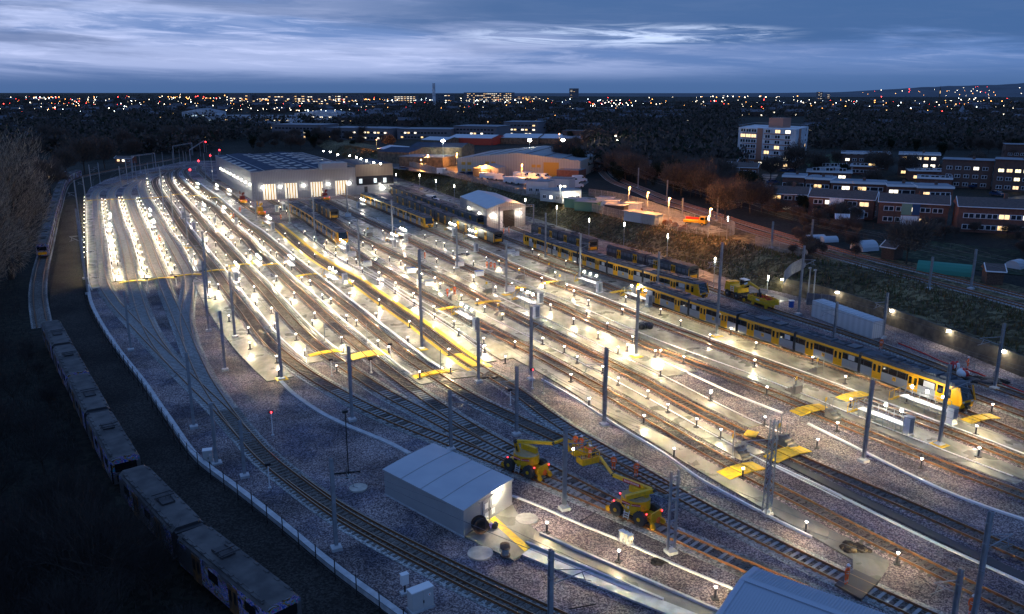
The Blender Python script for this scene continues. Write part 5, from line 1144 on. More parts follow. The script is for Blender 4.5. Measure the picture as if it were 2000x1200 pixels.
# ================================================================ NEAR BUILDINGS
mat('m_roofblue2',(.42,.48,.56),.5,.1)
ribbed('m_clad',(.36,.37,.39),.5,.5,.35,'X'); ribbed('m_cladwhite',(.62,.63,.65),.4,.5,0,'X'); ribbed('m_roofblue',(.42,.47,.54),.45,.45,.1,'X',.9); ribbed('m_brown',(.32,.26,.2),.5,.5,.1,'X',.8,coord='Object')
mat('m_block',(.36,.37,.38),.5,col2=(.33,.34,.35),nscale=.6); mat('m_blockroof',(.46,.5,.55),.3,col2=(.4,.44,.5),nscale=.4); mat('m_wsroof',(.035,.05,.085),.85,spec=.15,col2=(.05,.07,.11),nscale=.3); mat('m_rooflight',(.35,.33,.3),.4)
mat('m_solar',(.03,.05,.1),.2); mat('m_brick',(.24,.10,.07),.85,col2=(.16,.07,.05),nscale=1.5); mat('m_brick2',(.16,.09,.07),.85,col2=(.11,.07,.06),nscale=1.5); mat('m_tile',(.08,.065,.06),.8,col2=(.12,.09,.085),nscale=2); mat('m_flat',(.14,.17,.21),.6,col2=(.2,.23,.28),nscale=.5)
mat('m_render',(.75,.76,.8),.7,col2=(.48,.49,.52),nscale=.3); mat('m_stone',(.17,.14,.10),.9,col2=(.07,.06,.05),nscale=.8); mat('m_wdark',(.03,.035,.045),.15,spec=.7); mat('m_frame',(.85,.87,.9),.5); mat('m_ochre',(.55,.3,.04),.6)
def quad_box(name,P4,z0,z1,mt,parent,ins=0,topm=None):
    mb=MB(); mb.prism([(p[0],p[1]) for p in P4],z0,z1,0,1 if topm else 0); return mb.build(name,[mt]+([topm] if topm else []),parent)
def rel(P,o): return [Vector((p[0]-o[0],p[1]-o[1],0)) for p in P]
# grey block building
A,B,Cc=G(752,967),G(906,1051),G(1000,987); D=A+(Cc-B); o=B; r=thing('relay_building','grey flat-roofed block building with a lit door end and white panelled roof','building',(o.x,o.y,0))
Q=rel([A,B,Cc,D],o); quad_box('wall',Q,0,2.62,'m_block',r)
u1=(Q[1]-Q[0]).normalized(); u2=(Q[2]-Q[1]).normalized(); L1_=(Q[1]-Q[0]).length; L2_=(Q[2]-Q[1]).length
mb=MB(); n=8; E0=Q[0]-u1*.12-u2*.12
vs=[]
for i in range(n+1):
    t=i/n; z=2.62+.1*math.sin(math.pi*t); 
    for s in (0,1): q=E0+u2*((L2_+.24)*t)+u1*((L1_+.24)*s); vs+=[(q.x,q.y,z),(q.x,q.y,z-.18)]
for i in range(n):
    a=i*4; mb.add([vs[a],vs[a+2],vs[a+6],vs[a+4]],[(0,1,2,3)]); mb.add([vs[a],vs[a+4],vs[a+5],vs[a+1]],[(0,1,2,3)],1); mb.add([vs[a+2],vs[a+3],vs[a+7],vs[a+6]],[(0,1,2,3)],1)
mb.add([vs[0],vs[1],vs[3],vs[2]],[(0,1,2,3)],1); mb.add([vs[-4],vs[-2],vs[-1],vs[-3]],[(0,1,2,3)],1)
mb.build('roof',['m_blockroof','m_block'],r)
for i in range(1,4):
    mb=MB()
    for j in range(n):
        a=E0+u1*((L1_+.24)*i/4)+u2*((L2_+.24)*j/n);b=E0+u1*((L1_+.24)*i/4)+u2*((L2_+.24)*(j+1)/n); mb.bar((a.x,a.y,2.64+.1*math.sin(math.pi*j/n)),(b.x,b.y,2.64+.1*math.sin(math.pi*(j+1)/n)),.05,.03)
    mb.build('roof_seam',['m_block'],r)
mb=MB(); mb.prism([(p.x,p.y) for p in [Q[0]-u1*.05-u2*.05,Q[1]+u1*.05-u2*.05,Q[2]+u1*.05+u2*.05,Q[3]-u1*.05+u2*.05]],0,.14); mb.build('plinth',['m_kerb'],r)
ang=math.atan2(u2.y,u2.x); F=Q[1]
def onend(t,z,w,h,d=.04): q=F+u2*t+u1*d/2; return ((q.x,q.y,z),(w,d,h))
for s,nm in ((3.05,0),(4.05,1)):
    c,dm=onend(s,1.2,.95,2.1,.05); mb=MB(); mb.box(c,dm,rz=ang); dd=mb.build('door',['m_block'],r)
    for z in (.75,1.65): c,dm=onend(s,z,.5,.5,.09); MB().box(c,dm,rz=ang).build('door_panel',['m_white'],dd)
    c,dm=onend(s+(.38 if nm==0 else -.38),1.15,.05,.22,.12); MB().box(c,dm,rz=ang).build('handle',['m_galv'],dd)
c,dm=onend(3.25,2.35,2.3,.05,.1); MB().box(c,dm,rz=ang).build('door_hood',['m_galv'],r)
c,dm=onend(4.9,2.35,.35,.14,.2); MB().box(c,dm,rz=ang).build('wall_lamp',['m_flood'],r)
q=F+u2*4.9+u1*.55; light('lamp','POINT',(q.x,q.y,2.25),300,(1,.84,.55),r,radius=.1)
# yellow line on its pad
struct(sheet('marking',[(955,1017),(966,1011),(1036,1073),(1025,1081)],.152,'m_yellow',.01))
# ribbed-roof building cut by the bottom edge
A,B,Cc,D=[G(x,y,3.6) for x,y in [(1475,1107),(1745,1203),(1820,1229),(1418,1206)]]
A=G(1475,1107,3.6); dirU=(G(1745,1203,3.6)-A); dirU.z=0; LU=dirU.length; dirU.normalize(); dirV=(G(1436,1157,3.35)-A); dirV.z=0; LV=dirV.length; dirV=(dirV-dirU*dirV.dot(dirU)).normalized()
o=A; r=thing('ribbed_shed','blue-grey shed with a ribbed hipped metal roof cut off by the bottom edge','building',(o.x,o.y,0)); wl=10.; W_=6.5
def uv(u,v): q=dirU*u+dirV*v; return (q.x,q.y)
mb=MB(); mb.prism([uv(.3,.25),uv(wl,.25),uv(wl,W_-.3),uv(.3,W_-.3)],0,3.2); mb.build('wall',['m_clad'],r)
mb=MB(); z=lambda v: 3.5+.16*math.sin(0)+ (0.14 if v==0 else 0)
pr=[(0,3.62),(2.3,3.72),(2.35,3.70),(W_,2.9)]
ed=[(0,0,3.55),(wl,0,3.55),(wl,2.3,3.85),(0,2.3,3.85),(wl,W_,3.1),(0,W_,3.1)]
V=[(*uv(a,b),c) for a,b,c in ed]; mb.add(V,[(0,3,2,1),(3,5,4,2)]); V2=[(x,y,c-.2) for x,y,c in V]; mb.add(V+V2,[(0,1,7,6),(0,6,9,3),(3,9,11,5)]); mb.build('roof',['m_roofblue2'],r)
for i in range(48):
    mb=MB() if i==0 else mb; x=.35+i*.2
    if x>wl: break
    mb.bar((*uv(x,.02),3.58),(*uv(x,2.2),3.87),.05,.05); mb.bar((*uv(x,2.5),3.82),(*uv(x,W_-.05),3.13),.04,.04)
mb.build('roof_rib',['m_roofblue2'],r); 
mb=MB(); mb.bar((*uv(0,2.33),3.88),(*uv(wl,2.33),3.88),.5,.06); mb.bar((*uv(.1,0),3.58),(*uv(.1,2.33),3.88),.4,.06); mb.bar((*uv(.1,2.33),3.88),(*uv(.1,W_),3.13),.4,.06); mb.build('flashing',['m_roofblue2'],r)
# white container
C4=[G(1584,619),G(1702,664),G(1724,660)]; o=C4[0]; r=thing('storage_container','long white ribbed container beside the retaining wall','container',(o.x,o.y,0)); u_=C4[1]-C4[0]; v_=C4[2]-C4[1]; Q=rel([C4[0],C4[1],C4[2],C4[0]+v_],o); mb=MB(); mb.prism([(p.x,p.y) for p in Q],.1,2.75); mb.build('wall',['m_cladwhite'],r)
mb=MB(); mb.prism([(p.x,p.y) for p in Q],2.75,2.84); mb.build('roof',['m_blockroof'],r)
uu=u_.normalized()
for i in range(1,12): a=Q[0]+u_*(i/12); b=a+v_; MB().bar((a.x,a.y,2.86),(b.x,b.y,2.86),.07,.04).build('roof_rib',['m_white'],r)
# wash shed
A,B,Cc=G(951,450),G(1026,440),G(899,421); o=A; r=thing('wash_shed','grey metal wash shed with a pitched roof and tall dark doorway','building',(o.x,o.y,0)); Q=rel([A,B,B+(Cc-A),Cc],o); quad_box('wall',Q,0,5.7,'m_clad',r)
M1=(Q[0]+Q[1])/2; M2=(Q[2]+Q[3])/2; mb=MB(); e=[Q[0],Q[1],Q[2],Q[3],M1,M2]; zz_=[5.72,5.72,5.72,5.72,7.1,7.1]; V=[(p.x,p.y,z) for p,z in zip(e,zz_)]
mb.add(V,[(0,4,5,3)],0); mb.add(V,[(4,1,2,5)],0); mb.add(V,[(0,1,4),(2,3,5)],1); mb.build('roof',['m_blockroof','m_clad'],r)
w=(Q[1]-Q[0]); a=math.atan2(w.y,w.x); c=Q[0]+w*.5; nrm=Vector((w.y,-w.x,0)).normalized()
def onq(Q0,w,t,z,ww,hh,mt,name,par,d=.06):
    nr=Vector((w.y,-w.x,0)).normalized(); q=Q0+w*t+nr*(d/2); return MB().box((q.x,q.y,z),(ww,d,hh),rz=math.atan2(w.y,w.x)).build(name,[mt],par)
onq(Q[0],w,.56,2.4,4.,4.8,'m_black','doorway',r); onq(Q[0],w,.37,2.4,.9,4.6,'m_white','door',r,.1)
for t in (.2,.84): onq(Q[0],w,t,3.6,.5,.3,'m_flood','wall_lamp',r,.2)
for t in (.2,.84): q=Q[0]+w*t+nrm*1.; light('lamp','POINT',(q.x,q.y,3.5),300,(1,.9,.7),r,radius=.2)
w3=Q[0]-Q[3]
for t in (.35,.75): onq(Q[3],w3,t,3.6,.5,.3,'m_flood','wall_lamp',r,.2); nr=Vector((w3.y,-w3.x,0)).normalized(); q=Q[3]+w3*t+nr; light('lamp','POINT',(q.x,q.y,3.4),200,(1,.9,.7),r,radius=.2)
# workshop
Hw=9.4; FL,FR=G(494,392),G(697,380); w=FR-FL; dv=(G(422,306,Hw)-G(492,339,Hw)); dv.z=0; dep=dv.length; dv=Vector((-w.y,w.x,0)).normalized()*0.+dv.normalized()
o=FL; r=thing('depot_workshop','huge grey train workshop with lit doors and a dark roof full of rooflights','building',(o.x,o.y,0)); Q=[Vector((0,0,0)),w.copy(),w+dv*dep,dv*dep]
for q in Q: q.z=0
mb=MB(); mb.prism([(p.x,p.y) for p in Q],0,Hw,0,0)
wall=mb.build('wall',['m_clad'],r)
# roof: two shallow bays with ridges along the depth
mb=MB(); V=[]
for t,z in ((0,Hw+.02),(.25,Hw+.9),(.5,Hw+.15),(.75,Hw+.9),(1,Hw+.02)):
    for s in (0,1): q=Q[0]+w*t+dv*(dep*s); V.append((q.x,q.y,z))
mb.add(V,[(0,2,3,1),(2,4,5,3),(4,6,7,5),(6,8,9,7)]); mb.add(V,[(0,8,6,4,2),(1,3,5,7,9)],1); mb.build('roof',['m_wsroof','m_clad'],r)
def roofq(t,s):
    q=Q[0]+w*t+dv*(dep*s); tt=[0,.25,.5,.75,1]; zz=[Hw,Hw+.9,Hw+.15,Hw+.9,Hw]; i=min(3,int(t*4)); z=zz[i]+(zz[i+1]-zz[i])*(t*4-i); return Vector((q.x,q.y,z+.06))
for t0 in (.05,.30,.43,.55,.72,.80,.93):
    for i in range(7):
        s0=.06+i*.13
        if t0>.75 and i<2 : continue
        a,b,c,d=roofq(t0-.035,s0),roofq(t0+.035,s0),roofq(t0+.035,s0+.05),roofq(t0-.035,s0+.05); mb=MB(); mb.add([a,b,c,d],[(0,1,2,3)]); mb.build('rooflight',['m_rooflight'],r)
for t0 in (.125,.375,.5,.62,.875):
    a,b=roofq(t0,0),roofq(t0,1); MB().bar(a,b,.3,.1).build('roof_walkway',['m_galv' if t0!=.5 else 'm_dark'],r)
mb=MB(); 
for a,b in zip(Q,Q[1:]+Q[:1]): mb.bar((a.x,a.y,Hw+.15),(b.x,b.y,Hw+.15),.3,.4)
mb.build('parapet',['m_galv'],r)
for px_ in (526,567,617,666):
    t=(px_-494)/203.; dr=onq(Q[0],w,t,2.6,4.2,5.2,'m_inner','door',r,.1)
    for j in (-1.4,-.5,.5,1.4):
        q=Q[0]+w*t+w.normalized()*j+Vector((w.y,-w.x,0)).normalized()*.14; MB().box((q.x,q.y,2.6),(.3,.06,5.2),rz=math.atan2(w.y,w.x)).build('door_leaf_post',['m_ochre'],dr)
    nr=Vector((w.y,-w.x,0)).normalized(); q=Q[0]+w*t+nr*2.; light('lamp','POINT',(q.x,q.y,3.2),40,(1,.87,.62),r,radius=.6)
for t in (.1,.26,.48,.72,.93,):
    onq(Q[0],w,t,4.2,.7,.4,'m_flood','wall_lamp',r,.25); nr=Vector((w.y,-w.x,0)).normalized(); q=Q[0]+w*t+nr*1.2; light('lamp','POINT',(q.x,q.y,4.),110,(1,.92,.78),r,radius=.25)
w4=Q[0]-Q[3]
for i in range(9):
    t=.96-i*.1; onq(Q[3],w4,t,5.2,.6,.35,'m_flood','wall_lamp',r,.25); nr=Vector((w4.y,-w4.x,0)).normalized(); q=Q[3]+w4*t+nr*1.0; light('lamp','POINT',(q.x,q.y,4.6),90,(1,.92,.76),r,radius=.25)
onq(Q[0],w,.86,3.,1.2,2.4,'m_dark','side_door',r)
# offices at the right-hand end
OB=FR+Vector((0,0,0)); OW=(G(769,376)-FR); o2=OB; r2=thing('office_wing','office wing with bronze cladding over a dark glazed floor','building',(o2.x,o2.y,0)); od=dv*26; QQ=[Vector((.05,-.4,0)),OW,OW+od,od+Vector((.05,0,0))]
quad_box('ground_floor_wall',QQ,0,3.2,'m_block',r2); quad_box('glazed_floor',[q+Vector((.15,.15,0)) for q in QQ],3.2,6.4,'m_wdark',r2); quad_box('upper_cladding',QQ,6.4,10.6,'m_brown',r2,topm='m_wsroof')
for i in range(7): onq(QQ[0],OW,.12+i*.13,4.7,1.1,1.6,'m_wcool' if i in(0,3,5) else 'm_wdark','window',r2,.05)
onq(QQ[0],OW,.25,1.4,1.2,2.6,'m_dark','door',r2); onq(QQ[0],OW,.7,1.9,1.,.4,'m_flood','wall_lamp',r2,.2); q=QQ[0]+OW*.7+Vector((OW.y,-OW.x,0)).normalized()*2; light('lamp','POINT',(q.x,q.y,3),350,(1,.93,.75),r2,radius=.3)
for i in range(6):
    q=QQ[1]+od*(i/6); 
    q=dv*(30+i*7)+w*.97+ (FL-FR)*1.; 
p_=[G(632,300,10.),G(645,302,10.),G(660,305,10.5),G(683,307,10.5),G(696,310,10.5),G(705,313,10.5),G(716,317,10.5),G(730,320,10.5),G(743,323,10.5)]
for i,p in enumerate(p_): 
    q=p-o2; mb=MB(); mb.box((q.x,q.y,11.0),(.5,.5,.35)); mb.bar((q.x,q.y,10.6),(q.x,q.y,10.9),.1,m=1); mb.build('roof_lamp',['m_flood','m_galv'],r2)
    if i%2==0: light('lamp','POINT',(q.x-1,q.y+1,11.8),160,(1,.9,.65),r2,radius=.2)
ph=G(650,330,9.6)-FL; mb=MB(); mb.box((ph.x,ph.y,Hw+1.3),(9,5,2.2),rz=math.atan2(w.y,w.x)); mb.build('roof_plant_room',['m_block'],r)
# retaining wall with lamps and rail
mb=MB(); i0=BK.near(G(1520,572)); n=60; pts=[BK.at(i0+(BK.L-i0)*i/n) for i in range(n+1)]; profile_run(mb,pts,0.15,.35,-.1,2.75); o=mb.build('retaining_wall',['m_stone']); tag(o,'long stone retaining wall with lamps below the main line','wall')
s_=BK.near(G(1520,572)); a_=BK.at(s_); b_=a_+BK.nrm(s_)*8; mb=MB(); q_=BK.dir(s_)*.2; V=[(a_.x,a_.y,-.2),(b_.x,b_.y,-.2),(b_.x,b_.y,4.7),(a_.x,a_.y,2.8)]; V2=[(x+q_.x*2,y+q_.y*2,z) for x,y,z in V]; mb.add(V+V2,[(0,1,2,3),(4,7,6,5),(0,4,5,1),(1,5,6,2),(2,6,7,3),(3,7,4,0)]); tag(mb.build('wing_wall',['m_stone']),'sloping end of the stone retaining wall running into the bank','wall')
for i,q in enumerate([(1546,566),(1634,598),(1737,637),(1848,678),(1960,720)]):
    p=BK.at(BK.near(G(*q))); nr=BK.nrm(BK.near(G(*q))); p=p-nr*.25; r=thing('wall_lamp','%s bright lamp on the stone retaining wall'%('first','second','third','fourth','last')[i],'lamp',(p.x,p.y,2.5),.3,'lamps on the retaining wall'); MB().box((0,0,0),(.5,.3,.2)).build('lamp_head',['m_flood'],r); light('lamp','POINT',(-nr.x*.7,-nr.y*.7,-.1),70,(1,.84,.5),r,radius=.12)
def railfence(pts,z,h,label,step=3.,mt='m_galv',bars=2,zg=0.,pale=False,world=None,solid=None):
    P=Path(pts,zg,smooth=1); r=thing('fence',label,'fence',P.at(0)); C0=P.at(0); d=0
    while d<=P.L: p=P.at(d)-C0; MB().box((p.x,p.y,z+h/2-zg*0),(.07,.07,h)).build('post',[mt],r); d+=step
    mb=MB(); 
    for i in range(bars): profile_run(mb,[p-C0 for p in P.P],0,.04,z+h*(i+1)/bars-.04,z+h*(i+1)/bars)
    mb.build('rail',[mt],r)
    if pale:
        mb=MB(); d=0
        while d<P.L: p=P.at(d)-C0; mb.box((p.x,p.y,z+h/2),(.05,.05,h)); d+=.24
        mb.build('paling',[solid or mt],r)
    return r
railfence([(1722,655),(1780,680),(1850,708),(1930,738),(2010,768)],0,1.15,'grey handrail fence in front of the stone retaining wall')
railfence([(1040,434),(1130,463),(1230,494),(1330,524),(1380,541)],0,1.1,'grey handrail fence along the service road under the bank')
PF='palisade fence on top of the bank '
railfence([(800,326),(850,338),(887,347),(940,360),(980,371),(1040,386),(1100,399),(1190,422),(1286,443)],0,2.2,PF+'around the van yard',2.7,'m_galv',2,UP,True)
railfence([(1150,383),(1200,390),(1250,402),(1300,420),(1360,437),(1425,447),(1426,462),(1380,460),(1300,448)],0,2.2,PF+'around the orange-lit material yard',2.7,'m_galv',2,UP,True)
railfence([(1475,479),(1520,492),(1570,504),(1572,520),(1545,535),(1530,552)],-.3,2.2,'grey palisade fence stepping down to the retaining wall',2.7,'m_galv',2,UP,True)
railfence([(745,312),(790,322),(850,337)],0,2.2,'pale fence beside the lit car park road',2.7,'m_galv',2,UP,True)
# steel gates leaning by the wall, blue bin, tables
p=G(1602,600); mb=MB(); 
r=thing('gate_panels','stack of grey steel gate panels leaning near the stone wall','gates',(p.x,p.y,0),-.5)
for x in (-1.8,-.6,.6,1.8): mb=MB(); mb.box((x,0,1.2),(1.1,.08,2.2)); mb.build('gate_panel',['m_galv_dark'],r); mb=MB(); mb.bar((x-.55,-.08,.1),(x-.55,-.08,2.4),.07); mb.build('gate_post',['m_galv'],r)
p=G(1545,600); tag(MB().cyl((p.x,p.y,0),(p.x,p.y,1.1),.45,n=14).box((p.x,p.y,1.15),(.9,.9,.1),m=1).build('blue_bin',['m_blue','m_white']),'blue drum with a white top beside the retaining wall end','bin')
for q,l in (((1577,590),'grey camera column left of the gate panels'),((1587,594),'thicker grey camera column right next to another by the gate panels')): pole(q,q[1]-66,l,'camera_post',w=.14,head='m_galv')
mat('m_roofblue2',(.42,.48,.56),.5,.1)
# ================================================================ FARTHER GROUND, BUILDINGS, TREES
def g2(px,py):
    z=4.
    for _ in range(8):
        p=G(px,py,z); z=.5*z+.5*hterr(p.x,p.y)
    return G(px,py,z)
def edge(pl,pr,z=None):
    A=G(*pl,z) if z is not None else g2(*pl); B=G(*pr,A.z); return A,B
def windows(par,A,w,z0,rows,cols,wh=1.15,ww=1.3,lit=.2,sh=2.7,first=1.3,seed=0,frame='m_frame',skip=(),glass='m_wdark',litm=('m_wwarm','m_wwhite'),m0=.06,m1=.94):
    r=random.Random(seed); nr=Vector((w.y,-w.x,0)).normalized(); a=math.atan2(w.y,w.x)
    for i in range(rows):
        for j in range(cols):
            if (i,j) in skip: continue
            t=m0+(m1-m0)*(j+.5)/cols; q=A+w*t; z=z0+first+i*sh
            c=q+nr*.04; f=MB().box((c.x,c.y,z),(ww,.1,wh),rz=a).build('window',[frame],par)
            c=q+nr*.1; mb=MB(); mm=r.choice(litm) if r.random()<lit else glass
            for s in (-1,1): 
                e=c+w.normalized()*s*ww*.24; mb.box((e.x,e.y,z),(ww*.4,.03,wh*.82),rz=a)
            mb.build('pane',[mm],f)
def house(pl,pr,top,label,depth=8.,roof='gable',rows=2,cols=6,lit=.2,wall='m_brick',rm='m_tile',z=None,seed=1,band=None,name='terrace_house',cat='house',group=None,rh=1.8,sh=2.6,side=True,ww=1.7,chim=1,frame='m_frame',litm=('m_wwarm','m_wwhite'),first=1.3):
    A,B=edge(pl,pr,z); w=B-A; w.z=0; h=max(2.5,HZ(A,top)-A.z); o=A; n=Vector((-w.y,w.x,0)).normalized(); 
    r=thing(name,label,cat,(o.x,o.y,A.z-.1),0,group); Q=[Vector((0,0,0)),w,w+n*depth,n*depth]
    mb=MB(); mb.prism([(q.x,q.y) for q in Q],0,h); mb.build('wall',[wall],r)
    u=w.normalized(); E=[Q[0]-u*.3-n*.35,Q[1]+u*.3-n*.35,Q[2]+u*.3+n*.35,Q[3]-u*.3+n*.35]
    if roof=='gable':
        M1=(E[0]+E[3])/2;M2=(E[1]+E[2])/2; V=[(e.x,e.y,h-.05) for e in E]+[(M1.x,M1.y,h+rh),(M2.x,M2.y,h+rh)]
        mb=MB(); mb.add(V,[(0,1,5,4),(2,3,4,5)],0); mb.add(V,[(1,2,5),(3,0,4)],1); mb.add(V,[(0,3,2,1)],1); rf=mb.build('roof',[rm,wall],r)
        mb=MB(); mb.bar(V[0],V[1],.12,.18); mb.bar(V[0],V[4],.12,.18); mb.bar(V[1],V[5],.12,.18); mb.build('fascia',['m_frame'],rf)
    elif roof=='endgable':   # ridge runs away from us
        M1=(E[0]+E[1])/2;M2=(E[3]+E[2])/2; V=[(e.x,e.y,h-.05) for e in E]+[(M1.x,M1.y,h+rh),(M2.x,M2.y,h+rh)]
        mb=MB(); mb.add(V,[(0,4,5,3),(4,1,2,5)],0); mb.add(V,[(0,1,4),(2,3,5)],1); rf=mb.build('roof',[rm,wall],r)
    else:
        mb=MB(); mb.prism([(e.x,e.y) for e in E],h-.55 if band else h-.1,h+.1,0,1); rf=mb.build('roof',['m_frame' if band else wall,rm],r)
    if chim:
        for t in ((.3,.75) if chim>1 else (.6,)):
            c=w*t+n*depth*.5; MB().box((c.x,c.y,h+(rh if roof!='flat' else 0)+.4),(.7,.6,1.3)).build('chimney',['m_brick2'],rf)
    windows(r,Q[0],w,0,rows,cols,lit=lit,seed=seed,sh=sh,ww=ww,frame=frame,litm=litm,first=first)
    if side: windows(r,Q[1],Q[2]-Q[1],0,rows,max(1,int(depth/5)),lit=lit*.6,seed=seed+9,sh=sh,ww=1.1)
    return r,Q,w,n,h
# terraces facing the allotments
r,Q,w,n,h=house((1500,412),(1574,416),377,'end terrace with a glowing porch lamp, leftmost house facing the allotments',cols=3,ww=2.2,lit=.4,seed=3)
house((1577,421),(1704,430),383,'brick terrace with a white centre panel and a glass conservatory',cols=5,ww=2.3,lit=.12,seed=5)
house((1713,436),(1848,444),393,'brick terrace with pale green and blue centre panels',cols=5,ww=2.3,lit=.22,seed=8)
house((1867,452),(2025,460),402,'brick terrace with two dark porches at the right edge',cols=6,ww=2.3,lit=.25,seed=12)
A,B=edge((1615,420),(1642,422)); 
def panel(pl,pr,top,z0,label,mt,dpt=.3):
    A,B=edge(pl,pr); w=B-A; nr=Vector((w.y,-w.x,0)).normalized(); o=A; h=HZ(A,top)-A.z
    c=w/2+nr*dpt/2; mb=MB(); mb.box((c.x,c.y,(h+z0)/2),(w.length,dpt,h-z0),rz=math.atan2(w.y,w.x)); oo=mb.build('wall_panel',[mt]); oo.location=A; return tag(oo,label,'wall panel')
panel((1617,424),(1645,426),386,.2,'white rendered panel in the middle of the terrace with the conservatory','m_frame'); mat('m_palegreen',(.25,.36,.25),.7); mat('m_navy',(.03,.08,.18),.7)
panel((1757,440),(1777,441),398,2.6,'pale green wall panel on a terrace','m_palegreen'); panel((1778,441),(1793,442),399,2.6,'dark blue wall panel beside the pale green one','m_navy'); panel((1757,440),(1793,442),421,.1,'white ground-floor porch wall below the green and blue panels','m_frame')
p=g2(1667,430); r=thing('conservatory','white framed glass conservatory with a pointed roof','conservatory',p); mb=MB(); mb.cyl((0,0,0),(0,0,.6),2.6,n=8,smooth=False); mb.build('base_wall',['m_brick'],r); mb=MB(); mb.cyl((0,0,.6),(0,0,2.3),2.5,n=8,smooth=False); mb.build('glazing',['m_conglass'],r) if 0 else None
mat('m_conglass',(.25,.3,.35),.15); mb=MB(); mb.cyl((0,0,.6),(0,0,2.3),2.45,n=8,smooth=False); mb.build('glazing',['m_conglass'],r); mb=MB(); mb.cyl((0,0,2.3),(0,0,3.4),2.7,.15,n=8,smooth=False); rf=mb.build('roof',['m_conglass'],r)
mb=MB()
for i in range(8):
    a=2*math.pi*i/8; x,y=math.cos(a),math.sin(a); mb.bar((x*2.5,y*2.5,.5),(x*2.5,y*2.5,2.3),.14); mb.bar((x*2.7,y*2.7,2.3),(x*.1,y*.1,3.45),.12); b=2*math.pi*(i+1)/8; mb.bar((x*2.6,y*2.6,2.3),(math.cos(b)*2.6,math.sin(b)*2.6,2.3),.14); mb.bar((x*2.5,y*2.5,.6),(math.cos(b)*2.5,math.sin(b)*2.5,.6),.12)
mb.build('frame',['m_frame'],r)
# flat roofed houses behind
FR_=dict(roof='flat',rm='m_flat',band=True,ww=2.6,cols=3,rows=2,side=True)
for i,(a,b,t,l,lt) in enumerate([((1526,384),(1568,386),342,'flat-roofed house with a lit upper window, left end of the white-banded row',.4),((1571,387),(1618,390),346,'flat-roofed house with a wide lit window, second in the white-banded row',.5),((1620,391),(1727,396),353,'long flat-roofed house with three lit windows, middle of the white-banded row',.45),((1731,400),(1786,402),360,'flat-roofed house with one lit window, right of the long one',.4),((1789,405),(1857,407),363,'flat-roofed corner house with brick flank, right end of the white-banded row',.2)]):
    house(a,b,t,l,lit=lt,seed=20+i,**{**FR_,'cols':6 if i==2 else 3})
for i,(a,b,t,l) in enumerate([((1575,350),(1662,353),333,'long flat-roofed house with an orange brick chimney wall'),((1600,341),(1655,342),326,'flat roof half hidden behind the orange chimney house'),((1790,367),(1857,370),345,'flat-roofed house with an orange brick gable, behind the corner house'),((1775,352),(1850,354),331,'flat roof behind the orange gable house'),((1660,340),(1712,342),322,'low flat-roofed house behind bare trees')]):
    house(a,b,t,l,lit=.08,seed=40+i,**FR_)
FL_=dict(roof='flat',rm='m_flat',rows=3,side=True,depth=10,name='apartment_block',cat='flats',wall='m_brick2',sh=2.7)
house((1641,330),(1735,333),297,'three-storey flats right of the white tower, mostly unlit',cols=6,lit=.12,seed=50,band=True,**FL_); house((1752,342),(1831,345),299,'three-storey flats with a lit top-left window and white roof band',cols=5,lit=.45,seed=51,band=True,**FL_)
house((1835,365),(1934,370),311,'three-storey dark brick flats left of the lit stairwell block',cols=5,lit=.05,seed=52,**FL_); house((1936,372),(2030,377),311,'three-storey flats with glowing yellow stairwell windows',cols=5,lit=.7,seed=53,litm=('m_wgreen','m_wwarm'),**{**FL_,'wall':'m_stone'}) if 0 else None
glow('m_wgreen',(1,.8,.35),2.4); house((1936,372),(2030,377),311,'three-storey flats with glowing yellow stairwell windows',cols=5,lit=.6,seed=53,litm=('m_wgreen','m_wwarm'),**FL_)
house((1960,318),(2030,320),282,'dark flats high at the right edge with round-looking windows',cols=5,lit=.3,seed=54,**{**FL_,'rows':2})
house((1892,276),(1940,280),262,'small brick house with a white gable edge lit from below',cols=2,rows=1,roof='endgable',seed=60,lit=0,rh=4,depth=14); house((1945,272),(1972,273),257,'brick house with white gable edges right of the floodlit one',cols=2,rows=1,roof='endgable',seed=61,lit=0,rh=4,depth=14)
for i,(a,b,t,l) in enumerate([((1352,334),(1435,338),316,'brick terrace with white doors left of the white tower'),((1296,338),(1350,340),317,'brick terrace end left of the tower group'),((1346,309),(1410,312),288,'brick house with pale porch behind, left of the white tower'),((1374,358),(1440,360),338,'brick terrace among bare trees below the tower'),((1426,356),(1477,358),326,'brick terrace directly below the white tower'),((1250,345),(1292,348),322,'brick house half hidden by the woods left of the tower'),((1220,325),(1262,328),307,'dark gabled house beside the railway curve'),((1300,312),(1342,316),297,'dark house with a pale gable, upper left of the tower group')]):
    house(a,b,t,l,cols=5,lit=.06,seed=70+i,rh=1.6,ww=2.,roof='gable')
# white tower block
A,B=edge((1438,322),(1549,331)); Cc=G(1573,319,A.z); w=B-A; o=A; r=thing('tower_block','white seven-storey tower block with an orange penthouse and brick base','tower block',o); H_=HZ(A,249)-A.z; s2=Cc-B
Q=[Vector((0,0,0)),w,w+s2,s2]; Q=[Vector((q.x,q.y,0)) for q in Q]; mb=MB(); mb.prism([(q.x,q.y) for q in Q],2.9,H_); mb.build('wall',['m_render'],r); quad_box('ground_floor_wall',Q,-1,2.9,'m_brick_o',r) if 0 else None
mat('m_brick_o',(.3,.12,.06),.8); quad_box('ground_floor_wall',Q,-1,2.9,'m_brick_o',r); mat('m_salmon',(.42,.2,.14),.7)
a=math.atan2(w.y,w.x); 
for t in (.39,): onq(Q[0],w,t,(H_+2.9)/2,2.6,H_-3.,'m_salmon','stair_strip',r,.2)
s2n=Q[2]-Q[1]; onq(Q[1],s2n,.3,(H_+2.9)/2,5,H_-3.,'m_salmon','balcony_strip',r,.2)
fl=(H_-2.9)/6
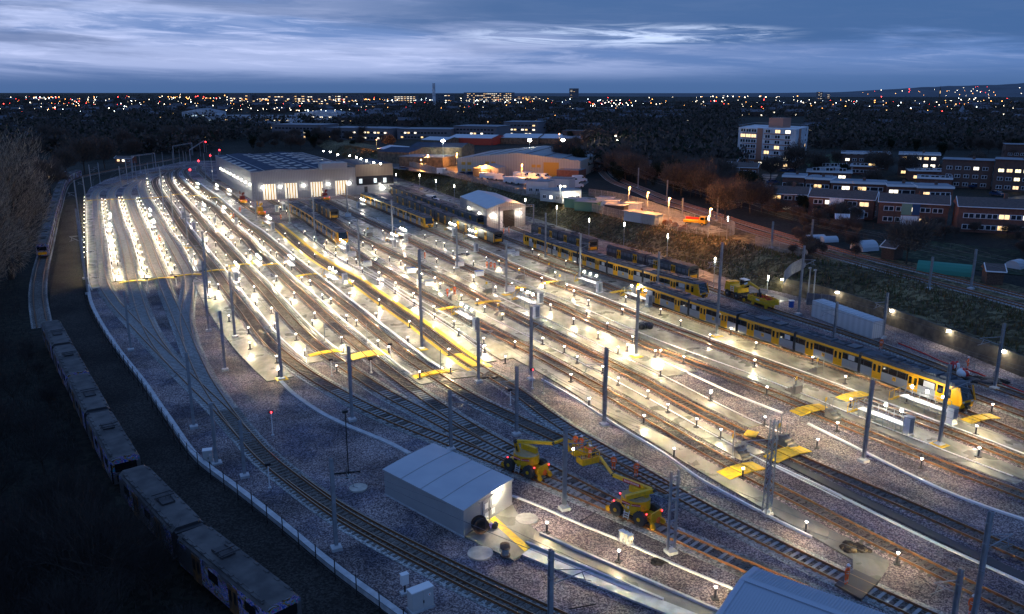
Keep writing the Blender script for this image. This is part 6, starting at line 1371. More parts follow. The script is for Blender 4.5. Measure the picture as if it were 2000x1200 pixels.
for rr_ in (( .02,.36,3),(.42,.98,3)):
    windows(r,Q[0],w,2.9,6,rr_[2],ww=2.6,wh=1.5,lit=.17,sh=fl,first=fl*.5,seed=80+int(rr_[0]*9),m0=rr_[0]+.02,m1=rr_[1]-.03)
windows(r,Q[0],w,0,1,6,ww=2.,wh=1.3,lit=.3,sh=3,first=1.4,seed=83); windows(r,Q[1],s2n,2.9,6,1,ww=2.,wh=1.4,lit=.15,sh=fl,first=fl*.5,seed=85,m0=.6,m1=.95)
for i in range(1,6): 
    for m0,m1 in ((.08,.34),(.46,.92)): mb=MB(); c=w*((m0+m1)/2)+Vector((w.y,-w.x,0)).normalized()*.08; mb.box((c.x,c.y,2.9+i*fl),(w.length*(m1-m0),.15,.35),rz=a); mb.build('floor_band',['m_salmon'],r)
c=w*.62+s2n*.4; MB().box((c.x,c.y,H_+2),(7,6,4.2),rz=a).build('penthouse',['m_salmon'],r); mb=MB()
for x,y in zip(Q,Q[1:]+Q[:1]): mb.bar((x.x,x.y,H_+.9),(y.x,y.y,H_+.9),.1,.1)
mb.build('roof_rail',['m_galv'],r)
# orange-lit factory
Z5=UP
def shed(pl,pr,top,label,depth,wall,rm,rh=2.,roof='endgable',z=Z5,name='industrial_shed',doors=(),cat='building'):
    A,B=edge(pl,pr,z); w=B-A; w.z=0; h=max(2.5,HZ(A,top)-A.z); n=Vector((-w.y,w.x,0)).normalized(); r=thing(name,label,cat,(A.x,A.y,A.z-.05)); Q=[Vector((0,0,0)),w,w+n*depth,n*depth]
    mb=MB(); mb.prism([(q.x,q.y) for q in Q],0,h); mb.build('wall',[wall],r); V=[(q.x,q.y,h+.02) for q in Q]
    if roof=='endgable': M1=(Q[0]+Q[1])/2;M2=(Q[2]+Q[3])/2; V+=[(M1.x,M1.y,h+rh),(M2.x,M2.y,h+rh)]; mb=MB(); mb.add(V,[(0,4,5,3),(4,1,2,5)],0); mb.add(V,[(0,1,4),(2,3,5)],1)
    elif roof=='gable': M1=(Q[0]+Q[3])/2;M2=(Q[1]+Q[2])/2; V+=[(M1.x,M1.y,h+rh),(M2.x,M2.y,h+rh)]; mb=MB(); mb.add(V,[(0,1,5,4),(2,3,4,5)],0); mb.add(V,[(1,2,5),(3,0,4)],1)
    else: mb=MB(); mb.prism([(q.x,q.y) for q in Q],h+.02,h+.2)
    rf=mb.build('roof',[rm,wall],r)
    for t,ww,hh,mt,nm in doors: onq(Q[0],w,t,hh/2,ww,hh,mt,nm,r,.12)
    return r,Q,w,n,h,rf
r,Q,w,n,h,rf=shed((894,340),(1133,347),309,'large factory with cream cladding lit orange and a grey ribbed roof',44,'m_cream','m_fgrey',2.6,doors=((.77,6.,5.4,'m_ochre','roller_door'),(.33,3.2,3.6,'m_dark','door'))) if 0 else (0,)*6
ribbed('m_cream',(.5,.46,.4),1.,.55,0,'X',.3); mat('m_fgrey',(.2,.22,.24),.6,col2=(.26,.28,.3),nscale=.15)
r,Q,w,n,h,rf=shed((894,340),(1133,347),309,'large factory with cream cladding lit orange and a grey panelled roof',44,'m_cream','m_fgrey',2.6,doors=((.77,6.,5.4,'m_ochre','roller_door'),(.33,3.2,3.6,'m_dark','door')))
for t in (.14,.28,.43,.57,.72,.86):
    k=1-abs(t-.5)*2; a=Q[0]+w*t; b=a+n*44; MB().bar((a.x,a.y,h+2.6*k+.05),(b.x,b.y,h+2.6*k+.05),.5,.12).build('roof_ridge',['m_dark'],rf)
for t,z in ((.05,1.6),(.1,1.6),(.05,4.2),(.1,4.2),(.25,4.6),(.3,4.6),(.63,3.9),(.67,3.9),(.86,2.8)): onq(Q[0],w,t,z,1.6,1.1,'m_ochre','window',r,.1)
def sod(px,z,label,power=500,col=(1,.38,.08),mt='m_sodium',polez=True,rad=.3,name='street_lamp',zg=None,group='orange sodium lamps'):
    """lamp head seen at photo pixel px, at height z above its ground"""
    zg=UP if zg is None else zg; p=G(px[0],px[1],zg+z); r=thing(name,label,'lamp',(p.x,p.y,zg),.3,group)
    if polez: MB().cyl((0,0,0),(0,0,z+.2),.09,n=6).build('column',['m_galv'],r)
    MB().ball((0,-.3,z),rad,n=8,k=6,sz=.6).build('lamp_head',[mt],r); light('lamp','POINT',(0,-.9,z-.45),power*(5 if col[1]<.5 else 1),col,r,radius=.25); return r
for i,(q,z,l,pw) in enumerate([((1229,366),6.5,'orange street lamp at the far left of the row beside the main line',1300),((1265,376),6.5,'orange street lamp, second of the row beside the main line',1300),((1307,387),6.5,'orange street lamp over the yellow lorry yard',1300),((1387,408),6.5,'orange street lamp at the right end of the row beside the main line',1300),((981,311),5.,'orange lamp high on the cream factory wall',1300),((941,326),4.2,'orange lamp on the van canopy gable',900),((1019,322),6,'orange lamp on a tall post among the vans',1200),((1114,315),5.5,'orange lamp at the right corner of the cream factory',1600),((892,300),6,'orange lamp by the low stone wall left of the factory',1500),((1092,262),8,'orange lamp behind the factory near the rooftop sign',1500),((835,303),5,'orange lamp on the small stone outbuilding',1300),((822,312),4,'second orange lamp on the stone outbuilding',500),((735,273),6,'orange street lamp among roofs above the workshop',900)]):
    sod(q,z,l,pw,polez=('wall' not in l or 'stone wall' in l))
for q,z,l,pw in [((865,275),9,'dazzling white floodlight over the dark sheds',5000),((1034,274),10,'dazzling white floodlight behind the factory roof, left one',6500),((1099,274),10,'dazzling white floodlight behind the factory roof, right one',6500),((821,295),5,'white wall light on the long dark shed',700),((1094,364),5,'white lamp beside the grey two-storey cabins',500),((1205,273),8,'white lamp above the train on the curve',700),((1202,266),8,'smaller white lamp above the train on the curve',300)]: sod(q,z,l,pw,(1,.95,.72),'m_flood',True,.95 if pw>2000 else .35,'floodlight',group='white floodlights')
for q,z,l in [((1127,381),2.3,'white lamp on the low cabin wall, right one'),((1106,381),2.3,'white lamp on the low cabin wall, left one')]: sod(q,z,l,350,(1,.95,.72),'m_flood',False,.22,'wall_lamp',group='white floodlights')
# slim white-topped lamp posts along the service road and bank
for i,(x,yb,yt) in enumerate([(852,379,352),(888,398,362),(928,416,381),(774,357,340),(1026,425,389),(1087,443,403),(1150,462,428),(1218,482,436),(1302,512,459),(1393,566,505),(1497,585,540),(820,366,341),(1419,470,425),(1382,465,424)]):
    p=G(x,yb,0 if i<11 else UP); h=max(3,HZ(p,yt)-p.z); r=thing('lamp_post','slim galvanised lamp post with a narrow pale head beside the service road','lamp post',p,.3,'slim lamp posts beside the service road'); MB().cyl((0,0,0),(0,0,h),.07,n=6).build('column',['m_galv'],r); MB().box((0,0,h-.3),(.14,.14,.9)).build('lamp_head',['m_lamp'],r)
    if i in(0,3,5,8,9,10,11): light('lamp','POINT',(-.8,-.6,h-.4),330,(1,.97,.62),r,radius=.2)
# van canopy and small buildings in the van yard
shed((925,347),(972,349),327,'open-fronted cream canopy sheltering a white van',8,'m_cream','m_fgrey',1.2,doors=((.35,7.5,3.6,'m_dark','opening'),)); shed((1025,340),(1053,341),326,'dark curved canopy between the vans and the yellow roller door',8,'m_dark','m_flat',1.0,doors=((.5,5.,2.8,'m_black','opening'),)); shed((1087,348),(1130,350),332,'low rusty open store at the right end of the factory',8,'m_brick','m_flat',.4,roof='flat')
for a,b,t,l,wl,rm,dp,rf_ in [((1028,379),(1071,381),354,'grey site cabin with a dark door and lit window','m_cladwhite','m_flat',6,'flat'),((1071,372),(1111,374),349,'two-storey grey-green cabin with an outside stair','m_cladwhite','m_galv_dark',6,'flat'),((1055,392),(1098,397),371,'pale blue cabin flank with navy doors','m_bluegrey','m_flat',9,'flat'),((1098,397),(1135,394),375,'white lit end of the pale blue cabin','m_cladwhite','m_flat',6,'flat'),
 ((737,300),(800,306),291,'white sheet-roofed shed left of the dark workshops','m_stone','m_blockroof',16,'gable'),((738,318),(800,321),296,'long dark workshop with a grey ridged roof','m_stone','m_wsroof',22,'gable'),((800,310),(902,312),287,'second long dark workshop reaching behind the first','m_stone','m_wsroof',22,'gable'),((780,325),(865,328),306,'low stone outbuilding lit orange','m_stone','m_flat',14,'flat'),((822,283),(870,285),273,'white roofed shed behind the dark workshops','m_stone','m_blockroof',18,'gable'),((875,282),(960,284),269,'long white roofed shed with red walling and rooflights','m_redwall','m_blockroof',26,'gable'),((975,281),(1050,282),269,'white valley-roofed warehouse behind the factory, left','m_stone','m_blockroof',40,'gable'),((1050,281),(1140,282),270,'white valley-roofed warehouse behind the factory, right','m_stone','m_blockroof',40,'gable')]:
    MT.get('m_bluegrey') or mat('m_bluegrey',(.3,.36,.42),.6); MT.get('m_redwall') or mat('m_redwall',(.35,.05,.03),.6)
    rr2=shed(a,b,t,l,dp,wl,rm,1.6,rf_)
    if 'cabin' in l: windows(rr2[0],rr2[1][0],rr2[2],0,1,3,lit=.35,ww=1.2,first=1.4,litm=('m_wwhite',),seed=len(l))
# roadway and yard surfaces on the bank
struct(sheet('road',[(770,330),(850,340),(920,352),(1000,372),(1060,374),(1130,372),(1150,356),(1135,349),(1000,345),(905,338),(880,330),(860,322),(800,318),(745,308)],UP+.06,'m_asphalt',.05,zg=UP)); struct(sheet('road',[(1140,385),(1290,402),(1420,452),(1380,458),(1290,440),(1190,415),(1100,396)],UP+.055,'m_conc_dark',.05,zg=UP))
struct(sheet('road',[(1150,400),(1500,345),(1530,350),(1495,365),(1480,400),(1440,395)],UP+.02,'m_asphalt',.02,zg=UP)) if 0 else None
struct(sheet('road',[(1490,340),(1520,341),(1500,372),(1490,395),(1460,392),(1478,365)],UP+.06,'m_asphalt',.05,zg=UP)); struct(sheet('road',[(1925,392),(2020,380),(2020,415),(1915,405)],UP+.06,'m_asphalt',.05,zg=UP)); struct(sheet('grass',[(1600,300),(1720,296),(1730,318),(1640,322),(1575,318)],UP+.05,'m_grass',.04,zg=UP)) if 0 else None
mat('m_grass',(.03,.07,.02),.95,col2=(.045,.09,.03),nscale=.2); struct(sheet('grass',[(1560,312),(1630,300),(1640,318),(1580,326)],UP+.05,'m_grass',.04,zg=UP)); struct(sheet('grass',[(1690,478),(1800,470),(1990,490),(2010,540),(1830,520),(1700,500)],UP+.045,'m_allot',.04,zg=UP)); struct(sheet('grass',[(1610,262),(1660,258),(1670,275),(1610,280)],UP+.5,'m_grass',.4,zg=UP))
# vans and cars
def mk_van(kind='van'):
    r=thing('parked_'+kind,'','van' if kind=='van' else 'car',group='white vans in the factory yard' if kind=='van' else 'parked cars')
    mb=MB()
    if kind=='van': pf=[(-2.6,.4),(-2.6,2.2),(-2.5,2.35),(1.0,2.35),(1.6,1.45),(2.55,1.15),(2.6,.4)]
    else: pf=[(-2.1,.35),(-2.1,.9),(-1.7,1.0),(-1.2,1.45),(.5,1.45),(1.2,.95),(2.05,.8),(2.1,.35)]
    W2=.95; n=len(pf); vs=[(x,-W2,z) for x,z in pf]+[(x,W2,z) for x,z in pf]; mb.add(vs,[(i,(i+1)%n,n+(i+1)%n,n+i) for i in range(n)]); mb.add(vs,[tuple(range(n)),tuple(range(2*n-1,n-1,-1))]); mb.build('body',['m_white' if kind=='van' else 'm_carblue'],r)
    mb=MB(); 
    if kind=='van': mb.bar((1.06,0,2.28),(1.62,0,1.5),1.7,.04); mb.box((1.0,-.96,1.75),(.7,.02,.5)); mb.box((1.0,.96,1.75),(.7,.02,.5))
    else: mb.bar((.55,0,1.43),(1.17,0,1.0),1.6,.04); mb.box((-.35,-.96,1.2),(1.6,.02,.35)); mb.box((-.35,.96,1.2),(1.6,.02,.35)); mb.bar((-1.65,0,1.05),(-1.25,0,1.42),1.6,.04)
    mb.build('window',['m_glass'],r)
    for x in (-1.6,1.7) if kind=='van' else (-1.35,1.35):
        for y in (-.85,.85): MB().cyl((x,y-.12,.34),(x,y+.12,.34),.34,n=10).build('wheel',['m_tyre'],r)
    for y in (-.7,.7): MB().box((2.58 if kind=='van' else 2.08,y,.8 if kind=='van' else .65),(.06,.3,.2)).build('headlight',['m_galv'],r)
    return r
mat('m_carblue',(.02,.05,.12),.3); mat('m_carsilver',(.4,.42,.45),.3,.5)
VN=reg(mk_van()); CRr=reg(mk_van('car')); vn=[0,0]
def vehicle(i,px,rz,label,z=UP,s=1.):
    src=(VN,CRr)[i]; p=G(*px,z)
    if not vn[i]: vn[i]=1; src.location=(p.x,p.y,z+.08); src.rotation_euler=(0,0,rz); src['label']=label
    else: dup(src,(p.x,p.y,z+.08),rz,label,scale=s)
VL=[((950,350),0,'leftmost small white van in the yard row'),((961,351),0,'second small white van in the yard row'),((978,353),0,'tall white box van in the yard row'),((990,338),2.,'white van with red tail lights before the factory door'),((1012,338),2.3,'white van beside the orange lamp post'),((997,358),.1,'orange-lit white van in front, left'),((1008,359),.1,'orange-lit white van in front, second'),((1020,361),.2,'orange-lit minibus in front, right end'),((1016,349),-.6,'white van nose to the row behind, left'),((1025,350),-.6,'white van nose to the row behind, middle'),((1034,349),-.6,'long white van with a high roof behind the row'),((1046,352),-.6,'white van at the right of the high-roofed one'),((1063,352),-.4,'white van beside the dark roller shutter canopy'),((866,341),.1,'white people carrier parked alone left of the yard'),((957,341),-1.3,'white van inside the cream canopy'),((1118,360),.2,'white camper van behind the cabins'),((1132,356),.2,'long white van at the fence behind the cabins'),((1124,368),.5,'white van with a raised bonnet shape by the cabins'),((839,398),.4,'')]
for q,a,l in VL:
    if l: vehicle(0,q,a,l)
vehicle(0,(843,396),-.5,'white van parked on the service road by the rear railcars',0.)
for q,a,l,z in [((788,333),.2,'dark car on the lit road above the workshop',UP),((903,343),.3,'small blue car beside the cream factory',UP),((919,343),.3,'dark car next to the small blue car',UP),((1510,360),.1,'white car in the road below the tower',UP),((1405,310),.2,'silver car left of another beside the tower terrace',UP),((1414,308),.2,'silver car right of another beside the tower terrace',UP),((1432,305),.2,'white car nearest the tower side',UP),((1947,383),-1.2,'dark car alone in the lit parking court',UP),((1905,368),.3,'blue car left in the parking row by the flats',UP),((1920,366),.3,'white car right in the parking row by the flats',UP),((1530,337),.1,'red car parked below the tower',UP),((1545,337),.1,'dark car parked beside the red one below the tower',UP)]: vehicle(1,q,a,l,z)
# containers and material in the orange-lit yard
for i,(a,b,t,l,m_) in enumerate([((1102,404),(1140,409),392,'green and cream container, first along the palisade fence','m_green2'),((1122,411),(1165,414),396,'dark green container behind the palisade fence','m_green2'),((1165,402),(1190,404),391,'white stacked panels on a dark container','m_white'),((1182,408),(1207,409),396,'white stacked panels beside the red stripe','m_white'),((1218,414),(1246,416),399,'tall white stack of panels beside the orange lamp','m_white'),((1180,418),(1218,421),405,'long dark container under the white stacks','m_dark'),((1218,430),(1278,440),415,'pale blue container at the end of the yard','m_bluegrey')]):
    MT.get('m_green2') or mat('m_green2',(.05,.14,.11),.6); house(a,b,t,l,depth=3,roof='flat',rows=0,cols=0,wall=m_,rm='m_flat',name='container',cat='container',chim=0,side=False,z=UP)
# yellow lorry, axles and rings
def lorry():
    p=G(1360,441,UP); r=thing('yellow_lorry','small yellow lorry glowing under the orange lamps','lorry',p,-.5); mb=MB(); mb.box((1.6,0,1.5),(1.6,2.1,1.6),taper=.9); mb.build('cab',['m_myellow'],r); MB().box((-1.1,0,1.1),(3.8,2.2,.5)).build('tray',['m_myellow'],r); mb=MB(); mb.box((2.35,0,1.9),(.1,1.7,.7)); mb.box((1.6,-1.03,1.9),(.9,.05,.6)); mb.build('windscreen',['m_glass'],r); MB().box((-1.1,1.05,1.6),(3.8,.1,.6)).build('side_board',['m_red'],r)
    for x in (-2.1,1.7):
        for y in (-.95,.95): wheel(r,x,y,.45,.3,.45)
lorry()
for i in range(10):
    x=1252+i*9.5; y=414+i*3.9+(i%3)*3; p=G(x,y,UP); tag(MB().cyl((p.x,p.y-.1,UP+.5),(p.x,p.y+.5,UP+.5),.5+.25*(i%2),.5+.25*(i%2),n=14,caps=True).cyl((p.x,p.y-.6,UP+.5),(p.x,p.y+1.,UP+.5),.12,n=8).build('steel_ring',['m_rail']),'rusty steel ring or axle lying in the orange-lit material yard','steel part','rusty steel parts in the material yard')
# train on the far curve
P=TR['U1']; s=P.near(G(1180,314,UP)); rt=thing('distant_train','lit train with red tail lamps going away on the far curve','train',P.at(s)); 
for i in range(4):
    c=(P.at(s)+P.at(max(0,s-13)))/2; d=P.at(s)-P.at(max(0,s-13)); c_=MB().box((0,0,1.9),(12.8,2.6,3.0)).box((0,0,2.3),(12.,2.64,.9),m=1).build('carriage',['m_dark','m_wgreen'],rt,(c-rt.location),math.atan2(d.y,d.x)); s-=13.4
d=P.dir(P.near(G(1180,314,UP))); 
for y in (-.9,.9): q=Vector((-d.y,d.x,0))*y; MB().ball((q.x+d.x*.2,q.y+d.y*.2,1.6),.25).build('tail_lamp',['m_rlight'],rt)
# rooftop sign
A,B=edge((1108,277),(1150,278)); w=B-A; r=thing('shop_sign','dark retail block carrying big white lettering','building',A); onq(Vector((0,0,0)),w,.5,3,w.length,9,'m_dark','wall',r,10.); nr=Vector((w.y,-w.x,0)).normalized()
glow('m_sign',(.85,1,.9),1.2); hh=HZ(A,261)-A.z; q=w*.5+nr*6; text("BAKER'S",hh*.62,'m_sign',r,(q.x,q.y,hh*.65),(math.pi/2,0,math.atan2(w.y,w.x)),ext=.1)
tag(MB().box((0,0,0),(15,.5,.8)).build('light_strip',['m_wcool']),'thin cold white light strip right of the big rooftop lettering','light strip').location=tuple(g2(1148,279)+Vector((0,0,1)))
# far landmark buildings
def far(pl,pr,top,label,rows,cols,lit,depth=25,wall='m_farwall',z=None,roof='flat',**k):
    MT.get('m_farwall') or mat('m_farwall',(.16,.16,.18),.8); 
    A,B=edge(pl,pr,z); w=B-A; h=HZ(A,top)-A.z; L_=w.length
    return house(pl,pr,top,label,depth=depth,roof=roof,rows=rows,cols=cols,lit=lit,wall=wall,rm='m_flat',z=z,name='large_building',cat='building',side=False,chim=0,sh=(h-1)/max(rows,1),first=(h-1)/max(rows,1)*.5,ww=L_/cols*.62,frame='m_dark',**k)
for a,b,t,l,rw,cl,lt in [((447,204),(488,204),184,'left wing of the long hospital-like block on the skyline, with two bright stair strips',4,6,.35),((488,204),(572,204),186,'second wing of the long skyline block',4,12,.5),((572,205),(598,205),185,'bright glazed stair tower of the long skyline block, left',4,3,.9),((598,205),(650,205),186,'third wing of the long skyline block',4,9,.45),((650,205),(668,205),185,'bright glazed stair tower of the long skyline block, right',4,2,.9),((668,205),(706,205),186,'right end wing of the long skyline block',4,7,.4),
 ((767,202),(815,202),187,'brightly lit cream building alone on the skyline',4,7,1.),((852,204),(888,203),184,'unlit block beside the tall chimney',4,5,.12),((906,203),(1005,203),181,'widest lit slab block on the skyline, many window rows',6,22,.62),((1112,192),(1130,192),173,'slim tower block on the skyline right of the lit slab',8,3,.25),((1596,194),(1606,194),180,'small pair of far towers below the right-hand hills, left',6,2,.3),((1614,193),(1621,193),184,'small bright far tower below the right-hand hills',3,1,1.),
 ((532,270),(626,272),243,'three-storey brown apartment terrace left of the dark sheds',3,12,.12),((636,272),(700,274),249,'gabled apartment terrace above the workshop roof',2,8,.25),((700,274),(760,276),250,'second gabled terrace above the workshop roof',2,8,.3),((776,272),(880,273),252,'brick flats with warm windows behind the floodlights, left',2,14,.25),((886,271),(970,273),246,'brick flats with warm windows behind the floodlights, middle',3,11,.2),((984,265),(1050,266),238,'brick flats behind the floodlights, right and tallest',3,8,.35),((1560,262-60),(1610,203),197,'low lit commercial block on the right skyline',1,6,.4),((1158,218),(1215,219),210,'low green-white lit store right of the centre skyline',1,8,.9),((690,210),(735,211),204,'low pale lit block right of the long skyline block',1,6,.6),((1000,195),(1060,195),188,'low lit block right of the widest slab',2,8,.4)]:
    far(a,b,t,l,rw,cl,lt)
far((357,240),(425,240),219,'white modern building with a shallow curved roof and lit strips',2,9,.5,wall='m_render',roof='endgable',rh=3,litm=('m_wcool',)); far((576,234),(672,235),221,'long pale warehouse with lamps along its front',1,10,.5,wall='m_render',roof='endgable',rh=3,litm=('m_wwhite',)); far((430,240),(575,241),226,'low pale depot lit by a row of lamps',1,16,.35,wall='m_render')
p=g2(848,206); h=HZ(p,163)-p.z; tag(MB().cyl((p.x,p.y,p.z),(p.x,p.y,p.z+h),3.2,2.6,n=12).build('chimney_stack',['m_render']),'tall pale chimney on the skyline','chimney')
p=g2(1834,196); h=HZ(p,175)-p.z; r=thing('church_tower','dark clock tower with glowing openings against the hills','church tower',p); MB().box((0,0,h/2),(5,5,h)).build('tower',['m_stone'],r); MB().cyl((0,0,h),(0,0,h*1.35),3.6,.2,n=4,smooth=False).build('spire',['m_tile'],r); MB().box((0,-2.6,h*.75),(2.6,.2,h*.25)).build('belfry_light',['m_wwarm'],r)
p=g2(1877,232); h=HZ(p,212)-p.z; r=thing('church_spire','pale pointed church spire among dark trees at the right','church spire',p); MB().box((0,0,h*.3),(7,7,h*.6)).build('tower',['m_stone'],r); MB().cyl((0,0,h*.6),(0,0,h*1.35),4.2,.1,n=6,smooth=False).build('spire',['m_flat'],r)
A,B=edge((392,273),(474,274),1.); w=B-A; r=thing('station_canopy','pale flat footbridge canopy on many posts over the far tracks','bridge',A); zt=HZ(A,257)-A.z; mb=MB(); mb.bar((0,0,zt),(w.x,w.y,zt),4,1.2); mb.build('deck',['m_render'],r)
for i in range(9): q=w*(i/8); MB().box((q.x,q.y,zt/2),(.5,.5,zt)).build('post',['m_galv'],r)
# allotments
def tunnel(px,L_,R_,rz,label,mt,name='polytunnel'):
    p=G(*px,UP); mb=MB(); n=8; vs=[]
    for x in (-L_/2,L_/2):
        for i in range(n+1): a=math.pi*i/n; vs.append((x,math.cos(a)*R_,math.sin(a)*R_))
    mb.add(vs,[(i,i+1,n+2+i,n+1+i) for i in range(n)]); mb.add(vs,[tuple(range(n+1)),tuple(range(2*n+1,n,-1))]); o=mb.build(name,[mt]); o.location=p; o.rotation_euler=(0,0,rz); tag(o,label,'greenhouse')
mat('m_greennet',(.03,.22,.16),.6); mat('m_plastic',(.45,.5,.55),.5); tunnel((1845,533),9,1.9,-.55,'long green netted tunnel beside the main line fence','m_greennet'); tunnel((1688,488),4,2.0,.3,'domed pale plastic greenhouse in the allotments','m_plastic'); tunnel((1590,470),4.5,1.3,.2,'low pale polytunnel left of a round one','m_plastic'); tunnel((1618,472),3.5,1.2,.2,'low pale polytunnel right of another','m_plastic'); tunnel((1984,523),3,1.5,.6,'small glass house at the right edge of the allotments','m_plastic')
for a,b,t,l in [((1925,556),(1958,558),540,'small dark-roofed white shed by the fence'),((1632,447),(1655,448),438,'white-roofed garden shed below the conservatory'),((1720,505),(1745,509),494,'dark gabled garden shed in the allotments'),((90,350),(122,352),338,'long low house left of the graffiti train'),((225,318),(258,319),309,'small house with one lit window beyond the left siding')]:
    house(a,b,t,l,depth=3.5,rows=0 if 'shed' in l else 1,cols=3,lit=.4,roof='gable',wall='m_wood' if 'shed' in l else 'm_brick',name='garden_shed' if 'shed' in l else 'bungalow',cat='shed' if 'shed' in l else 'house',rh=1.,chim=0,rm='m_plastic' if 'white-roofed' in l else 'm_tile',side=False,z=UP if a[0]>1000 else 0)
railfence([(1640,437),(1700,448),(1760,452)],0,1.6,'brown board fence below the conservatory terrace',2.5,'m_wood',2,UP,True)
# ================================================================ TREES
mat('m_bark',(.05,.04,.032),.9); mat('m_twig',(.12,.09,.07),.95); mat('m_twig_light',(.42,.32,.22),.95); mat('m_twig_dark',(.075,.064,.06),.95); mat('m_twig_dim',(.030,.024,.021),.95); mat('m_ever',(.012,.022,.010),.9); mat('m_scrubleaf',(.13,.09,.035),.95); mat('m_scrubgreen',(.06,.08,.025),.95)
def tree_mesh(H,R,seed,tw,blades,bl,bw,shape='round',limbs=9,base=.25):
    """returns (trunk object data builder, crown builder)"""
    r=random.Random(seed); tr=MB(); cr=MB(); tips=[]
    tr.cyl((0,0,-.3),(r.uniform(-.3,.3),r.uniform(-.3,.3),H*.45),H*.022,H*.014,n=7); top=Vector((0,0,H*.45)); 
    for i in range(limbs):
        a=2*math.pi*i/limbs+r.uniform(-.4,.4); z0=H*r.uniform(base,.5); q=Vector((math.cos(a)*R*r.uniform(.45,.8),math.sin(a)*R*r.uniform(.45,.8),z0+H*r.uniform(.15,.42))); tr.cyl((0,0,z0),q,H*.011,H*.004,n=5,caps=False)
        for k in range(3):
            q2=q+Vector((r.uniform(-1,1),r.uniform(-1,1),r.uniform(.2,1.2)))*R*.32; tr.cyl(q.lerp(Vector((0,0,z0)),r.uniform(0,.5)),q2,H*.005,H*.0015,n=3,caps=False); tips.append(q2)
    for i in range(blades):
        if r.random()<.55: c=r.choice(tips)+Vector((r.gauss(0,1),r.gauss(0,1),r.gauss(0,1)))*R*.2
        else:
            while 1:
                v=Vector((r.uniform(-1,1),r.uniform(-1,1),r.uniform(-1,1)))
                if .3<v.length<1: break
            c=Vector((v.x*R,v.y*R,H*(base+.2)+(v.z+.55)*H*.36 if shape=='round' else H*.5+v.z*H*.48))
            if shape!='round': k=1-.5*abs(v.z); c.x*=k; c.y*=k
        out=Vector((c.x,c.y,(c.z-H*.4)*.9+R*.5)).normalized(); d=(out+Vector((r.uniform(-1,1),r.uniform(-1,1),r.uniform(-.6,1)))*.7).normalized(); L_=bl*r.uniform(.5,1.3); s=d.cross(Vector((r.uniform(-1,1),r.uniform(-1,1),r.uniform(-1,1)))).normalized()*bw
        cr.add([c-s,c+s,c+d*L_],[(0,1,2)],0 if r.random()<.6 else 1)
    return tr,cr
def mk_tree(name,H,R,seed,mats,blades,bl,bw,shape='round',limbs=9,base=.25,cat='tree'):
    t,c=tree_mesh(H,R,seed,0,blades,bl,bw,shape,limbs,base); r=thing(name,'',cat); t.build('trunk',['m_bark'],r); c.build('crown',mats,r); return reg(r)
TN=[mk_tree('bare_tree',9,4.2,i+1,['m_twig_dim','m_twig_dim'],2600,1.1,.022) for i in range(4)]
TM=[mk_tree('bare_tree',11,5.,i+11,['m_twig','m_twig_dark'],3600,1.5,.075) for i in range(4)]
TE=[mk_tree('evergreen_tree',11,3.2,31,['m_ever','m_ever'],3000,1.,.16,'tall')]
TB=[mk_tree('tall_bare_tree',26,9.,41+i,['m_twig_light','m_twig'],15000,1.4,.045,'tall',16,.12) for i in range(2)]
tused=set(); NT=[0]
def tree(src,p,s,label,group,rz=None):
    rz=random.uniform(0,6.28) if rz is None else rz; NT[0]+=1
    if src.name not in tused: tused.add(src.name); src.location=p; src.rotation_euler=(0,0,rz); src.scale=(s,s,s*random.uniform(.9,1.1)); src['label']=label; src['group']=group
    else: dup(src,p,rz,label,group,scale=(s,s,s*random.uniform(.9,1.15)))
GW='bare winter trees of the dark wood left of the derelict railcars'
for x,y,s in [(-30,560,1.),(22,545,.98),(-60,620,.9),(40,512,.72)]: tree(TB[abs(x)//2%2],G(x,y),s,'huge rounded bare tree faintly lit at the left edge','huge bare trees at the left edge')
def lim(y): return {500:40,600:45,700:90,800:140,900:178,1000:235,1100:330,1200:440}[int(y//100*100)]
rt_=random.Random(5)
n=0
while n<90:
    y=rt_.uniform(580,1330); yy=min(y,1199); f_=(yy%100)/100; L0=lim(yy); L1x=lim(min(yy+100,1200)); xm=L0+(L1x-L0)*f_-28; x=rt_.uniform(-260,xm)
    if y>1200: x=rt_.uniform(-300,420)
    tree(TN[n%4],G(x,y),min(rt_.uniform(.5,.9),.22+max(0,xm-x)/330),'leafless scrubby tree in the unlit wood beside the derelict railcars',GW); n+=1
for x,y,s in [(165,338,1.35),(205,330,1.2),(130,345,1.0),(120,300,1.2),(260,312,1.0),(330,296,1.1),(380,290,1.),(300,300,1.),(60,420,1.),(100,380,.9),(118,368,.6)]: tree(TM[n%4],G(x,y),s,'spreading bare tree behind the left siding','bare trees behind the left siding'); n+=1
for i in range(44):
    x=rt_.uniform(400,770); y=rt_.uniform(277,296)-(x-400)*.012
    if 400<x<490 and y>280: continue
    tree(TM[i%4] if i%7 else TE[0],g2(x,y),rt_.uniform(.4,.8),'bare tree in the dark strip behind the big workshop roof','trees behind the workshop')
for i in range(26):
    x=rt_.uniform(20,400); y=rt_.uniform(288,312) if x<260 else rt_.uniform(272,296); tree(TM[i%4],g2(x,y),rt_.uniform(.6,1.1),'bare tree at the foot of the far left rise','trees at the foot of the far left rise')
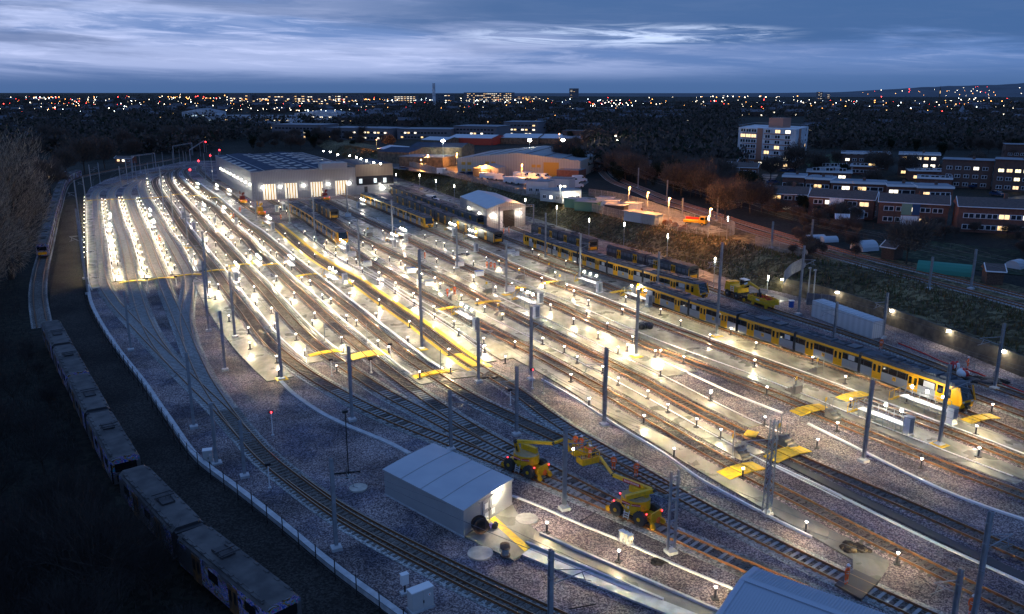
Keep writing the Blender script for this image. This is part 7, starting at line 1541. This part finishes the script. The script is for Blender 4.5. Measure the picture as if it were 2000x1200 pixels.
# woods on the railway side
GB='bare trees between the main line and the terraces'
n=0
while n<120:
    x=rt_.uniform(1190,1690); yl=330+(x-1190)*.10; y=rt_.uniform(yl,max(yl+20,352+(x-1190)*.235))
    if 1440<x<1540 and 335<y<400: continue
    p=G(x,y,UP); 
    tree(TM[n%4] if n%9 else TE[0],p,rt_.uniform(.45,.85)*(1 if x<1500 else .5),'tree in the dark belt between the main line and the terraces',GB); n+=1
for x,y,s,l in [(1551,350,1.05,'tall bare tree in front of the white tower'),(1505,352,.8,'rounded bare tree with a pale trunk beside the road below the tower'),(1770,516,.75,'large bare tree standing in the allotments'),(1415,432,.8,'slim bare tree with lit pale bark beside a main line mast'),(1462,398,.9,'dark conifer left of the first terrace'),(1660,320,.8,'bare tree in front of the flats behind the tower'),(1720,345,.8,'bare tree between two rows of flat-roofed houses'),(1702,375,.6,'small bare tree behind the middle flat-roofed row')]: tree(TE[0] if 'conifer' in l else TM[int(x)%4],G(x,y,UP),s,l,'single trees among the houses')
for i in range(46):
    x=rt_.uniform(1585,2030); y=rt_.uniform(292,350)
    if 1635<x<1740 and 300<y<332 or 1745<x<1840 and 310<y<345: continue
    tree(TM[i%4] if i%6 else TE[0],G(x,y,UP),rt_.uniform(.4,.75),'bare tree among the flats right of the white tower','trees among the flats')
n=0
while n<46:
    x=rt_.uniform(1520,2050); y=rt_.uniform(440,520)+(x-1520)*.03
    if 1690<x<1990 and y>472: continue
    p=G(x,y,UP); tree(TM[n%4],p,rt_.uniform(.16,.3),'low bare shrub in the gardens below the terraces','garden shrubs below the terraces'); n+=1
for i in range(34):
    x=rt_.uniform(1150,1230) if i%2 else rt_.uniform(1100,1200); y=rt_.uniform(275,350); p=G(x,y,UP)
    if TR['U1'].P and min((q-p).length for q in TR['U1'].P[::6])<9: continue
    tree(TM[i%4] if i%5 else TE[0],p,rt_.uniform(.6,1.),'tree beside the far railway curve','trees beside the far railway curve')
# far woods as one mass, houses between, lights
r=random.Random(77); fw=MB(); pts=[]
def blob(p,R,H,k):
    for i in range(k):
        v=Vector((r.gauss(0,.5),r.gauss(0,.5),r.uniform(.0,1.))); c=Vector((p.x+v.x*R,p.y+v.y*R,p.z+v.z*H)); a=r.uniform(0,6.28); s=min(R,6)*r.uniform(.12,.27); u=Vector((math.cos(a),math.sin(a),r.uniform(-.5,.5)))*s; w_=Vector((r.uniform(-.5,.5),r.uniform(-.5,.5),1)).normalized()*s*r.uniform(.8,1.7)
        fw.add([c-u,c+u,c+w_],[(0,1,2)],r.choice((0,0,1,2)))
def blocked(px,py):
    return (690<px<1150 and 266<py<420) or (395<px<700 and 276<py<420) or (px<420 and py>300) or (1435<px<1580 and py>230) or (1500<px<2100 and py>292) or (425<px<680 and 222<py<246) or (350<px<430 and 222<py<246) or (440<px<720 and 196<py<208) or (900<px<1010 and 196<py<206) or (760<px<820 and 194<py<206) or (525<px<1060 and 248<py<276)
for i in range(9000):
    px=r.uniform(-150,2150); t=r.random(); py=187.5+t**1.5*150
    if blocked(px,py): continue
    p=g2(px,py)
    if p.y>7500 or p.y<300: continue
    if px<520 and 192<py<250 and r.random()<.3: continue
    R=r.uniform(4,7)*(1+p.y/5000); blob(p,R,r.uniform(6,10),46 if p.y<1500 else 26)
for i in range(120):   # garden trees on the left rise
    px=r.uniform(-50,420); py=r.uniform(196,300); p=g2(px,py); blob(p,6,11,40)
o=fw.build('woodland',['m_twig_dark','m_ever','m_twig']); tag(o,'dark leafless woodland and park trees stretching to the horizon','woodland',kind='stuff')
mat('m_farroof',(.09,.095,.12),.8); mat('m_farroof2',(.13,.13,.155),.8); mat('m_farbrick',(.09,.06,.05),.85)
def mk_fh(seed):
    q=random.Random(seed); L_=q.uniform(14,26); rr_=thing('suburban_house','','house',group='small suburban houses among the distant trees'); MB().box((0,0,2.6),(L_,8,5.2)).build('wall',['m_farbrick'],rr_)
    V=[(-L_/2,-4.3,5.1),(L_/2,-4.3,5.1),(L_/2,4.3,5.1),(-L_/2,4.3,5.1),(-L_/2,0,7.8),(L_/2,0,7.8)]; mb=MB(); mb.add(V,[(0,1,5,4),(2,3,4,5),(1,2,5),(3,0,4)]); mb.build('roof',['m_farroof' if seed%2 else 'm_farroof2'],rr_)
    for j in range(3): MB().box((-L_/2+L_*(j+.5)/3+q.uniform(-1,1),-4.05,q.choice((1.5,3.9))),(1.7,.1,1.3)).build('window',[q.choice(('m_wwarm','m_wdark','m_wdark','m_wwhite'))],rr_)
    return reg(rr_)
FH=[mk_fh(i+5) for i in range(6)]; fused=set(); k=0
while k<295:
    px=r.uniform(0,2000); py=r.choice((r.uniform(196,240),r.uniform(200,262))) 
    if px<420 and r.random()<.5: py=r.uniform(200,285)
    if blocked(px,py): continue
    if 1200<px<1560 and not 205<py<245: continue
    p=g2(px,py); s=FH[k%6]; lab='small dark-roofed house with a few lit windows among the distant trees'; rz=r.choice((r.uniform(-.5,.5),r.uniform(-.5,.5),1.3)); sc=.85+p.y/9000
    if s.name not in fused: fused.add(s.name); s.location=p; s.rotation_euler=(0,0,rz); s['label']=lab; s.scale=(sc,)*3
    else: dup(s,p,rz,lab,scale=sc)
    k+=1
lm=MB(); glow('m_far_o',(1,.4,.08),7.); glow('m_far_w',(1,.85,.62),8.); glow('m_far_r',(1,.05,.03),10.); glow('m_far_c',(.8,.95,1),12.)
def flight(px,py,mi,sz=1.,dz=9.):
    p=g2(px,py); R=p.length*.00042*sz; lm.ball((p.x,p.y,p.z+dz),R,n=5,k=3,m=mi)
for i in range(330):
    px=r.uniform(0,2000); py=188+abs(r.gauss(0,1))*14+r.random()*22; 
    if blocked(px,py) and py>212: continue
    flight(px,py,r.choice((0,0,1,1,1,2,3)),r.choice((.45,.6,.8,1.1)))
for x0,x1,y0,y1,n_,ms in [(440,720,200,208,60,(0,0,1)),(0,260,194,240,55,(1,0,3,2,1)),(900,1010,202,208,12,(1,3)),(1150,1230,203,222,26,(1,3,2)),(1350,1560,186,194,34,(0,1,1)),(300,460,188,205,36,(0,0,2,1)),(700,760,200,206,10,(0,)),(580,670,232,236,12,(1,3)),(430,570,226,234,16,(1,)),(815,860,197,205,16,(1,3)),(1010,1060,192,199,12,(1,0))]:
    for i in range(n_): flight(r.uniform(x0,x1),r.uniform(y0,y1),r.choice(ms),r.choice((.5,.8,1.2)),9)
for i in range(70):   # hill lights
    px=r.uniform(1560,2010); py=r.uniform(174+max(0,(1800-px))*.02,190); py=max(py,184-(px-1500)*.036); d=7400; x=(px-1000)/CF*d*1.03; z=(176-py)/CF*d+CH+20; lm.ball((x,d-900,z),d*.0003*r.choice((.6,1.)),n=5,k=3,m=r.choice((0,1,1,2)))
o=lm.build('town_lights',['m_far_o','m_far_w','m_far_r','m_far_c']); tag(o,'countless tiny street and window lights of the distant town','town lights',kind='stuff')
# scrub on the bank and rough grass by the sidings
sb=MB(); rs=random.Random(8)
for i in range(30000):
    s=rs.uniform(BK.L*.12,BK.L); d=rs.uniform(.6,13) ; p=BK.at(s)
    if p.y<WALLX and d<1.2: continue
    q=p+BK.nrm(s)*d; z=bank_h(s,d); a=rs.uniform(0,6.28); L_=rs.uniform(.3,.9)*(1.3 if math.sin(s*.35+d)+math.sin(s*.11-d*.8)>.3 else .7); lean=Vector((rs.uniform(-.5,.5),rs.uniform(-.5,.5),1))*L_; w_=Vector((math.cos(a),math.sin(a),0))*rs.uniform(.06,.16); c=Vector((q.x,q.y,z-.05)); m_=0 if rs.random()<.55 else (1 if rs.random()<.6 else 2)
    sb.add([c-w_,c+w_,c+lean],[(0,1,2)],m_)
o=sb.build('bank_scrub',['m_scrubleaf','m_scrubgreen','m_twig']); tag(o,'tussocky brown grass and bramble covering the bank','scrub',kind='stuff')
sb=MB()
for i in range(24000):
    if i%2: x=rs.uniform(-200,520); y=rs.uniform(540,1330); 
    else: x=rs.uniform(-80,150); y=rs.uniform(420,900)
    yy=min(max(y,500),1199); f_=(yy%100)/100; xm=lim(yy)+(lim(min(yy+100,1200))-lim(yy))*f_-6
    if x>xm: continue
    q=G(x,y); a=rs.uniform(0,6.28); L_=rs.uniform(.2,.8); w_=Vector((math.cos(a),math.sin(a),0))*.03; c=Vector((q.x,q.y,-.1)); sb.add([c-w_,c+w_,c+Vector((rs.uniform(-.6,.6),rs.uniform(-.6,.6),1))*L_],[(0,1,2)],rs.choice((0,0,1)))
o=sb.build('undergrowth',['m_twig_dim','m_twig_dark']); tag(o,'tangled dark undergrowth below the trees on the left','undergrowth',kind='stuff')
# contact wires
for k in ('L1','L2','L3','L4','M','T5','T6','T7','T8','TY','T9','T10','T11','T12','T13','T14','T15','U1','U2'):
    P=TR[k]; z=5.1+(UP if k[0]=='U' else 0); mb=MB()
    for i in range(0,len(P.P)-4,4):
        a,b=P.P[i],P.P[i+4]; mb.bar((a.x,a.y,z),(b.x,b.y,z),.022); u=(i%48)/48.; v=((i+4)%48)/48.; f=lambda t:z+.25+3.4*(t-.5)**2
        if v>u: mb.bar((a.x,a.y,f(u)),(b.x,b.y,f(v)),.02)
        if i%8==0: mb.bar((a.x,a.y,z),(a.x,a.y,f(u)),.012)
    o=mb.build('overhead_wire',['m_galv_dark']); tag(o,'thin overhead wire above: '+' '.join(TI[k].split(',')[0].split()[:11]),'overhead wire','overhead wires')
print('trees',NT[0])
